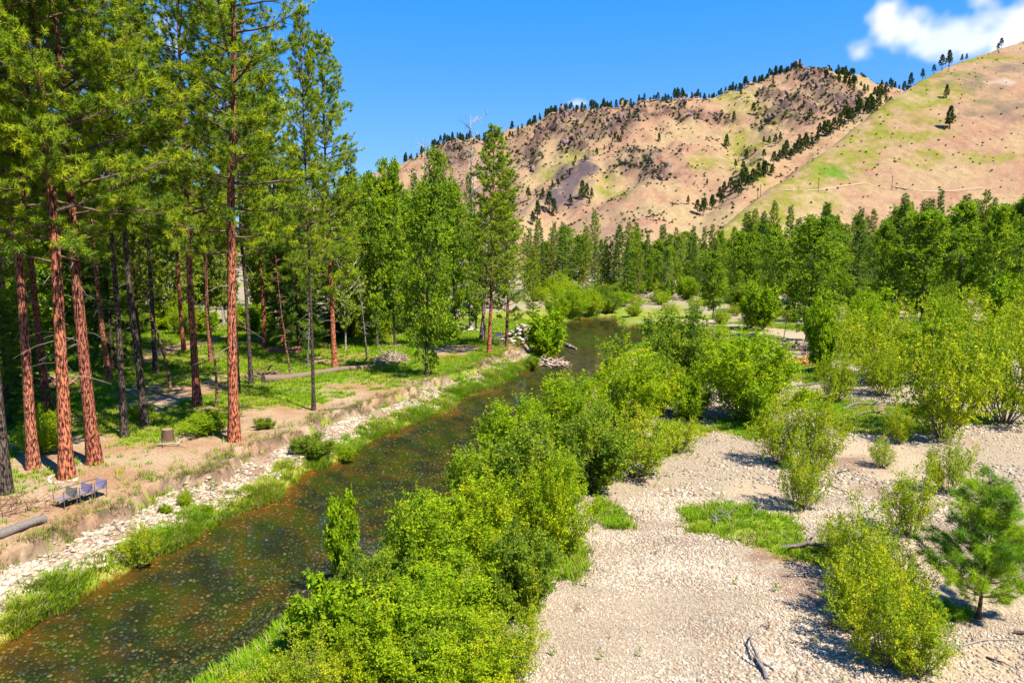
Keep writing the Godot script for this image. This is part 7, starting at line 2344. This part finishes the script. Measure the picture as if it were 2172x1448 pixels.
func build_props() -> void:
	rng.seed = 81
	var gray := Color(0.24, 0.21, 0.19)
	var bark := Color(0.22, 0.135, 0.095)
	log_thing("fallen_log", "long fallen grey-brown log lying across the grassy bank", spot(-17.51, -47.61, 0.2), spot(-9.48, -57.64, 0.12), 0.30, 0.13, Color(0.27, 0.19, 0.145), gray, "", 4)
	log_thing("fallen_log", "thin log behind the bright red pine, half hidden by the long fallen log", spot(-17.34, -55.78, 0.12), spot(-12.85, -56.56, 0.12), 0.13, 0.09, bark, gray)
	log_thing("fallen_log", "weathered grey log lying at the picture's left edge above the stony bank", spot(-16.30, -19.77, 0.16), spot(-15.42, -21.72, 0.14), 0.17, 0.13, gray, Color(0.30, 0.25, 0.2))
	log_thing("fallen_log", "pale thin log on the dry ground below the lone cottonwood", spot(-10.82, -38.91, 0.06), spot(-9.64, -39.69, 0.06), 0.07, 0.05, gray, gray)
	var cut := [[0, 0.16, 0], [0.36, 0.16, 1], [0.72, 0.16, 2], [0.18, 0.44, 3], [0.54, 0.44, 4]]
	var names_ := ["front bottom log of the cut log stack", "middle bottom log of the cut log stack", "rear bottom log of the cut log stack", "front upper log of the cut log stack with an orange end", "rear upper log of the cut log stack with an orange end"]
	for c in cut:
		var p := spot(-22.58, -62.41)
		var base := Vector3(p.x, p.y + c[1], p.z - c[0])
		log_thing("cut_log", names_[c[2]], base, base + Vector3(2.9, 0.02, -0.35), 0.17, 0.16, Color(0.36, 0.19, 0.11), Color(0.50, 0.26, 0.08), "cut logs stacked in the meadow")
	var st := thing("tree_stump", "short brown stump on the bank's shaded edge", "stump", spot(-16.59, -32.14))
	var sm := Mb.new()
	tube(sm, PackedVector3Array([Vector3(0, -0.2, 0), Vector3(0, 0.08, 0), Vector3(0.01, 0.55, 0)]), PackedFloat32Array([0.38, 0.30, 0.25]), 12, bark, bark, false, 0.08)
	part("trunk", sm.mesh(M.wood), st)
	sm = Mb.new()
	tube(sm, PackedVector3Array([Vector3(0.01, 0.54, 0), Vector3(0.01, 0.565, 0)]), PackedFloat32Array([0.25, 0.235]), 12, Color(0.42, 0.30, 0.2), Color(0.42, 0.30, 0.2), true)
	part("cut_top", sm.mesh(M.wood), st)
	var silver := Color(0.25, 0.215, 0.195)
	driftwood("pale stick lying beside the stump", spot(-16.60, -31.29), Vector3(0.95, 0, 0.3), 1.6, 0.05, Color(0.55, 0.5, 0.45), 3, "sticks on the pine bank")
	driftwood("forked grey driftwood branch on the near gravel, bottom right of centre", spot(5.71, -14.72), Vector3(0.28, 0, -0.96), 1.9, 0.055, Color(0.30, 0.24, 0.24), 1)
	driftwood("short stub of driftwood beside the forked branch's foot", spot(5.89, -15.48), Vector3(0.42, 0, 0.9), 0.55, 0.05, Color(0.26, 0.2, 0.2), 0)
	driftwood("bleached twisted root at the left tip of the grassy patch", spot(7.30, -23.73), Vector3(0.3, 0, -0.9), 0.9, 0.035, Color(0.28, 0.25, 0.235), 6, "driftwood on the gravel", 0.18)
	driftwood("bleached root wad in the middle of the grassy patch", spot(8.00, -24.17), Vector3(-0.2, 0, -0.9), 0.8, 0.04, Color(0.27, 0.24, 0.23), 7, "driftwood on the gravel", 0.2)
	driftwood("antler-like bleached branch at the back of the grassy patch", spot(8.97, -24.88), Vector3(0.9, 0, -0.35), 1.3, 0.035, Color(0.28, 0.26, 0.24), 6, "driftwood on the gravel", 0.16)
	driftwood("grey splintered log under the big spreading shrub", spot(9.05, -21.89), Vector3(0.86, 0, 0.5), 2.6, 0.09, silver, 6)
	driftwood("flat grey stick below the big spreading shrub", spot(8.27, -19.93), Vector3(0.97, 0, 0.2), 1.2, 0.035, silver, 3)
	driftwood("long thin bleached pole on the sand at the lower right", spot(10.90, -16.11), Vector3(0.99, 0, -0.05), 2.6, 0.03, Color(0.42, 0.36, 0.33), 1, "driftwood on the gravel", 0.02)
	driftwood("small dark stick below the long bleached pole", spot(11.62, -15.69), Vector3(0.45, 0, 0.9), 0.6, 0.03, Color(0.20, 0.13, 0.12), 1)
	driftwood("dark branch at the right edge behind the long bleached pole", spot(13.03, -16.77), Vector3(0.8, 0, 0.5), 1.2, 0.05, Color(0.2, 0.13, 0.11), 2)
	driftwood("grey driftwood lying across the grassy flat behind the gravel", spot(21.48, -43.44), Vector3(0.95, 0, -0.2), 3.4, 0.09, silver, 4)
	driftwood("pale crossed driftwood behind the grassy flat's middle", spot(23.92, -45.20), Vector3(0.8, 0, 0.35), 2.6, 0.08, Color(0.44, 0.40, 0.37), 4)
	driftwood("dark driftwood bar on the gravel's far edge", spot(20.49, -40.78), Vector3(0.98, 0, 0.15), 3.0, 0.06, Color(0.2, 0.17, 0.15), 3)
	driftwood("small grey stick between the young pine and its neighbour shrub", spot(12.70, -20.99), Vector3(0.6, 0, -0.8), 0.9, 0.03, silver, 2)
	driftwood("grey log left of the wide shrub above the sand", spot(25.12, -58.60), Vector3(0.98, 0, 0.05), 4.0, 0.10, silver, 4)
	driftwood("second grey log under the orange debris", spot(21.15, -50.86), Vector3(0.95, 0, -0.1), 4.4, 0.09, silver, 2)
	driftwood("grey log on the pale gravel below the sunny clearing", spot(39.37, -123.31), Vector3(0.99, 0, 0.05), 7.0, 0.28, Color(0.22, 0.19, 0.17), 2)
	driftwood("long log at the foot of the far treeline", spot(30.75, -154.25), Vector3(0.99, 0, 0.1), 9.0, 0.25, silver, 3)
	driftwood("curved grey branch on the litter behind the tiny upright shrub", spot(14.09, -29.40), Vector3(0.85, 0, -0.5), 2.0, 0.04, silver, 3)
	heap("brush_pile", "tangled grey brush pile at the crown end of the long fallen log", "brush pile", spot(-10.51, -58.48), Vector3(1.4, 1.6, 1.1), 190, 0.03, Color(0.30, 0.22, 0.18))
	heap("stick_pile", "low pile of dead sticks in the meadow behind the stacked cut logs", "brush pile", spot(-26.95, -73.79), Vector3(2.0, 0.8, 1.4), 120, 0.035, Color(0.25, 0.17, 0.12))
	heap("root_pile", "dark root heap at the thick end of the long fallen log", "brush pile", spot(-18.37, -49.99), Vector3(1.3, 1.1, 1.0), 110, 0.05, Color(0.13, 0.085, 0.06))
	heap("branch_pile", "heap of dead wood in the shade behind the edge pines", "brush pile", spot(-32.78, -47.05), Vector3(2.2, 1.0, 1.5), 120, 0.06, Color(0.26, 0.15, 0.10))
	heap("driftwood_pile", "sun-bleached driftwood jam on the bank at the river bend", "brush pile", spot(3.66, -66.50), Vector3(1.7, 1.1, 1.2), 150, 0.05, Color(0.36, 0.27, 0.22))
	heap("orange_debris", "orange-brown heap of dead boughs below the big dense cottonwood", "brush pile", spot(26.49, -63.55), Vector3(2.4, 0.9, 1.6), 320, 0.04, Color(0.48, 0.22, 0.10))
	heap("dark_debris", "dark tangle of branches in the cottonwood's shade", "brush pile", spot(31.05, -73.92), Vector3(2.8, 0.9, 1.6), 160, 0.06, Color(0.12, 0.09, 0.085))
	heap("twig_jam", "pale driftwood jam at the dead twiggy tree's foot", "brush pile", spot(62.70, -121.11), Vector3(3.4, 1.6, 2.0), 150, 0.08, Color(0.34, 0.28, 0.25))
	heap("snag_heap", "grey driftwood tangle along the foot of the far treeline", "brush pile", spot(30.53, -174.41), Vector3(7.0, 1.6, 3.0), 170, 0.10, Color(0.30, 0.25, 0.22))
	heap("needle_litter", "brown branches littering the shade under the edge pine", "brush pile", spot(-17.21, -23.03), Vector3(1.6, 0.25, 0.9), 110, 0.014, Color(0.17, 0.09, 0.06))
	# floating log
	log_thing("floating_log", "dark-bellied log end sticking out of the pond water", spot(6.55, -80.62, 0.18), spot(7.36, -77.83, 0.02), 0.26, 0.12, Color(0.30, 0.24, 0.20), Color(0.45, 0.38, 0.32))
	# white rocks piled on the bank
	rng.seed = 83
	var stones := [stone_mesh(71, M.stone), stone_mesh(72, M.stone), stone_mesh(73, M.stone)]
	var i_rock := 0
	for heap_ in [[spot(1.11, -72.87), 2.5, 2.3, "white rock pile at the river bend", 150], [spot(-5.96, -85.13), 2.6, 1.4, "grey rock pile behind the bend pines", 50]]:
		var o := thing("rock_pile", heap_[3], "rocks", heap_[0])
		for k in heap_[4]:
			var a := rng.randf() * TAU; var q := sqrt(rng.randf())
			var s := rng.randf_range(0.28, 0.62)
			var r := part("rock", stones[k % 3], o, rock_mat(k % 3))
			r.position = Vector3(cos(a) * q * heap_[1], heap_[2] * (1.0 - q) * rng.randf_range(0.5, 1.0) + 0.05, sin(a) * q * heap_[1] * 0.7)
			r.rotation = Vector3(rng.randf_range(-0.5, 0.5), rng.randf() * TAU, 0)
			r.scale = Vector3(s, s * 0.9, s)
	var ring := thing("stone_ring", "ring of pale stones at the foot of the thick orange-red pine", "stones", spot(-17.71, -26.34))
	for k in 16:
		var a := PI * 0.1 + k * PI * 1.0 / 15.0
		var r := part("stone", stones[k % 3], ring, rock_mat(k % 3))
		r.position = Vector3(cos(a) * rng.randf_range(0.5, 0.8), 0.02, sin(a) * rng.randf_range(0.5, 0.8))
		r.rotation.y = rng.randf() * TAU
		r.scale = Vector3.ONE * rng.randf_range(0.1, 0.26)
	# camp
	var g := "camp chairs on the pine bank"
	camp_chair("low camp chair at the uphill end of the row, with a lavender sling", spot(-15.20, -24.14), 2.75, Color(0.17, 0.16, 0.26), g)
	camp_chair("low camp chair in the middle of the row, with a lavender sling", spot(-15.43, -23.65), 2.75, Color(0.13, 0.12, 0.20), g)
	camp_chair("low camp chair at the downhill end of the row, with a dark sling", spot(-15.67, -23.17), 2.75, Color(0.10, 0.10, 0.09), g)
	var tb := thing("picnic_table", "small picnic table in the shade between the bend pines", "table", spot(-1.40, -72.04))
	var wood := Color(0.34, 0.30, 0.27)
	for k in 4:
		var b := Mb.new()
		box(b, Vector3(0, 0.74, -0.3 + k * 0.2), Vector3(1.7, 0.04, 0.18), wood)
		part("plank", b.mesh(M.wood), tb)
	for s in [-1.0, 1.0]:
		var b := Mb.new()
		box(b, Vector3(0, 0.44, 0.68 * s), Vector3(1.7, 0.04, 0.24), wood)
		part("bench", b.mesh(M.wood), tb)
		for e in [-1.0, 1.0]:
			part("leg", rod(Vector3(0.6 * e, -0.05, 0.55 * s), Vector3(0.6 * e, 0.72, 0.2 * s), 0.04, wood).mesh(M.wood), tb)
		part("brace", rod(Vector3(0.6 * s, 0.41, -0.66), Vector3(0.6 * s, 0.41, 0.66), 0.035, wood).mesh(M.wood), tb)
	camp_chair("dark blue camp chair behind the picnic table", spot(-1.56, -77.48), 0.3, Color(0.03, 0.05, 0.20), "blue camp chairs at the picnic table")
	camp_chair("dark blue camp chair between the picnic table and the dense green pine", spot(-0.98, -74.66), -0.6, Color(0.03, 0.05, 0.22), "blue camp chairs at the picnic table")
	# power poles on the hill
	for p in POLES:
		var o := thing("power_pole", p[3], "pole", Vector3(p[0], hill_h(p[0], p[1]), p[1]), "power poles on the hill")
		part("post", rod(Vector3(0, -0.8, 0), Vector3(0, p[2], 0), 0.19, Color(0.10, 0.065, 0.05)).mesh(M.wood), o)
		var b := Mb.new()
		box(b, Vector3(0, p[2] - 0.9, 0.22), Vector3(2.4, 0.18, 0.14), Color(0.10, 0.065, 0.05))
		part("crossarm", b.mesh(M.wood), o)

func rock_mat(k: int) -> StandardMaterial3D:
	var key := "rock%d" % k
	if not M.has(key):
		var m := StandardMaterial3D.new()
		m.resource_name = "rock"
		m.albedo_color = [lin(0.29, 0.245, 0.205), lin(0.225, 0.185, 0.15), lin(0.35, 0.305, 0.255)][k]
		m.roughness = 0.9
		m.metallic_specular = 0.3
		M[key] = m
	return M[key]

# ------------------------------------------------------------------ sky
func cloud_cover() -> ImageTexture:   # fair-weather clouds scattered round the whole sky
	var w := 2048
	var h := 1024
	var im := Image.create(w, h, false, Image.FORMAT_RGBAF)
	im.fill(Color(1, 1, 1, 0))
	var f := FastNoiseLite.new()
	f.seed = 9; f.frequency = 0.035; f.fractal_octaves = 6
	rng.seed = 31
	# [azimuth in degrees to the right of the view's middle, elevation, half width, half height, strength]
	var puffs := [[27.9, 15.5, 2.5, 2.0, 1.0], [29.1, 15.8, 1.7, 1.6, 1.0], [25.9, 15.0, 1.7, 1.2, 0.8], [30.6, 14.9, 2.4, 1.6, 0.8], [32.7, 14.7, 2.7, 1.7, 0.85], [35.0, 15.3, 2.7, 2.8, 1.0], [37.0, 14.8, 3.0, 3.2, 1.0], [14.0, 12.7, 1.0, 0.4, 0.7], [5.3, 12.6, 0.8, 0.3, 0.5], [-25.9, 16.4, 0.8, 0.9, 0.45], [-25.2, 15.3, 0.6, 0.7, 0.4], [-34.5, 12.4, 1.3, 0.6, 0.8]]
	for k in 14:
		puffs.append([rng.randf_range(55.0, 305.0), rng.randf_range(12.0, 34.0), rng.randf_range(4.0, 8.0), rng.randf_range(1.5, 3.0), rng.randf_range(0.5, 1.0)])
	for p in puffs:
		var cx: float = p[0] / 360.0 * w   # the first column of the cover looks towards -z
		var cy: float = (0.5 - p[1] / 180.0) * h
		var rx: float = p[2] / 360.0 * w
		var ry: float = p[3] / 180.0 * h
		for y in range(int(cy - ry * 2.2), int(cy + ry * 1.8)):
			for x0 in range(int(cx - rx * 1.8), int(cx + rx * 1.8)):
				var x := posmod(x0, w)
				var a: float = (x0 - cx) / rx
				var b: float = (y - cy) / (ry * (1.0 if y < cy else 0.75))
				var q := 1.0 - (a * a + b * b)
				var n := f.get_noise_2d(x0 * 1.0, y * 1.25)
				var v: float = clampf(q * 0.8 + n * 1.5 + 0.10, 0.0, 1.0)
				if v > 0.0:
					var old := im.get_pixel(x, y).a
					var al: float = maxf(old, minf(1.0, v * 1.05) * p[4] * 0.92)
					im.set_pixel(x, y, Color(0.95, 0.68, 0.20, al))
	return ImageTexture.create_from_image(im)

func _ready() -> void:
	var cam := Camera3D.new()
	cam.name = "camera"
	cam.position = Vector3(0, 10.0, 0)
	cam.rotation_degrees = Vector3(-6.65, 0, 0)
	cam.fov = 53.06
	cam.near = 0.2
	cam.far = 6000.0
	cam.current = true
	add_child(cam)
	var sky := ProceduralSkyMaterial.new()
	sky.sky_top_color = Color(0.0, 0.34, 0.63)
	sky.sky_horizon_color = Color(0.46, 0.59, 0.66)
	sky.sky_curve = 0.105
	sky.sky_energy_multiplier = 1.0
	sky.ground_bottom_color = Color(0.30, 0.28, 0.22)
	sky.ground_horizon_color = Color(0.45, 0.48, 0.45)
	sky.sky_cover = cloud_cover()
	sky.sky_cover_modulate = Color(0.62, 0.62, 0.62)
	sky.sun_angle_max = 1.0
	var env := Environment.new()
	env.background_mode = Environment.BG_SKY
	env.sky = Sky.new()
	env.sky.sky_material = sky
	env.tonemap_mode = Environment.TONE_MAPPER_LINEAR
	env.tonemap_exposure = 3.3
	env.sdfgi_enabled = true
	env.ssao_enabled = true
	env.ssil_enabled = true
	var we := WorldEnvironment.new()
	we.name = "environment"
	we.environment = env
	add_child(we)
	var sun := DirectionalLight3D.new()
	sun.name = "sun"
	add_child(sun)
	sun.look_at_from_position(Vector3(0.60, 1.17, 0.54), Vector3.ZERO)
	sun.light_energy = 1.5
	sun.light_color = Color(1.0, 0.96, 0.89)
	sun.light_angular_distance = 0.5
	sun.shadow_enabled = true
	nz.seed = 5
	nz.frequency = 0.06
	nz.fractal_octaves = 4
	for p in WATER:
		wx.push_back(p[0]); wz.push_back(p[1]); wside.push_back(int(p[2]))
	materials()
	build_ground()
	build_hills()
	make_plants()
	build_plants()
	build_hill_pines()
	build_ridge_forest()
	build_crags()
	build_props()
	build_loose()
